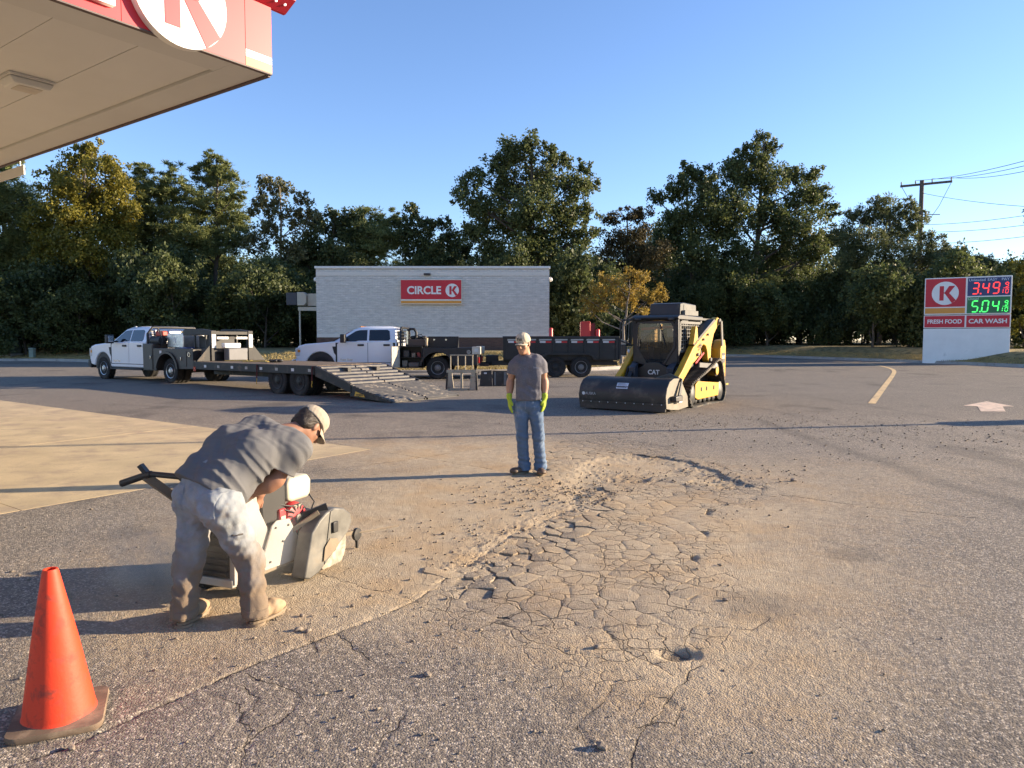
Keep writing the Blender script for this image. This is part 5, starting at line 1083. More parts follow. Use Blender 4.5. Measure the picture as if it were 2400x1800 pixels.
MB().mm(xr + .02, xf, -.86, .86, zb - .06, zb).build('floor', BLK, t); MB().mm(xf - .06, xf, -.86, .86, zb, zt).build('front_wall', BLK, t)
MB().mm(xr - .09, xr - .03, -.9, .9, zb - .02, zt + .02).build('tailgate', BLK, t)
tg_ = MB().prism([(xr - .10, .82), (xr - .10, 1.50), (xr - .30, 1.44), (xr - .28, .80)], .86, .92).build('gate_leaf', M('gate_tan', (.36, .30, .23), .8), t)
for y in (-.5, .5): MB().mm(xr, 3.0, y - .05, y + .05, .46, .62).build('chassis_beam', BLK, t)
for x in (-.5, .5): MB().cyl((x, -.95, .40), (x, .95, .40), .06, 8).build('axle', BLK, t)
for s in (-1, 1): MB().bar((2.9, s * .5, .50), (4.35, s * .06, .50), .07, .12).build('tongue', BLK, t)
MB().mm(2.75, 3.25, -.35, .35, .50, .85).build('battery_box', BLK, t, None, .02); MB().mm(3.62, 3.74, -.06, .06, .30, 1.02).build('jack', BLK, t); MB().prism([(3.5, .56), (3.95, .56), (3.74, .80), (3.62, .80)], -.03, .03).build('jack_gusset', BLK, t)
MB().tube([(4.30, 0, .52), (4.45, 0, .54), (4.62, 0, .50)], [.06, .07, .05], 8).build('coupler', BLK, t); MB().tube([(4.2, .1, .45), (4.35, .15, .28), (4.55, .1, .42)], .014, 6).build('safety_chain', GREYM, t)

# ---------------- attachments left on the ground
A0 = at(1082, 914.5)
WST = M('worn_cream_steel', (.42, .36, .26), .75, var=.2, dust=((.14, .09, .05), .42, 7.)); DST = M('dark_steel', (.035, .032, .03), .6, var=.3, dust=((.16, .12, .09), .35, 6.))
t = thing('fork_frame', 'worn cream pallet fork frame standing beside the ramps', 'fork frame', (A0.x, A0.y, gz(A0.y)), R(-8))
for s in (-1, 1): MB().prism([(s * .44, .06), (s * .44, .56), (s * .30, .56), (s * .24, .06)], -.02, .02).build('side_plate', WST, t)
for s in (-1, 1): MB().bar((s * .47, .03, .0), (s * .43, .03, .66), .06, .10, (0, 1, 0)).build('side_post', DST, t)
MB().mm(-.46, .46, -.03, .03, .53, .62).build('upper_rail', WST, t); MB().mm(-.44, .44, -.025, .035, 0, .06).build('lower_rail', WST, t)
MB().mm(-.035, .035, -.02, .02, .061, .529).build('mid_post', WST, t)
for x in (-.34, -.115, .115, .34): MB().cyl((x, 0, .62), (x, 0, 1.06), .016, 8).build('guard_bar', WST, t)
MB().cyl((-.36, 0, 1.06), (.36, 0, 1.06), .018, 8).build('guard_top', WST, t)
A1 = at(1158, 905)
t = thing('coupler_plate', 'black flat attachment plates standing behind the standing man', 'attachment', (A1.x, A1.y, gz(A1.y)), R(4))
MB().prism([(-.48, 0), (-.42, .50), (-.08, .52), (-.06, 0)], -.03, .03).build('plate', DST, t); MB().mm(-.05, .42, .0, .06, .02, .50).build('back_plate', DST, t); MB().mm(.0, .06, -.035, -.001, .03, .46).build('rib', M('grey_steel', (.14, .14, .14), .5), t); MB().mm(.32, .40, -.035, -.001, .03, .46).build('rib', M('grey_steel', (.14, .14, .14), .5), t); MB().prism([(-.75, .02), (-.70, .02), (-.48, .48), (-.50, .48)], -.02, .02).build('brace', DST, t); MB().mm(-.7, .5, -.06, .10, 0, .018).build('foot', DST, t)
MB().mm(-.33, -.24, -.036, -.031, .40, .45).build('sticker', REFW, t)
# ------------------------------------------------------------------ compact track loader with sweeper
CY = M('loader_yellow', (.58, .315, .022), .42, var=.1, vs_=2, dust=((.36, .27, .16), .24, 3.)); LB = M('loader_black', (.016, .016, .017), .5, var=.25, dust=((.13, .11, .085), .28, 3.))
DG = M('dusty_grey', (.17, .165, .15), .8, var=.2, dust=((.30, .26, .20), .4, 4.)); TRK = M('track_rubber', (.03, .028, .025), .85, var=.3, vs_=6, dust=((.26, .21, .15), .52, 5.)); DTN = M('sunlit_dusty_steel', (.20, .175, .13), .7, var=.25, vs_=3, dust=((.28, .23, .165), .4, 4.))
BRM = M('broom_black', (.027, .024, .021), .5, var=.3, vs_=3, dust=((.13, .105, .08), .46, 3.)); BRS = M('bristles', (.055, .042, .03), .95, var=.3)
CGL = M('cab_glass', (.02, .022, .025), .03, var=0, spec=.9, alpha=.38)
yawL = R(-125); q0 = at(1628, 955.5); oL = Matrix.Rotation(yawL, 3, 'Z') @ Vector((.92, .97, 0)); LZ = gz(q0.y)
t = thing('track_loader', 'yellow and black compact track loader with dusty rubber tracks', 'loader', (q0.x - oL.x, q0.y - oL.y, LZ), yawL)
def hull(P):
    P = sorted(set((round(a, 5), round(b, 5)) for a, b in P))
    def half(Q):
        h = []
        for p in Q:
            while len(h) > 1 and (h[-1][0] - h[-2][0]) * (p[1] - h[-2][1]) - (h[-1][1] - h[-2][1]) * (p[0] - h[-2][0]) <= 0: h.pop()
            h.append(p)
        return h[:-1]
    return half(P) + half(P[::-1])
def circ(cx, cz, r, n=20): return [(cx + r * math.cos(2 * math.pi * i / n), cz + r * math.sin(2 * math.pi * i / n)) for i in range(n)]
WH = [(.92, .29, .29), (-.98, .29, .29), (-.78, .84, .25)]
outer = hull(sum([circ(*w_) for w_ in WH], [])); inner = hull(sum([circ(a, b, r - .055) for a, b, r in WH], []))
def resample(poly, step):
    out = []; carry = 0
    for a, b in zip(poly, poly[1:] + poly[:1]):
        l = math.hypot(b[0] - a[0], b[1] - a[1]); d = carry
        while d < l: f = d / l; out.append((a[0] + (b[0] - a[0]) * f, a[1] + (b[1] - a[1]) * f, math.atan2(b[1] - a[1], b[0] - a[0]))); d += step
        carry = d - l
    return out
for s in (-1, 1):
    y0, y1 = s * .53, s * .97; mb = MB(); no, ni = len(outer), len(inner)
    ro = [(x, z) for x, z, _ in resample(outer, .04)]
    def off(p, d):                            # inner side of the belt
        b_ = min(WH, key=lambda w_: math.hypot(p[0] - w_[0], p[1] - w_[1])); c = (0.0, .42); l = math.hypot(c[0] - p[0], c[1] - p[1]); return (p[0] + (c[0] - p[0]) / l * d, p[1] + (c[1] - p[1]) / l * d)
    k = len(ro); V = [(x, y, z) for y in (y0, y1) for x, z in ro] + [(*(lambda q: (q[0],))(off(p, .05)), y, off(p, .05)[1]) for y in (y0, y1) for p in ro]
    F = []
    for i in range(k):
        j = (i + 1) % k; F += [(i, j, k + j, k + i), (2 * k + i, 3 * k + i, 3 * k + j, 2 * k + j), (i, 2 * k + i, 2 * k + j, j), (k + i, k + j, 3 * k + j, 3 * k + i)]
    tr = mb.add(V, F).build('track', TRK, t)
    lug = None
    for x, z, a in resample(outer, .098):
        if lug is None: lu = MB().box((0, 0, -.014), (.045, .43, .034)).build('tread_lug', TRK, tr); lug = lu.data
        else: lu = bpy.data.objects.new('tread_lug', lug); COL.objects.link(lu); lu.parent = tr
        lu.location = (x, s * .75, z); lu.rotation_euler = (0, -a, 0)
    uc = MB().prism([(-.80, .18), (-.86, .50), (.60, .60), (.78, .52), (.80, .22), (.6, .16)], s * .60, s * .93).build('undercarriage', CY, t, None, .015)
    for x in (-.62, -.32, -.02, .28, .58): MB().lathe([(.095, s * .62), (.095, s * .86), (.06, s * .88), (.03, s * .885)], c=(x, 0, .145), axis='y', n=16).build('roller', LB, uc, 40)
    for (x, z, r) in WH[:2]: MB().lathe([(r - .06, s * .62), (r - .06, s * .90), (r * .5, s * .92), (.03, s * .94)], c=(x, 0, z), axis='y', n=20).build('idler', LB, t, 40)
    sp_ = MB().lathe([(.16, s * .60), (.18, s * .88), (.10, s * .9), (.02, s * .91)], c=(-.78, 0, .84), axis='y', n=20).build('sprocket', LB, t, 40); MB().lathe([(.10, s * .912), (.10, s * .93), (.02, s * .935)], c=(-.70, 0, .80), axis='y', n=18).build('hub', CY, sp_, 40)
    for x in (-.45, .05, .40): MB().box((x, s * .935, .40), (.06, .02, .10)).build('lug_bolt', LB, uc, None, .01)
    # rear tower, links and lift arm
    tw = MB().prism([(-1.58, .44), (-1.58, 1.40), (-1.48, 1.58), (-1.34, 1.56), (-1.16, 1.34), (-1.16, .44)], s * .60, s * .84).build('tower', CY, t, None, .02); MB().mm(-1.70, -1.12, s * .56, s * .88, .40, .439).build('foot', CY, tw)
    bx_ = MB().mm(-1.50, -1.26, s * .842, s * .846, .98, 1.24).build('logo_panel', LB, tw, None, .0)
    arm_ = MB().prism([(-1.20, 1.98), (-1.16, 2.12), (-1.02, 2.14), (-.86, 2.04), (.60, 1.40), (1.25, .88), (1.66, .62), (1.72, .50), (1.66, .36), (1.48, .40), (1.16, .66), (.60, 1.02), (.28, 1.10), (.14, 1.22), (.10, 1.38), (-.05, 1.46), (-.22, 1.42), (-.32, 1.28), (-.36, 1.08), (-.48, .98), (-.58, 1.02), (-.60, 1.40), (-.78, 1.72), (-1.02, 1.90)], s * .65, s * .80).build('lift_arm', CY, t, None, .018)
    MB().prism([(-.86, 2.06), (-.80, 2.02), (.56, 1.44), (.60, 1.47), (-.78, 2.09)], s * .60, s * .80).build('arm_cover', LB, arm_)
    for (x, z, r) in ((-1.10, 2.04, .07), (-.50, 1.08, .05), (.36, 1.22, .04), (1.56, .50, .06), (.0, 1.58, .03), (-.3, 1.70, .03)): MB().lathe([(r, s * .80), (r, s * .845), (.02, s * .85)], c=(x, 0, z), axis='y', n=14).build('pin', DG, arm_, 40)
    MB().bar((-1.10, s * .87, 2.04), (-1.20, s * .87, 1.42), .03, .10, (1, 0, 0)).build('rear_link', DG, t)
    hk = MB().prism([(.30, 1.52), (.36, 1.86), (.46, 1.90), (.56, 1.60), (.62, 1.46)], s * .68, s * .80).build('arm_stop', CY, t, None, .01)
    MB().bar((-.9, s * .58, 1.0), (.1, s * .62, 1.22), .09, .09).build('lift_cylinder', LB, t); MB().bar((-.62, s * .90, .92), (.48, s * .90, .98), .03, .11).build('control_link', DG, t)
    MB().bar((.0, s * .835, 1.26), (.55, s * .835, 1.01), .008, .05).build('red_stripe', REFR, arm_)
    MB().bar((1.0, s * .52, 1.02), (1.5, s * .50, .45), .10, .10).build('tilt_cylinder', LB, t); MB().tube([(.7, s * .58, 1.0), (1.15, s * .62, .92), (1.45, s * .58, .58), (1.75, s * .50, .50)], .022, 6).build('hydraulic_hose', LB, t, 60); MB().tube([(.7, s * .55, .95), (1.2, s * .55, .80), (1.6, s * .5, .42)], .02, 6).build('hydraulic_hose', LB, t, 60)
for s in (1,):
    text('logo', 'CAT', .11, (-1.38, s * .848, 1.12), (R(90), 0, R(180)), WHT, t, .02); text('model_number', '299', .16, (.22, s * .824, 1.40), (R(90), R(-24), R(180)), LB, t, .015)
# hull and engine
MB().prism([(-1.3, .34), (-1.34, 1.0), (.75, 1.0), (1.02, .86), (1.02, .42), (.85, .30)], -.52, .52).build('chassis', LB, t, None, .02)
MB().prism([(-1.38, .62), (-1.40, 1.50), (-1.25, 1.58), (-.5, 1.56), (-.5, .98)], -.56, .56).build('engine_hood', LB, t, None, .03)
lowp = MB().prism([(-.40, .52), (-.46, .86), (-.12, 1.04), (.12, 1.04), (.46, .86), (.40, .52)], 1.02, 1.06, 'x').build('front_panel', LB, t, None, .01); text('logo', 'CAT', .15, (1.064, 0, .80), (R(90), 0, R(90)), REFW, lowp, .025)
for s in (-1, 1): MB().prism([(.98, .30), (1.14, .30), (1.26, .92), (1.06, 1.02)], s * .40, s * .56).build('step_plate', M('step_slate', (.035, .04, .055), .5), t, None, .012)
MB().mm(1.06, 1.10, -.26, .26, .52, .60).build('step_lip', DG, t)
# cab
cab = MB().mm(-.52, .90, -.50, .50, .99, 1.06).build('cab_floor', LB, t)
FX = .98
for s in (-1, 1):
    MB().bar((.92, s * .54, 1.02), (.98, s * .54, 2.06), .08, .07, (1, 0, 0)).build('front_pillar', LB, cab); MB().bar((-.50, s * .54, 1.02), (-.48, s * .54, 2.06), .07, .08, (1, 0, 0)).build('rear_pillar', DG, cab)
    # side guard: frame and crossing bars
    gd = MB().bar((-.46, s * .555, 1.98), (.84, s * .555, 1.98), .03, .06).build('side_guard', DG, cab)
    for a, b in (((-.46, 1.30), (.84, 1.30)), ((-.46, 1.30), (-.46, 1.98)), ((.84, 1.30), (.84, 1.98))): MB().bar((a[0], s * .555, a[1]), (b[0], s * .555, b[1]), .03, .06, (0, 0, 1) if a[1] == b[1] else (1, 0, 0)).build('guard_bar', DG, gd)
    for i in range(10): x = -.36 + i * .122; MB().bar((x, s * .56, 1.32), (x + .06, s * .56, 1.96), .012, .018, (1, 0, 0)).build('guard_bar', DG, gd)
    for i in range(7): z = 1.38 + i * .088; MB().bar((-.45, s * .568, z), (.83, s * .568, z), .012, .016).build('guard_bar', DG, gd)
    MB().prism([(-.42, 1.06), (-.42, 1.28), (.84, 1.28), (.84, 1.06)], s * .535, s * .555).build('side_panel', LB, cab)
rf = MB().prism([(-.62, 2.04), (-.56, 2.14), (.92, 2.16), (1.06, 2.10), (1.02, 2.04)], -.59, .59).build('roof', LB, t, None, .02)
hv_ = MB().prism([(-.50, 2.165), (-.50, 2.44), (.30, 2.47), (.50, 2.44), (.54, 2.165)], -.36, .42).build('air_unit', LB, t, None, .02); MB().mm(-.46, .40, .425, .50, 2.165, 2.28).build('side_louvre', DG, hv_); MB().mm(-.48, .30, .422, .428, 2.29, 2.42).build('louvre', DG, hv_)
for y in (-.42, .42): MB().ell((1.05, y, 2.06), (.03, .09, .045), 6).build('work_lamp', LB, rf, 180)
MB().prism([(.30, 2.04), (.70, 2.04), (.70, 1.90), (.30, 1.90)], .50, .545).build('vent', LB, rf)
dp = [(-.44, 2.01), (.44, 2.01), (.50, 1.92), (.51, 1.40), (.24, .98), (.15, .93), (-.15, .93), (-.24, .98), (-.51, 1.40), (-.50, 1.92)]
dr_ = MB().ringloft([[(FX, a, b) for a, b in dp], [(FX + .02, a, b) for a, b in dp], [(FX + .02, a * .90, 1.46 + (b - 1.46) * .91) for a, b in dp], [(FX, a * .90, 1.46 + (b - 1.46) * .91) for a, b in dp], [(FX, a, b) for a, b in dp]], True, False).build('door_frame', LB, t)
gi = [(a * .91, 1.46 + (b - 1.46) * .92) for a, b in dp]; MB().prism(gi, FX + .004, FX + .014, 'x').build('door_glass', CGL, dr_); MB().bar((FX + .04, -.40, 1.35), (FX + .04, -.40, 1.58), .025, .03, (1, 0, 0)).build('handle', PLA, dr_); MB().bar((FX + .03, .12, 1.95), (FX + .03, .26, 1.45), .02, .015, (1, 0, 0)).build('wiper', PLA, dr_)
for s in (-1, 1): MB().prism([(s * .555, 2.03), (s * .555, 1.02), (s * .20, .96), (s * .51, 1.40), (s * .50, 1.94), (s * .44, 2.03)], FX - .03, FX - .002, 'x').build('front_panel', LB, cab)
st_ = MB().mm(-.30, .15, -.25, .25, 1.06, 1.25).build('seat', PLA, t, None, .04); MB().prism([(-.34, 1.25), (-.20, 1.25), (-.28, 1.80), (-.40, 1.80)], -.22, .22).build('seat_back', PLA, st_, None, .03)
for s in (-1, 1): MB().mm(-.1, .4, s * .30, s * .44, 1.06, 1.38).build('joystick_console', LB, t, None, .02); MB().cyl((.34, s * .37, 1.38), (.36, s * .37, 1.56), .02, 8).build('joystick', PLA, t)
MB().mm(-.47, -.44, -.44, .44, 1.1, 2.0).build('rear_window', GLS, t); MB().bar((.9, -.40, 1.83), (.9, .42, 1.88), .03, .06).build('red_bar', REFR, t); MB().box((.78, .28, 1.78), (.02, .16, .30), Matrix.Rotation(.4, 3, 'Y')).build('papers', REFW, t)
# hinged guard and mirror on the far side of the cab
mg = MB().tube([(1.0, -.52, 2.05), (1.12, -.78, 2.05), (1.14, -.84, 1.95), (1.10, -.86, 1.55), (1.05, -.60, 1.45)], .022, 8).build('mirror_guard', LB, t, 60)
for k in range(3): MB().cyl((1.12, -.62 - k * .07, 2.04), (1.09, -.66 - k * .07, 1.50), .009, 6).build('bar', DG, mg)
MB().mm(1.06, 1.12, -.84, -.70, 1.20, 1.46).build('mirror', LB, t, None, .02); MB().ell((1.1, -.64, 1.30), (.03, .035, .05), 5).build('lamp', LENSW, t, 180); MB().cyl((-1.1, -.5, 2.06), (-.45, .45, 2.06), .02, 6).build('rear_bar', LB, t)
MB().bar((-.5, .52, 2.09), (-1.10, .74, 2.06), .03, .05).build('hose_guard', LB, t)
# coupler between the arms
MB().prism([(1.55, .20), (1.50, .66), (1.62, .70), (1.74, .24)], -.62, .62).build('quick_coupler', LB, t, None, .015)

# sweeper: a thing of its own held by the coupler
b0 = thing('sweeper', 'black box sweeper broom on the front of the loader', 'sweeper', t.location, yawL)
hp = [(2.58, .17), (2.62, .36), (2.56, .54), (2.42, .67), (2.20, .73), (1.84, .72), (1.78, .60), (1.80, .54), (2.18, .68), (2.38, .63), (2.52, .52), (2.575, .36), (2.54, .17)]
BL0, BL1 = -1.12, .96
MB().prism(hp, BL0, BL1).build('hood', BRM, b0, 40)
MB().mm(2.555, 2.60, BL0, BL1, .03, .185).build('skirt', M('skirt_rubber', (.05, .042, .034), .8, dust=((.13, .10, .075), .4, 3.)), b0); MB().mm(2.60, 2.612, BL0, BL1, .165, .20).build('clamp_strip', BRM, b0)
for i in range(10): MB().ell((2.615, BL0 + .08 + i * (BL1 - BL0 - .16) / 9, .182), (.010, .013, .013), 4).build('bolt', REFW, b0)
for y in (BL0 - .012, BL1 + .012): MB().prism([(2.58, .10), (2.62, .36), (2.55, .54), (2.42, .67), (2.20, .73), (1.84, .72), (1.40, .30), (1.36, .06), (1.9, .03), (2.3, .06)], y - .010, y + .010).build('end_plate', DTN if y > 0 else BRM, b0)  # sun side plate has its sunlit tan put into the colour
MB().lathe([(.08, BL0 + .02), (.27, BL0 + .02), (.27, BL1 - .02), (.08, BL1 - .02)], c=(2.2, 0, .285), axis='y', n=28).build('brush_drum', BRS, b0, 50)
MB().mm(2.0, 2.4, BL1 + .03, BL1 + .16, .24, .36).build('hydraulic_motor', BRM, b0, None, .02); MB().mm(1.95, 2.12, BL1 + .03, BL1 + .12, .20, .34).build('motor_mount', WHT, b0, None, .01)
for k in range(3): MB().tube([(1.72, .3, .62 + .03 * k), (1.74, .70, .74 + .03 * k), (1.85, BL1 + .06, .66 + .02 * k), (2.02 + .05 * k, BL1 + .10, .36)], .022, 7).build('hose', M('hose_grey', (.07, .068, .06), .6), b0, 60)
MB().mm(1.70, 1.86, -.6, .6, .22, .66).build('mounting_plate', BRM, b0)
def on_hood(y0, y1, a0, a1, e, nm, mat):     # decal following the curved hood
    P = []; 
    for i in range(5):
        a = a0 + (a1 - a0) * i / 4; x, z = 2.20 + (.405 + e) * math.cos(a), .325 + (.405 + e) * math.sin(a); P.append((x, z))
    V = [(x, y, z) for x, z in P for y in (y0, y1)]; return MB().add(V, [(2 * i, 2 * i + 1, 2 * i + 3, 2 * i + 2) for i in range(4)]).build(nm, mat, b0)
STK = M('sticker_white', (.55, .57, .62), .5, var=.1)
on_hood(-.22, .06, .42, .78, .012, 'sticker', STK)
for i in range(4): on_hood(-.19, .03 - .05 * (i % 2), .47 + i * .078, .50 + i * .078, .014, 'sticker_line', M('sticker_ink', (.12, .13, .16), .6))
MB().lathe([(.038, 0), (.038, .004), (.03, .004)], c=(2.617, -1.02, .36), axis='x', n=16).build('emblem', REFW, b0); text('brand_lettering', 'AUSKA', .085, (2.622, -.84, .36), (R(88), 0, R(90)), M('faded_white', (.35, .35, .35), .5), b0, .01)
# ------------------------------------------------------------------ people: smooth blended solids turned into one mesh each
def surface_nets(g, org, h):
    ins = g < 0; nx, ny, nz = g.shape
    C = [(i, j, k) for i in (0, 1) for j in (0, 1) for k in (0, 1)]
    sl = lambda a, c: a[c[0]:nx - 1 + c[0], c[1]:ny - 1 + c[1], c[2]:nz - 1 + c[2]]
    cnt = sum(sl(ins, c).astype(np.int8) for c in C); act = (cnt > 0) & (cnt < 8)
    idx = -np.ones(act.shape, np.int64); I = np.argwhere(act); idx[act] = np.arange(len(I))
    acc = np.zeros((len(I), 3)); num = np.zeros(len(I)); i0, j0, k0 = I.T
    for a in C:
        for ax in range(3):
            if a[ax]: continue
            b = list(a); b[ax] = 1; va = g[i0 + a[0], j0 + a[1], k0 + a[2]]; vb = g[i0 + b[0], j0 + b[1], k0 + b[2]]
            m = (va < 0) != (vb < 0); t = np.where(m, va / np.where(va - vb == 0, 1, va - vb), 0); p = np.tile(np.array(a, float), (len(I), 1)); p[:, ax] += t
            acc += np.where(m[:, None], p, 0); num += m
    V = (I + acc / num[:, None]) * h + org; F = []
    for ax in range(3):
        o1, o2 = [(1, 2), (2, 0), (0, 1)][ax]
        a = [slice(0, None)] * 3; b = [slice(0, None)] * 3; a[ax] = slice(0, -1); b[ax] = slice(1, None)
        ch = ins[tuple(a)] != ins[tuple(b)]; E = np.argwhere(ch); E = E[(E[:, o1] > 0) & (E[:, o2] > 0) & (E[:, o1] < g.shape[o1] - 1) & (E[:, o2] < g.shape[o2] - 1)]
        fl = ins[E[:, 0], E[:, 1], E[:, 2]]; q = []
        for d1, d2 in ((0, 0), (-1, 0), (-1, -1), (0, -1)):
            c = E.copy(); c[:, o1] += d1; c[:, o2] += d2; q.append(idx[c[:, 0], c[:, 1], c[:, 2]])
        Q = np.stack(q, 1); Q[~fl] = Q[~fl][:, ::-1]; F.append(Q)
    F = np.concatenate(F); return V, F[(F >= 0).all(1)]
class SDF:
    def __init__(s, lo, hi, h=.008):
        s.lo = np.array(lo, float); s.h = h; n = np.ceil((np.array(hi) - s.lo) / h).astype(int) + 1
        s.P = np.stack(np.meshgrid(*[s.lo[i] + h * np.arange(n[i]) for i in range(3)], indexing='ij'), -1).astype(np.float32); s.d = np.full(s.P.shape[:3], 9., np.float32)
    def _win(s, lo, hi, m):
        a = np.clip(np.floor((np.asarray(lo) - m - s.lo) / s.h).astype(int), 0, None); b = np.ceil((np.asarray(hi) + m - s.lo) / s.h).astype(int) + 1
        return tuple(slice(int(i), max(int(j), int(i))) for i, j in zip(a, b))
    def _sm(s, d, k, w):
        e = s.d[w]
        if k <= 0: s.d[w] = np.minimum(e, d); return
        hh = np.clip(.5 + .5 * (e - d) / k, 0, 1); s.d[w] = e * (1 - hh) + d * hh - k * hh * (1 - hh)
    def cap(s, a, b, ra, rb=None, k=.03, sq=None):
        rb = ra if rb is None else rb; a = np.array(a, np.float32); b = np.array(b, np.float32); w = s._win(np.minimum(a, b), np.maximum(a, b), max(ra, rb) + k + .03); P = s.P[w]
        ab = b - a; t = np.clip(((P - a) @ ab) / (ab @ ab + 1e-9), 0, 1); s._sm(np.linalg.norm(P - a - t[..., None] * ab, axis=-1) - (ra + (rb - ra) * t), k, w); return s
    def ell(s, c, r, k=.03, rot=None):
        w = s._win(c, c, max(r) + k + .03); q = s.P[w] - np.array(c, np.float32)
        if rot is not None: q = q @ np.array(rot, np.float32)
        r = np.array(r, np.float32); l = np.linalg.norm(q / r, axis=-1); s._sm((l - 1) * l / (np.linalg.norm(q / (r * r), axis=-1) + 1e-6), k, w); return s
    def cut(s, p, n, k=.004):                # remove everything on the side n of p
        n = np.array(n, np.float32); n /= np.linalg.norm(n); d = (s.P - np.array(p, np.float32)) @ n; s.d = np.maximum(s.d, d); return s
    def carve(s, c, r, rot=None, k=.01):
        w = s._win(c, c, max(r) + .02); q = s.P[w] - np.array(c, np.float32)
        if rot is not None: q = q @ np.array(rot, np.float32)
        r = np.array(r, np.float32); l = np.linalg.norm(q / r, axis=-1); s.d[w] = np.maximum(s.d[w], -(l - 1) * l / (np.linalg.norm(q / (r * r), axis=-1) + 1e-6)); return s
    def disp(s, fn): s.d = s.d + fn(s.P[..., 0], s.P[..., 1], s.P[..., 2]).astype(np.float32); return s
    def mesh(s, name, mat, parent):
        V, F = surface_nets(s.d, s.lo, s.h); return np_mesh(name, V, F, mat, parent, 180)
def folds(amp, sc, seed, st=(1, 1, 1)):
    g = np.random.default_rng(seed); K = g.normal(size=(5, 3)) * np.array(st); ph = g.uniform(0, 6.28, 5)
    def f(x, y, z):
        a = np.sin(sc * .5 * (K[0, 0] * x + K[0, 1] * y + K[0, 2] * z) + ph[0]); b = np.sin(sc * .7 * (K[1, 0] * x + K[1, 1] * y + K[1, 2] * z) + ph[1])
        return amp * (.6 * np.sin(sc * (K[2, 0] * x + K[2, 1] * y + K[2, 2] * z) + 2.2 * a + ph[2]) + .4 * np.sin(1.7 * sc * (K[3, 0] * x + K[3, 1] * y + K[3, 2] * z) + 1.8 * b + ph[3]))
    return f
SKIN = M('skin', (.40, .215, .135), .55, var=.08, vs_=12, spec=.35); SKIN2 = M('skin_tan', (.29, .145, .09), .55, var=.08, vs_=12, spec=.35)
HAIR = M('dark_hair', (.022, .014, .009), .6, var=.3, vs_=60, bump=.004, bs=160, aniso=(1, 1, .4))

def hand(sd, w, dirv, palm, side, curl, L=.19, k=.012, gl=.0):
    """palm and five fingers: w wrist, dirv towards the finger tips, palm = palm normal, side = thumb side"""
    w, d, n, t = (np.array(v, float) for v in (w, dirv, palm, side)); d /= np.linalg.norm(d); n /= np.linalg.norm(n); t = t - d * (t @ d); t /= np.linalg.norm(t)
    pl = L * .52
    for o in (-.028, -.010, .010, .026): sd.cap(w + t * o * .6, w + d * pl + t * o, .014 + gl, .013 + gl, .016)
    for o, l, c in ((.030, .40, .8), (.010, .46, .95), (-.011, .43, 1.05), (-.031, .34, 1.15)):
        p0 = w + d * pl * .98 + t * o; a = curl * c; ph = l * L / 3; p = p0; an = 0
        for i in range(3):
            an += a * (.6, .9, .7)[i]; q = p + (d * math.cos(an) + n * math.sin(an)) * ph * (1.15, 1, .85)[i]; sd.cap(p, q, .0092 + gl - .0008 * i, .0086 + gl - .0008 * i, .004); p = q
    p = w + d * L * .12 + t * .022; q = p + (d * .75 + t * .55 + n * .25) * L * .22; sd.cap(p, q, .014 + gl, .011 + gl, .012); sd.cap(q, q + (d * .95 + t * .05 + n * .3) * L * .19, .0105 + gl, .0085 + gl, .004)
    return sd
def rotm(x, y):                             # columns x, y, x*y
    x = np.array(x, float); x /= np.linalg.norm(x); y = np.array(y, float); y = y - x * (x @ y); y /= np.linalg.norm(y); return np.stack([x, y, np.cross(x, y)], 1)

def head(sd, c, face, up, s=1.0):
    """skull, jaw, nose, brows, lips and ears; face = where the nose points, up = crown"""
    c = np.array(c, float); Rm = rotm(face, up); f, u, r = Rm[:, 0], Rm[:, 1], Rm[:, 2]; W = lambda a, b, e: c + s * (f * a + u * b + r * e)
    sd.ell(W(-.012, .03, 0), (.098 * s, .092 * s, .076 * s), .02, Rm); sd.ell(W(.025, -.045, 0), (.066 * s, .075 * s, .060 * s), .03, Rm); sd.ell(W(.052, -.100, 0), (.034 * s, .024 * s, .034 * s), .03, Rm)
    sd.cap(W(.082, .012, 0), W(.108, -.030, 0), .009 * s, .014 * s, .012); sd.ell(W(.098, -.036, .013), (.010, .008, .010), .008, Rm); sd.ell(W(.098, -.036, -.013), (.010, .008, .010), .008, Rm)
    sd.cap(W(.080, .030, -.045), W(.088, .028, 0), .010 * s, .010 * s, .012); sd.cap(W(.080, .030, .045), W(.088, .028, 0), .010 * s, .010 * s, .012)
    for e in (-1, 1):
        sd.carve(W(.090, .008, e * .030), (.016, .011, .018), Rm); sd.ell(W(.074, .008, e * .031), (.013, .011, .014), .003, Rm); sd.ell(W(-.005, -.005, e * .078), (.018 * s, .032 * s, .010 * s), .006, Rm); sd.ell(W(.05, -.03, e * .042), (.025, .022, .02), .02, Rm)
    sd.ell(W(.088, -.066, 0), (.011, .006, .022), .006, Rm); sd.ell(W(.086, -.077, 0), (.011, .007, .019), .005, Rm)
    return W, Rm
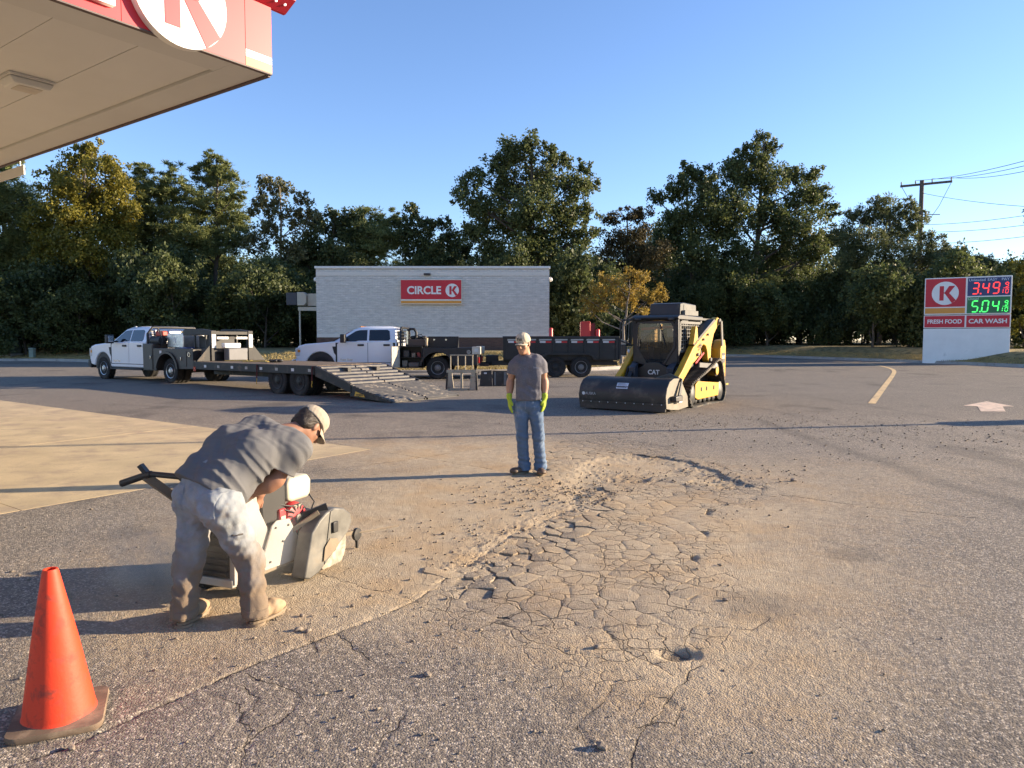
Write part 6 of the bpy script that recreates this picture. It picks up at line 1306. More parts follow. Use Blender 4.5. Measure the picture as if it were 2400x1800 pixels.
def ballcap(parent, c, face, up, mat, s=1.0, opening=False, visor_tilt=-.25):
    c = np.array(c, float); Rm = rotm(face, up); f, u, r = Rm[:, 0], Rm[:, 1], Rm[:, 2]; W = lambda a, b, e: c + s * (f * a + u * b + r * e)
    sd = SDF(c - .22, c + .22, .005); sd.ell(W(-.008, .046, 0), (.112 * s, .096 * s, .090 * s), 0, Rm); sd.ell(W(.03, .085, 0), (.06 * s, .05 * s, .055 * s), .04, Rm); sd.cut(W(0, .028, 0), -(u * 1 + f * .10)); sd.disp(folds(.0015, 60, 3))
    if opening: sd.carve(W(-.118, .030, 0), (.05, .034, .040), Rm)
    crown = sd.mesh('cap', mat, parent)
    rings = []                               # curved visor
    for i in range(9):
        a = (i / 8 - .5) * 2; ring = []
        for j, q in ((0, 0), (1, .5), (2, 1.0), (3, 1.0), (4, .5), (5, 0)):
            rr_ = q; e = a * .082; x = .085 * math.sqrt(max(0, 1 - (a * .93) ** 2)) + rr_ * .078 * math.sqrt(max(0, 1 - (a * .98) ** 2)); z = .030 + visor_tilt * (rr_ * .078) - .020 * a * a - (.004 if j > 2 else 0)
            ring.append(tuple(W(x, z, e)))
        rings.append(ring)
    MB().ringloft(rings).build('visor', mat, crown, 60); MB().ell(W(.01, .142, 0), (.008, .008, .005), 5).build('button', mat, crown, 180)
    return crown, W, Rm

# ---------------- standing man
m0 = at(1238, 1110); t = thing('person', 'person standing in grey speckled shirt, jeans, cream cap and lime gloves', 'person', (m0.x, m0.y, lot_z(m0.x, m0.y) + .002), R(-3))
fdir = np.array([-.36, -.90, -.20]); hc = np.array([-.062, -.05, 1.590]); upv = np.array([-.06, -.20, .97])
sd = SDF((-.34, -.22, .86), (.34, .2, 1.80), .0062)
Wh, Rh = head(sd, hc, fdir, upv, .98); sd.cap((-.012, .02, 1.38), (-.045, -.005, 1.54), .056, .053, .03); sd.ell((0, .02, 1.30), (.10, .06, .07), .05)
JS = {-1: ((-.172, .02, 1.375), (-.222, .045, 1.115), (-.232, -.02, .93)), 1: ((.156, .02, 1.39), (.198, .05, 1.12), (.200, -.02, .935))}
for s, (a, b, c) in JS.items():
    a, b, c = map(np.array, (a, b, c)); sd.cap(a + (b - a) * .18, b, .044, .040, .03); sd.ell(b + (c - b) * .25 + np.array([0, 0, .0]), (.043, .045, .085), .03); sd.cap(b, c, .043, .029, .03); sd.ell((a + b) / 2 + np.array([0, -.012, .0]), (.046, .048, .09), .03)
sd.mesh('body', SKIN, t)
GLV = M('lime_glove', (.36, .46, .03), .7, var=.12, vs_=25, dust=((.30, .33, .06), .35, 18.)); GLP = M('grey_palm', (.10, .10, .11), .7, var=.2)
for s in (1, -1):
    c = np.array(JS[s][2]); sd = SDF(c - np.array([.10, .12, .25]), c + np.array([.10, .10, .06]), .0042)
    sd.cap(c + [0, 0, .03], c, .036, .034, .01); hand(sd, c + [0, 0, .0], (-.10 * s, -.06, -1), (-s * .75, .5, 0), (-s * .35, -.9, 0), .20, .19, gl=.002); sd.mesh('glove', GLV if s > 0 else GLV, t)
p_ = np.array(JS[-1][2]); sd = SDF(p_ - np.array([.09, .12, .25]), p_ + np.array([.12, .10, .0]), .0045); hand(sd, p_ + [.006, -.006, -.03], (.10, -.06, -1), (.75, .5, 0), (.35, -.9, 0), .20, .165, gl=.002); sd.cut(p_ + [0, -.012, 0], (-.5, -.6, 0)); 
SHT = M('speckled_shirt', (.115, .112, .130), .9, var=.18, vs_=9, bump=.003, bs=120, speck=((.27, .26, .28), .085, 190.), dust=((.24, .225, .22), .24, 6.))
sd = SDF((-.31, -.22, .86), (.30, .22, 1.52), .007)
for e in (-.075, .075): sd.cap((e * .95 - .005, .015, .95), (e * .95, .01, 1.16), .118, .112, .05); sd.cap((e * .95, .01, 1.16), (e * 1.02, .015, 1.32), .112, .112, .06)
sd.cap((-.005, .015, .90), (-.005, .015, .95), .13, .13, .06)
for s, (a, b, c) in JS.items():
    a, b = map(np.array, (a, b)); e_ = a + (b - a) * .60; sd.cap(a + [-.035 * s, 0, .0], a + (b - a) * .2, .060, .060, .045); sd.cap(a + (b - a) * .2, e_, .060, .067, .03)
sd.cap((-.10, .02, 1.40), (.09, .02, 1.41), .05, .05, .05); sd.cap((-.015, .02, 1.39), (-.03, .012, 1.46), .078, .068, .05)
sd.disp(folds(.0042, 26, 8, (1, 1, .7))); sd.disp(lambda x, y, z: .0035 * np.sin(70 * z + 12 * x + 3 * np.sin(14 * x)) * np.clip(1 - np.abs(z - 1.02) / .16, 0, 1))
sd.cut((0, 0, .905), (0.04, 0, -1)); sd.cut((-.02, -.02, 1.462), (0, -.35, 1))
for s, (a, b, c) in JS.items():
    a, b = map(np.array, (a, b)); n = (b - a) / np.linalg.norm(b - a); m_ = ((sd.P - (a + (b - a) * .58).astype(np.float32)) @ n.astype(np.float32)); on = (sd.P[..., 0] * s > .155) & (sd.P[..., 2] < 1.33); sd.d = np.where(on, np.maximum(sd.d, m_), sd.d)
sh = sd.mesh('shirt', SHT, t)
text('chest_print', 'Sebco', .032, (.10, -.128, 1.305), (R(80), R(6), R(10)), M('print_pale', (.34, .33, .36), .8), t, .01)
JNS = M('blue_jeans', (.085, .135, .215), .85, var=.22, vs_=5, bump=.0008, bs=260, aniso=(1, 1, .5), dust=((.24, .29, .35), .45, 5.))
sd = SDF((-.28, -.22, .03), (.32, .2, .97), .0075)
sd.ell((-.005, .02, .86), (.165, .125, .12), .04)
for s, (h_, kn, an) in {-1: ((-.085, .02, .82), (-.075, -.012, .46), (-.050, .02, .10)), 1: ((.085, .02, .82), (.125, -.015, .46), (.150, .02, .10))}.items():
    sd.cap(h_, kn, .098, .070, .022); sd.cap(kn, an, .070, .070, .03); sd.cap(an, (an[0], an[1], .045), .076, .080, .02)
sd.disp(folds(.005, 30, 9, (1, 1, 1.4))); sd.disp(lambda x, y, z: .005 * np.sin(95 * z + 15 * x) * (np.clip(1 - np.abs(z - .16) / .13, 0, 1) + .7 * np.clip(1 - np.abs(z - .44) / .1, 0, 1)))
sd.cut((0, .02, .05), (0, .25, -1)); sd.cut((0, 0, .935), (0, 0, 1)); jn = sd.mesh('jeans', JNS, t)
MB().mm(-.035, -.028, -.112, -.104, .80, .90).build('fly_seam', M('jean_stitch', (.16, .2, .27), .9), jn)
SHB = M('brown_shoe', (.085, .052, .032), .6, var=.25, dust=((.28, .21, .14), .42, 14.)); SOL = M('shoe_sole', (.20, .16, .11), .9)
for (ax, ay, dx, dy) in ((-.050, .02, -.75, -.66), (.150, .02, .10, -1.0)):
    n = math.hypot(dx, dy); dx, dy = dx / n, dy / n; A = np.array([ax, ay, 0]); Fd = np.array([dx, dy, 0]); B = A + Fd * .15
    sd = SDF(np.minimum(A, B) - [.12, .12, .0], np.maximum(A, B) + [.12, .12, .16], .006); sd.cap(A - Fd * .03 + [0, 0, .06], A + [0, 0, .09], .044, .046, .03); sd.cap(A - Fd * .03 + [0, 0, .045], B + [0, 0, .038], .040, .043, .03); sd.ell(B + Fd * .01 + [0, 0, .042], (.055, .055, .034), .03); sd.cut((0, 0, .020), (0, 0, -1)); so = sd.mesh('shoe', SHB, t)
    MB().ringloft([[tuple(A + Fd * (.055 + .125 * math.cos(q)) + np.array([-dy, dx, 0]) * .047 * math.sin(q) + [0, 0, z]) for q in np.linspace(0, 6.283, 20, endpoint=False)] for z in (0, .022)]).build('sole', SOL, so)
CAPM = M('cream_cap', (.46, .40, .30), .85, var=.1, vs_=12, bump=.002, bs=150)
cp, Wc, Rc = ballcap(t, hc, fdir, upv, CAPM, .96, False, -.10)
o = text('cap_lettering', 'Yuz', .05, (0, 0, 0), (0, 0, 0), PLA, cp, .015); fN = Rc[:, 0] * .98 + Rc[:, 1] * .28; fN /= np.linalg.norm(fN); rt_ = -Rc[:, 2]; rt_ = np.cross(np.array([0, 0, 1.]), fN); rt_ /= np.linalg.norm(rt_); uu = np.cross(fN, rt_); mm_ = Matrix(((rt_[0], uu[0], fN[0]), (rt_[1], uu[1], fN[1]), (rt_[2], uu[2], fN[2]))).to_4x4(); mm_.translation = Vector(Wc(.108, .080, 0)); o.matrix_basis = mm_
sd = SDF(hc - .16, hc + .16, .005); sd.ell(Wh(-.018, .026, 0), (.102, .088, .080), 0, Rh); sd.cut(Wh(.0, .04, 0), Rh[:, 1]); sd.cut(Wh(.03, 0, 0), Rh[:, 0]); sd.cut(Wh(-.0, -.045, 0), -Rh[:, 1]); sd.mesh('hair', HAIR, t)
# visor shade over the eyes, put in as dark lenses
for e in (-1, 1): MB().ell(Wh(.094, .010, e * .032), (.012, .022, .016), 6, Matrix(rotm(Rh[:, 0], Rh[:, 2]).tolist())).build('dark_eye_lens', GLS, t, 180)

# ---------------- worker bent over the saw
def ZP(zx, zy, Y): return np.array(pt(320 + zx * .36176, 920 + zy * .36166, Y))
w0 = at(530, 1482); o0 = np.array([w0.x, w0.y, gz(w0.y)]); t = thing('person', 'person in dusty jeans, grey shirt and white cap bending over the saw', 'person', tuple(o0), 0)
LP_ = lambda zx, zy, Y: ZP(zx, zy, Y) - o0
fw = np.array([math.sin(R(30)), math.cos(R(30)), 0]); rt = np.array([math.cos(R(30)), -math.sin(R(30)), 0]); upz = np.array([0, 0, 1.])
hipL, hipR = LP_(398, 735, 4.38), LP_(575, 790, 4.22); knL, anL = LP_(335, 1110, 4.30), LP_(305, 1500, 4.17); knR, anR = LP_(735, 1090, 4.36), LP_(775, 1490, 4.19)
waist = LP_(505, 575, 4.36); mid = LP_(690, 395, 4.50); chest = LP_(850, 345, 4.62); neck = LP_(985, 290, 4.70)
lat = rt * .95 + upz * -.12
# trousers
DJ = M('dusty_jeans', (.255, .275, .29), .9, var=.2, vs_=9, bump=.003, bs=160, dust=((.25, .19, .13), .46, 3.2))
# road dust thickest towards the boots: dirt that sits on the cloth
nt = DJ.node_tree; N = nt.nodes; L = nt.links; b = N['Principled BSDF']; src = b.inputs['Base Color'].links[0].from_socket
tc = N.new('ShaderNodeTexCoord'); sx = N.new('ShaderNodeSeparateXYZ'); L.new(tc.outputs['Object'], sx.inputs[0]); nz = N.new('ShaderNodeTexNoise'); nz.inputs['Scale'].default_value = 7; nz.inputs['Detail'].default_value = 6; L.new(tc.outputs['Object'], nz.inputs[0])
ma = N.new('ShaderNodeMath'); ma.operation = 'MULTIPLY_ADD'; ma.inputs[1].default_value = .55; L.new(nz.outputs[0], ma.inputs[0]); L.new(sx.outputs[2], ma.inputs[2]); mr = N.new('ShaderNodeMapRange'); mr.inputs[1].default_value = .86; mr.inputs[2].default_value = .50; L.new(ma.outputs[0], mr.inputs[0])
mx = N.new('ShaderNodeMix'); mx.data_type = 'RGBA'; L.new(mr.outputs[0], mx.inputs[0]); L.new(src, mx.inputs[6]); mx.inputs[7].default_value = (.175, .128, .085, 1); L.new(mx.outputs[2], b.inputs['Base Color'])
sd = SDF((-.52, -.32, .03), (.42, .45, 1.14), .0085)
for hp, kn, an in ((hipL, knL, anL), (hipR, knR, anR)):
    sd.cap(hp, kn, .108, .084, .03); sd.cap(kn, an, .080, .074, .04); sd.cap(an, an + np.array([0, 0, -.05]), .076, .084, .02); d_ = (an - kn)
pc = (hipL + hipR) / 2; sd.cap(hipL + upz * .05, hipR + upz * .05, .112, .112, .05); sd.ell(hipR + upz * .05 - fw * .045, (.112, .112, .125), .035); sd.ell(hipL + upz * .05 - fw * .045, (.106, .106, .125), .035); sd.cap(pc + upz * .10, waist, .140, .138, .06); sd.cap(waist - lat * .06, waist + lat * .06, .135, .135, .05)
sd.disp(folds(.005, 30, 15, (1, 1, 1.5))); sd.disp(folds(.0025, 75, 16)); kz = np.array([knL[2], knR[2]])
def jf(x, y, z):
    return .008 * np.sin(70 * z + 26 * x + 2 * np.sin(20 * x + 9 * y)) * (np.clip(1 - np.abs(z - .20) / .16, 0, 1) + .8 * np.clip(1 - np.abs(z - .46) / .12, 0, 1)) + .006 * np.sin(60 * (z * .7 + x * .7)) * np.clip(1 - np.abs(z - .72) / .10, 0, 1)
sd.disp(jf)
up_b = (mid - waist) / np.linalg.norm(mid - waist); sd.cut(waist + up_b * .06, up_b); sd.cut((0, 0, .055), (.0, -.10, -1)); jn = sd.mesh('jeans', DJ, t)
def overlay(name, mask, off, mat=DJ):        # a layer of cloth lying on the trousers where mask is below zero
    k_ = SDF.__new__(SDF); k_.lo, k_.h, k_.P = sd.lo, sd.h, sd.P; k_.d = np.maximum(sd.d - off, mask.astype(np.float32)); k_.mesh(name, mat, jn)
def obox(c, ax, hf):
    q = [np.abs((sd.P - np.array(c, np.float32)) @ np.array(a / np.linalg.norm(a), np.float32)) - e for a, e in zip(ax, hf)]; return np.maximum(np.maximum(q[0], q[1]), q[2])
pd_ = -fw * .9 + upz * .25
overlay('waistband', np.abs((sd.P - (waist + up_b * .035).astype(np.float32)) @ up_b.astype(np.float32)) - .021, .004)
for c_ in (hipR + upz * .075 - fw * .12 + rt * .01, hipL + upz * .085 - fw * .12 - rt * .005): overlay('back_pocket', obox(c_, (rt, upz, fw), (.062, .075, .10)), .004)
for an in (anL, anR): overlay('hem', np.maximum(np.abs(sd.P[..., 2] - .078) - .020, np.linalg.norm(sd.P[..., :2] - an[:2].astype(np.float32), axis=-1) - .14), .004)
DSTI = M('denim_hole', (.10, .09, .08), .95)
overlay('rip', np.maximum(obox(hipR + (knR - hipR) * .33 - fw * .05 + rt * .09, (rt + fw, upz, rt - fw), (.035, .012, .10)), folds(.02, 90, 33)(*[sd.P[..., i] for i in range(3)])), .0035, DSTI)
BELT = M('belt_seam', (.22, .25, .28), .9)
# back pockets
for c, s_ in ((hipR + upz * .03 - fw * .165 + rt * .0, 1), (hipL + upz * .03 - fw * .16 - rt * .02, -1)): pass
# shirt
WSH_ = M('grey_shirt', (.125, .124, .125), .9, var=.07, vs_=5, bump=.0025, bs=220, dust=((.15, .142, .13), .34, 4.))
sd = SDF((-.50, -.24, .62), (.62, .85, 1.50), .0072)
hem = waist - up_b * .12
for e in (-.085, .085):
    l = lat * e; sd.cap(hem + l * .9, waist + l, .150, .145, .05); sd.cap(waist + l, mid + l * 1.15, .145, .150, .06); sd.cap(mid + l * 1.15, chest + l * 1.35, .150, .140, .06)
shR, shL = chest + lat * .20 + up_b * .05 - upz * .02, chest - lat * .17 + up_b * .05 + upz * .03
elR, wrR = LP_(905, 565, 4.50), LP_(720, 665, 4.46)
elL, wrL = shL + np.array([.06, .10, -.30]), LP_(800, 660, 4.78)
sd.cap(shL, shR, .105, .105, .06); sd.cap(chest, neck - up_b * .05, .12, .075, .06)
bell = (waist + mid) / 2 - upz * .12 + fw * .05; sd.ell(bell, (.17, .17, .13), .08); sd.cap(waist - upz * .10 + fw * .10, mid - upz * .14 + fw * .06, .10, .12, .07)
sd.cap(shR, shR + (elR - shR) * .72, .090, .088, .04); sd.cap(shL, shL + (elL - shL) * .7, .088, .085, .04)
sax = up_b.astype(np.float32)
def sf(x, y, z):
    s = (x - waist[0]) * sax[0] + (y - waist[1]) * sax[1] + (z - waist[2]) * sax[2]; l = (x - waist[0]) * lat[0] + (y - waist[1]) * lat[1] + (z - waist[2]) * lat[2]
    m_ = np.clip((l + .02) / .16, 0, 1) * np.clip((s + .16) / .1, 0, 1) * np.clip((.42 - s) / .15, 0, 1); w_ = 74 * s + 22 * l + 2.6 * np.sin(15 * l + 9 * z) + 1.5 * np.sin(31 * s)
    return .017 * (np.abs(np.sin(w_ * .5)) ** .6 - .65) * m_ * (.55 + .45 * np.sin(9 * s + 7 * z + 1)) + .004 * np.sin(46 * s + 20 * l) * (1 - m_)
sd.disp(sf); sd.disp(folds(.0045, 24, 19)); sd.disp(folds(.0022, 70, 20, (1, 1, .6))); sd.cut(hem + up_b * .03 , -up_b - np.array([0, 0, .15])); 
n_ = (elR - shR) / np.linalg.norm(elR - shR); q_ = shR + (elR - shR) * .72; dd = (sd.P - q_.astype(np.float32)); on = (np.linalg.norm(dd - (dd @ n_.astype(np.float32))[..., None] * n_.astype(np.float32), axis=-1) < .125) & (dd @ n_.astype(np.float32) > -.03); sd.d = np.where(on, np.maximum(sd.d, dd @ n_.astype(np.float32)), sd.d)
sd.mesh('shirt', WSH_, t)
# body: head, neck, arms and hands
hc2 = LP_(1118, 222, 4.84); face2 = fw * .62 - upz * .80 + rt * .10; up2 = fw * .80 + upz * .62
sd = SDF((-.20, -.10, .55), (.75, .95, 1.50), .007)
Wh2, Rh2 = head(sd, hc2, face2, up2, 1.0); sd.cap(chest + up_b * .08, hc2 - Rh2[:, 0] * .03 - Rh2[:, 1] * .06, .075, .062, .04)
for a, b, c in ((shR, elR, wrR), (shL, elL, wrL)):
    sd.cap(a, b, .056, .046, .03); sd.cap(b, c, .046, .031, .03); sd.ell(b + (c - b) * .28, (.050, .050, .055), .04)
    hand(sd, c, (c - b) * 1.0 + np.array([0, .05, -.05]), (.0, .3, -1), (.3, 1, 0), .75)
sd.mesh('body', SKIN2, t)
CAPW = M('dusty_white_cap', (.33, .28, .215), .9, var=.12, vs_=9, bump=.003, bs=140, dust=((.36, .30, .23), .35, 8.)); ballcap(t, hc2 + Rh2[:, 1] * .004, face2, up2, CAPW, 1.04, True, -.35)
sd = SDF(hc2 - .17, hc2 + .17, .005); sd.ell(Wh2(-.022, .028, 0), (.106, .094, .083), 0, Rh2); sd.cap(Wh2(-.06, -.03, -.03), Wh2(-.06, -.03, .03), .052, .052, .03); sd.cut(Wh2(.008, 0, 0), Rh2[:, 0]); sd.cut(Wh2(-.0, -.075, 0), -Rh2[:, 1]); sd.disp(folds(.003, 120, 4)); sd.mesh('hair', HAIR, t)
for e in (-1, 1): MB().ell(Wh2(.092, .008, e * .034), (.012, .022, .016), 6, Matrix(rotm(Rh2[:, 0], Rh2[:, 2]).tolist())).build('dark_eye_lens', GLS, t, 180)  # dark lenses over the eyes
# boots
BTN = M('tan_boot', (.34, .235, .135), .8, var=.1, vs_=10, dust=((.34, .26, .175), .5, 9.), bump=.002, bs=60); BSO = M('boot_sole', (.24, .18, .12), .9)
for an, kn_, (hx, hy), (tx, ty) in ((anR, knR, (610, 1484), (676, 1448)), (anL, knL, (418, 1490), (492, 1440))):
    hp_, tp_ = np.array(at(hx, hy)) - o0, np.array(at(tx, ty)) - o0; Fd = tp_ - hp_; Fd[2] = 0; ln = np.linalg.norm(Fd); Fd /= ln; ln = .285; A = np.array([an[0], an[1], 0]) + Fd * .04; B = A + Fd * (ln - .105); Sd = np.array([Fd[1], -Fd[0], 0])
    sd = SDF(np.minimum(A, B) - [.13, .13, -.0], np.maximum(A, B) + [.13, .13, .22], .006)
    sd.cap(A - Fd * .02 + [0, 0, .09], A + (kn_ - an) / np.linalg.norm(kn_ - an) * .13 - Fd * .04 + [0, 0, .03], .036, .034, .02); sd.cap(A - Fd * .045 + [0, 0, .060], A + Fd * .10 + [0, 0, .062], .036, .044, .02); sd.cap(A + Fd * .10 + [0, 0, .062], B + [0, 0, .052], .044, .030, .03); sd.ell(A + Fd * .11 + [0, 0, .065], (.058, .058, .04), .03); sd.disp(folds(.002, 50, 5)); sd.cut((0, 0, .034), (0, 0, -1)); bo = sd.mesh('boot', BTN, t)
    def outl(s0, s1, w, z0, z1):
        R_ = []
        for z in (z0, z1):
            R_.append([tuple(A + Fd * ((s0 + s1) / 2 + (s1 - s0) / 2 * math.cos(q)) + Sd * w * math.sin(q) * (1 if math.cos(q) < .3 else .92) + [0, 0, z]) for q in np.linspace(0, 6.283, 22, endpoint=False)])
        return MB().ringloft(R_)
    outl(-.085, .225, .054, .022, .036).build('sole', BSO, bo); outl(-.088, .02, .05, .0, .021).build('heel', BSO, bo); outl(.06, .20, .048, .012, .0215).build('ball', BSO, bo)
# ------------------------------------------------------------------ walk-behind concrete saw
S0 = at(506, 1396); HY = R(-22)
SWT = M('saw_white', (.37, .35, .31), .55, var=.06, dust=((.36, .30, .22), .42, 5.)); SDK = M('saw_dark', (.035, .03, .027), .75, var=.3, dust=((.17, .13, .095), .42, 6.)); SRD = M('engine_red', (.42, .03, .035), .5, var=.1, dust=((.36, .24, .18), .30, 9.))
SST = M('guard_steel', (.15, .145, .13), .55, metal=.45, var=.35, vs_=6, dust=((.22, .195, .155), .42, 6.)); SBK = M('saw_black', (.022, .021, .02), .5, var=.2, dust=((.15, .12, .09), .25, 6.)); TAN = M('dust_coated', (.22, .175, .12), .95, var=.2, bump=.002, bs=60); CRM = M('tank_cream', (.50, .46, .34), .45, var=.06, dust=((.45, .38, .28), .3, 6.))
t = thing('concrete_saw', 'dusty white walk behind concrete saw with red engine and blade guard', 'saw', (S0.x, S0.y, gz(S0.y)), HY)
MB().mm(-.22, .22, .0, .86, .10, .17).build('frame', TAN, t, None, .01)
MB().prism([(-.02, .171), (-.05, .50), (.02, .80), (.12, .84), (.16, .80), (.20, .54), (.40, .18), (.36, .171)], -.21, .21, 'x').build('cowl', SWT, t, None, .02)
wp = MB().prism([(.20, .13), (.17, .20), (.28, .42), (.33, .445), (.46, .43), (.60, .20), (.56, .12)], .222, .236, 'x').build('side_plate', SWT, t, None, .01)
for y, z in ((.25, .18), (.54, .18), (.31, .40), (.44, .39), (.38, .29)): MB().lathe([(.008, .236), (.008, .243), (.004, .245)], c=(0, y, z), axis='x', n=8).build('bolt', SBK, wp)
rp = MB().mm(-.19, .19, -.075, -.052, .16, .56).build('rear_panel', SDK, t)
for k in range(9): MB().box((0, -.085, .185 + k * .042), (.37, .022, .030), Matrix.Rotation(.25, 3, 'X')).build('slat', SDK, rp, None, .004)
for s in (-1, 1): MB().bar((s * .205, -.06, .12), (s * .205, -.055, .58), .025, .05, (1, 0, 0)).build('rear_edge', SWT, t)
MB().mm(-.22, .22, -.085, -.04, .10, .155).build('rear_edge', SWT, t, None, .008)
# wheels
for s in (-1, 1):
    wheel(t, (s * .17, .12, .085), .085, .06, RIMB, 1, 's').rotation_euler = (0, 0, R(-90)) ; wheel(t, (s * .17, .72, .07), .07, .05, RIMB, 1, 's2').rotation_euler = (0, 0, R(-90))
# engine
en = MB().mm(-.16, .14, .42, .72, .171, .34).build('engine_block', SBK, t, None, .02); MB().mm(-.12, .17, .40, .68, .34, .47).build('crankcase', SRD, t, None, .03)
st = MB().lathe([(.02, .21), (.06, .215), (.105, .20), (.118, .17), (.118, .14)], c=(0, .58, .40), axis='x', n=28).build('recoil_starter', SRD, t, 40)
for k in range(16):
    a = 2 * math.pi * k / 16; m = Matrix.Rotation(a, 3, 'X'); MB().box(Vector((.212, .58, .40)) + m @ Vector((0, .083, 0)), (.004, .040, .010), m).build('cooling_slot', SBK, st)
text('engine_lettering', 'GX390', .030, (.208, .58, .488), (R(90), 0, R(90)), CRM, st, .02)
MB().lathe([(.035, .205), (.035, .222), (.02, .226)], c=(0, .58, .40), axis='x', n=16).build('hub', SBK, st)
MB().prism([(.24, .40), (.22, .66), (.26, .70), (.46, .70), (.50, .66), (.50, .42)], -.13, .18, 'x').build('air_filter_box', SBK, t, None, .025); MB().cyl((.02, .36, .70), (.02, .36, .72), .018, 10).build('knob', SBK, t)
tk = MB().prism([(.51, .54), (.505, .655), (.54, .695), (.74, .695), (.78, .65), (.77, .55), (.74, .52), (.56, .52)], -.12, .18, 'x').build('fuel_tank', CRM, t, None, .03, 3); MB().lathe([(.045, .69), (.045, .72), (.035, .732), (.01, .734)], c=(-.02, .60, 0), n=18).build('filler_cap', ALU, tk, 40)
MB().mm(.10, .20, .40, .47, .36, .50).build('control_box', SRD, t, None, .01); MB().mm(.201, .204, .41, .455, .39, .45).build('label', CRM, t)
for p_ in ([(.17, .42, .53), (.20, .52, .50), (.20, .62, .50), (.18, .70, .45)], [(.16, .76, .55), (.20, .78, .48), (.19, .74, .40)], [(.20, .45, .49), (.22, .50, .47), (.21, .54, .45)]): MB().tube(p_, .0055, 6).build('cable', SBK, t, 60)
MB().mm(-.15, .15, .73, .82, .18, .42).build('exhaust', SBK, t, None, .02); MB().bar((.18, .46, .30), (.36, .62, .45), .03, .03).build('lift_bar', TAN, t); MB().bar((.20, .60, .40), (.36, .72, .47), .035, .05).build('guard_arm', SBK, t)
# blade and guard
gp = [(.40, .035), (.49, .33), (.58, .40), (.66, .44), (.76, .455), (.87, .43), (.95, .375), (.975, .31), (.93, .245), (.74, .13), (.56, .03), (.46, .015)]
gd = MB().prism(gp, .28, .40, 'x').build('blade_guard', SST, t, None, .012); MB().prism([(.70, .44), (.735, .447), (.75, .445), (.64, .085), (.62, .075)], .401, .406, 'x').build('seam_strip', SST, gd)
lt = MB().mm(.4065, .425, .705, .765, .28, .36).build('latch', SBK, gd, None, .006)
MB().prism([(.60, .10), (.62, .20), (.68, .25), (.76, .23), (.79, .185), (.72, .14)], .407, .412, 'x').build('flange_plate', TAN, gd)
bl = MB().lathe([(.02, .334), (.178, .3345), (.180, .3365), (.178, .3385), (.02, .339)], c=(0, .80, .150), axis='x', n=48).build('saw_blade', M('blade_steel', (.42, .38, .32), .35, metal=.7, var=.15, vs_=4, dust=((.46, .39, .30), .5, 7.)), t, 30); MB().lathe([(.04, .339), (.04, .352), (.015, .355)], c=(0, .80, .150), axis='x', n=18).build('hub', SBK, bl)
# pointer out in front
pr = MB().bar((.20, .86, .17), (.26, 1.20, .15), .02, .03).build('pointer_arm', TAN, t); MB().lathe([(.05, -.012), (.05, .012), (.02, .014)], c=(.27, 1.22, .13), axis='x', n=16).build('pointer_wheel', SBK, pr); MB().cyl((.27, 1.22, .14), (.42, 1.62, .12), .006, 6).build('rod', TAN, pr); MB().bar((.27, 1.22, .15), (.27, 1.22, .02), .015, .02, (1, 0, 0)).build('stem', SBK, pr)
# handlebars
for s in (-1, 1):
    hb = MB().bar((s * .17, .06, .50), (s * .255, -.30, .83), .045, .05).build('handle_post', SWT if s > 0 else TAN, t); MB().bar((s * .235, -.295, .84), (s * .275, -.315, .90), .05, .025).build('lever', SBK, hb)
    MB().tube([(s * .20, -.30, .845), (s * .26, -.305, .83), (s * .42, -.33, .775)], [.022, .022, .023], 12).build('grip', SBK, hb, 50)
MB().cyl((-.22, -.30, .845), (.22, -.30, .845), .018, 10).build('cross_bar', SBK, t, 50)

# ------------------------------------------------------------------ traffic cone
c0 = at(141, 1688); ORC = M('cone_orange', (.74, .048, .010), .6, var=.06, vs_=3, dust=((.16, .045, .03), .44, 11.), bump=.001, bs=40)
CBS = M('cone_base', (.15, .105, .07), .85, var=.2, vs_=5, dust=((.34, .25, .165), .5, 6.))
t = thing('traffic_cone', 'scuffed orange traffic cone on a dusty rubber base', 'traffic cone', (c0.x, c0.y, gz(c0.y) + .004), R(24), rot=(R(1.5), R(-1.0), R(24)))
MB().lathe([(.128, .0), (.150, .034), (.146, .040), (.142, .055), (.088, .385), (.034, .672), (.029, .690), (.022, .690), (.026, .665), (.080, .36), (.125, .02)], n=48).build('cone', ORC, t, 50)
def rsq(h, r, z, wob=0):
    out = []
    for cx_, cy_, a0 in ((1, 1, 0), (-1, 1, 90), (-1, -1, 180), (1, -1, 270)):
        for k in range(6):
            a = R(a0 + 18 * k); x, y = cx_ * (h - r) + r * math.cos(a), cy_ * (h - r) + r * math.sin(a); out.append((x, y, z + wob * (abs(x) + abs(y) - h) * abs(x + y) * 1.5))
    return out
MB().ringloft([rsq(.178, .05, .004, .10), rsq(.184, .055, .018, .12), rsq(.180, .05, .032, .12), rsq(.150, .05, .036, .05), rsq(.10, .06, .044)]).build('base', CBS, t, 40)

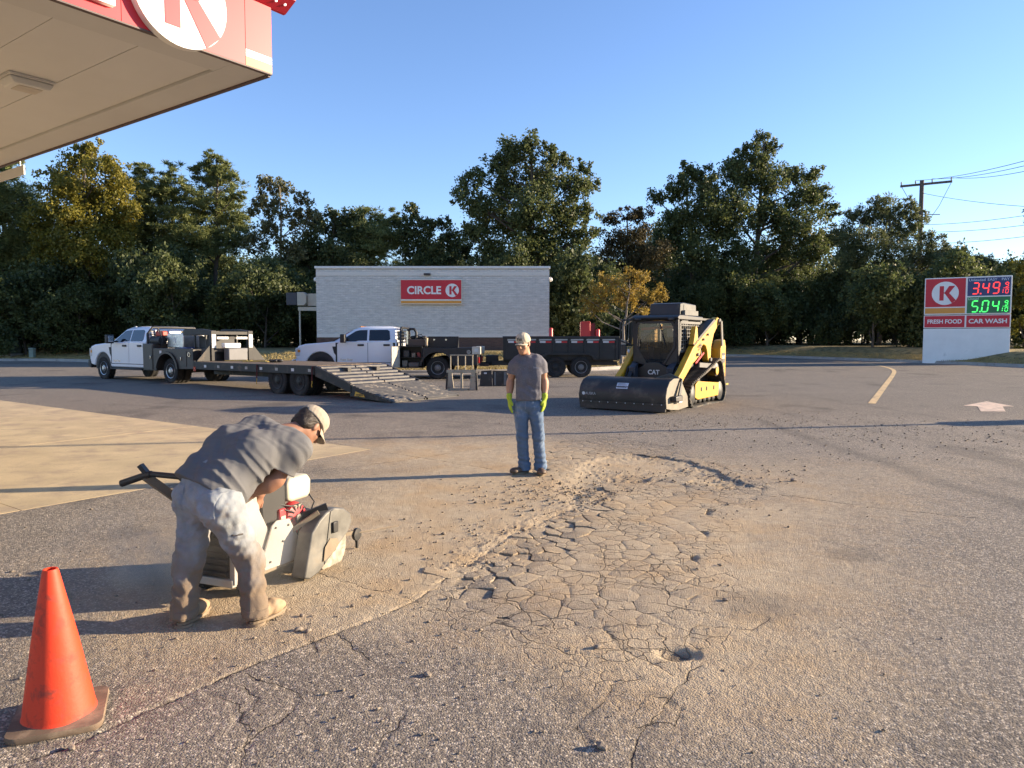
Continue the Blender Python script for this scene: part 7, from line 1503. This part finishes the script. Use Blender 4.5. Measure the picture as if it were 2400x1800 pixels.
# ------------------------------------------------------------------ loose stones and grit
def stones(P, sz, seed):
    g = np.random.default_rng(seed); n = len(P); b = np.array([(1, 0, 0), (0, 1, 0), (-1, 0, 0), (0, -1, 0), (0, 0, 1), (0, 0, -.6)], float)
    F = np.array([(0, 1, 4), (1, 2, 4), (2, 3, 4), (3, 0, 4), (1, 0, 5), (2, 1, 5), (3, 2, 5), (0, 3, 5)])
    a = g.uniform(0, 6.28, n); s = sz[:, None] * g.uniform(.6, 1.4, (n, 3)) * np.array([1, 1, .7]); V = b[None] * s[:, None, :] * g.uniform(.75, 1.25, (n, 6, 1)); ca, sa = np.cos(a)[:, None], np.sin(a)[:, None]
    V = np.stack([V[..., 0] * ca - V[..., 1] * sa, V[..., 0] * sa + V[..., 1] * ca, V[..., 2]], -1) + P[:, None, :]; return V.reshape(-1, 3), (F[None] + 6 * np.arange(n)[:, None, None]).reshape(-1, 3)
g = np.random.default_rng(77); XY = []; SZ = []
def spray(px, py, sx, sy, n, lo, hi):
    c = at(px, py); XY.append(np.stack([g.normal(c.x, sx, n), g.normal(c.y, sy, n)], -1)); SZ.append(lo + (hi - lo) * g.random(n) ** 3)
spray(1640, 985, 1.3, .9, 600, .005, .019); spray(1850, 985, 1.6, .9, 420, .005, .018); spray(2080, 1000, 1.6, .6, 280, .005, .019); spray(1900, 1030, 2.2, 1.2, 500, .005, .022); spray(2250, 1030, 1.5, 1.0, 250, .006, .024); spray(1500, 1000, .7, .3, 200, .006, .02)
spray(1430, 1160, .7, .5, 1300, .005, .022); spray(1250, 1290, .6, .6, 900, .004, .018); spray(1600, 1110, .8, .4, 500, .004, .02); spray(1300, 1500, 1.2, 1.0, 250, .003, .009); spray(700, 1650, 1.0, .7, 160, .003, .010); spray(1500, 1650, 1.4, .6, 70, .003, .007); spray(500, 1520, 1.2, .6, 130, .004, .014); spray(120, 1300, 1.2, .8, 90, .005, .018); spray(1000, 1650, .5, .4, 80, .004, .013)
XY = np.concatenate(XY); SZ = np.concatenate(SZ); k = (XY[:, 1] > 1.8) & (XY[:, 1] < 24); XY = XY[k]; SZ = SZ[k]; hh, *_ = lot_height(XY[:, 0], XY[:, 1]); hh = np.where(XY[:, 1] < 15.5, hh, 0)
Vg, Fg = stones(np.stack([XY[:, 0], XY[:, 1], gz(XY[:, 1]) + hh + SZ * .35], -1), SZ, 5)
GRV = M('loose_grit', (.20, .165, .125), .95, var=.5, vs_=3, bump=.003, bs=80)
tag(np_mesh('gravel', Vg, Fg, GRV), 'loose asphalt grit scattered over the lot', 'gravel', None, 'stuff')
STN = M('stone', (.24, .195, .15), .95, var=.3, vs_=30, bump=.004, bs=90)
for (px, py, r, lb) in ((700, 1480, .020, 'small stone just right of the worker\'s front boot'), (723, 1483, .016, 'second small stone right of the worker\'s front boot'), (708, 1447, .014, 'pebble by the toe of the worker\'s front boot'), (1002, 1583, .018, 'lone stone on asphalt below the long seam'), (1410, 1752, .022, 'dark stone lying near the bottom centre edge'), (1700, 1408, .016, 'dark lone stone right of the cracked area'), (168, 1757, .014, 'pale pebble in front of the traffic cone'), (405, 1434, .012, 'pale pebble left of the worker'), (1860, 1128, .030, 'flat piece of rubble right of the pothole'), (1300, 1350, .020, 'loose stone in front of the broken chunks'), (1400, 1517, .018, 'grey stone beside the small hollow')):
    p = at(px, py); q = random.Random(px); bm = bmesh.new(); bmesh.ops.create_icosphere(bm, subdivisions=2, radius=1)
    for v in bm.verts: v.co *= .8 + .35 * q.random()
    for v in bm.verts: v.co = Vector((v.co.x * r * 1.3, v.co.y * r, v.co.z * r * .75))
    me = bpy.data.meshes.new('stone'); bm.to_mesh(me); bm.free(); o = link('stone', me, STN); o.location = (p.x, p.y, lot_z(p.x, p.y) + r * .45); o.rotation_euler = (0, 0, q.uniform(0, 6)); tag(o, lb, 'stone', 'loose stones')

# ------------------------------------------------------------------ cutting dust hanging by the saw
dm = bpy.data.materials.new('cutting_dust'); dm.use_nodes = True; nt = dm.node_tree; N = nt.nodes; L = nt.links; N.remove(N['Principled BSDF'])
pv = N.new('ShaderNodeVolumePrincipled'); pv.inputs['Color'].default_value = (.97, .93, .86, 1); pv.inputs['Anisotropy'].default_value = .2
tc = N.new('ShaderNodeTexCoord'); nz = N.new('ShaderNodeTexNoise'); nz.inputs['Scale'].default_value = 2.6; nz.inputs['Detail'].default_value = 3; L.new(tc.outputs['Object'], nz.inputs[0])
ln = N.new('ShaderNodeVectorMath'); ln.operation = 'LENGTH'; mp = N.new('ShaderNodeMapping'); mp.inputs['Scale'].default_value = (1 / .95, 1 / .55, 1 / .42); L.new(tc.outputs['Object'], mp.inputs[0]); L.new(mp.outputs[0], ln.inputs[0])
mr = N.new('ShaderNodeMapRange'); mr.inputs[1].default_value = 1.0; mr.inputs[2].default_value = .15; L.new(ln.outputs['Value'], mr.inputs[0]); m2 = N.new('ShaderNodeMapRange'); m2.inputs[1].default_value = .42; m2.inputs[2].default_value = .75; L.new(nz.outputs[0], m2.inputs[0])
mu = N.new('ShaderNodeMath'); mu.operation = 'MULTIPLY'; L.new(mr.outputs[0], mu.inputs[0]); L.new(m2.outputs[0], mu.inputs[1]); mv = N.new('ShaderNodeMath'); mv.operation = 'MULTIPLY'; mv.inputs[1].default_value = 3.0; L.new(mu.outputs[0], mv.inputs[0]); L.new(mv.outputs[0], pv.inputs['Density']); L.new(pv.outputs[0], N['Material Output'].inputs['Volume'])
dp_ = at(420, 1400); dc = MB().ell((0, 0, 0), (1.0, .6, .45), 10).build('dust_cloud', dm, None, 180); dc.location = (dp_.x, dp_.y + .15, .30); tag(dc, 'thin haze of cutting dust drifting left of the saw', 'dust', None, 'stuff')
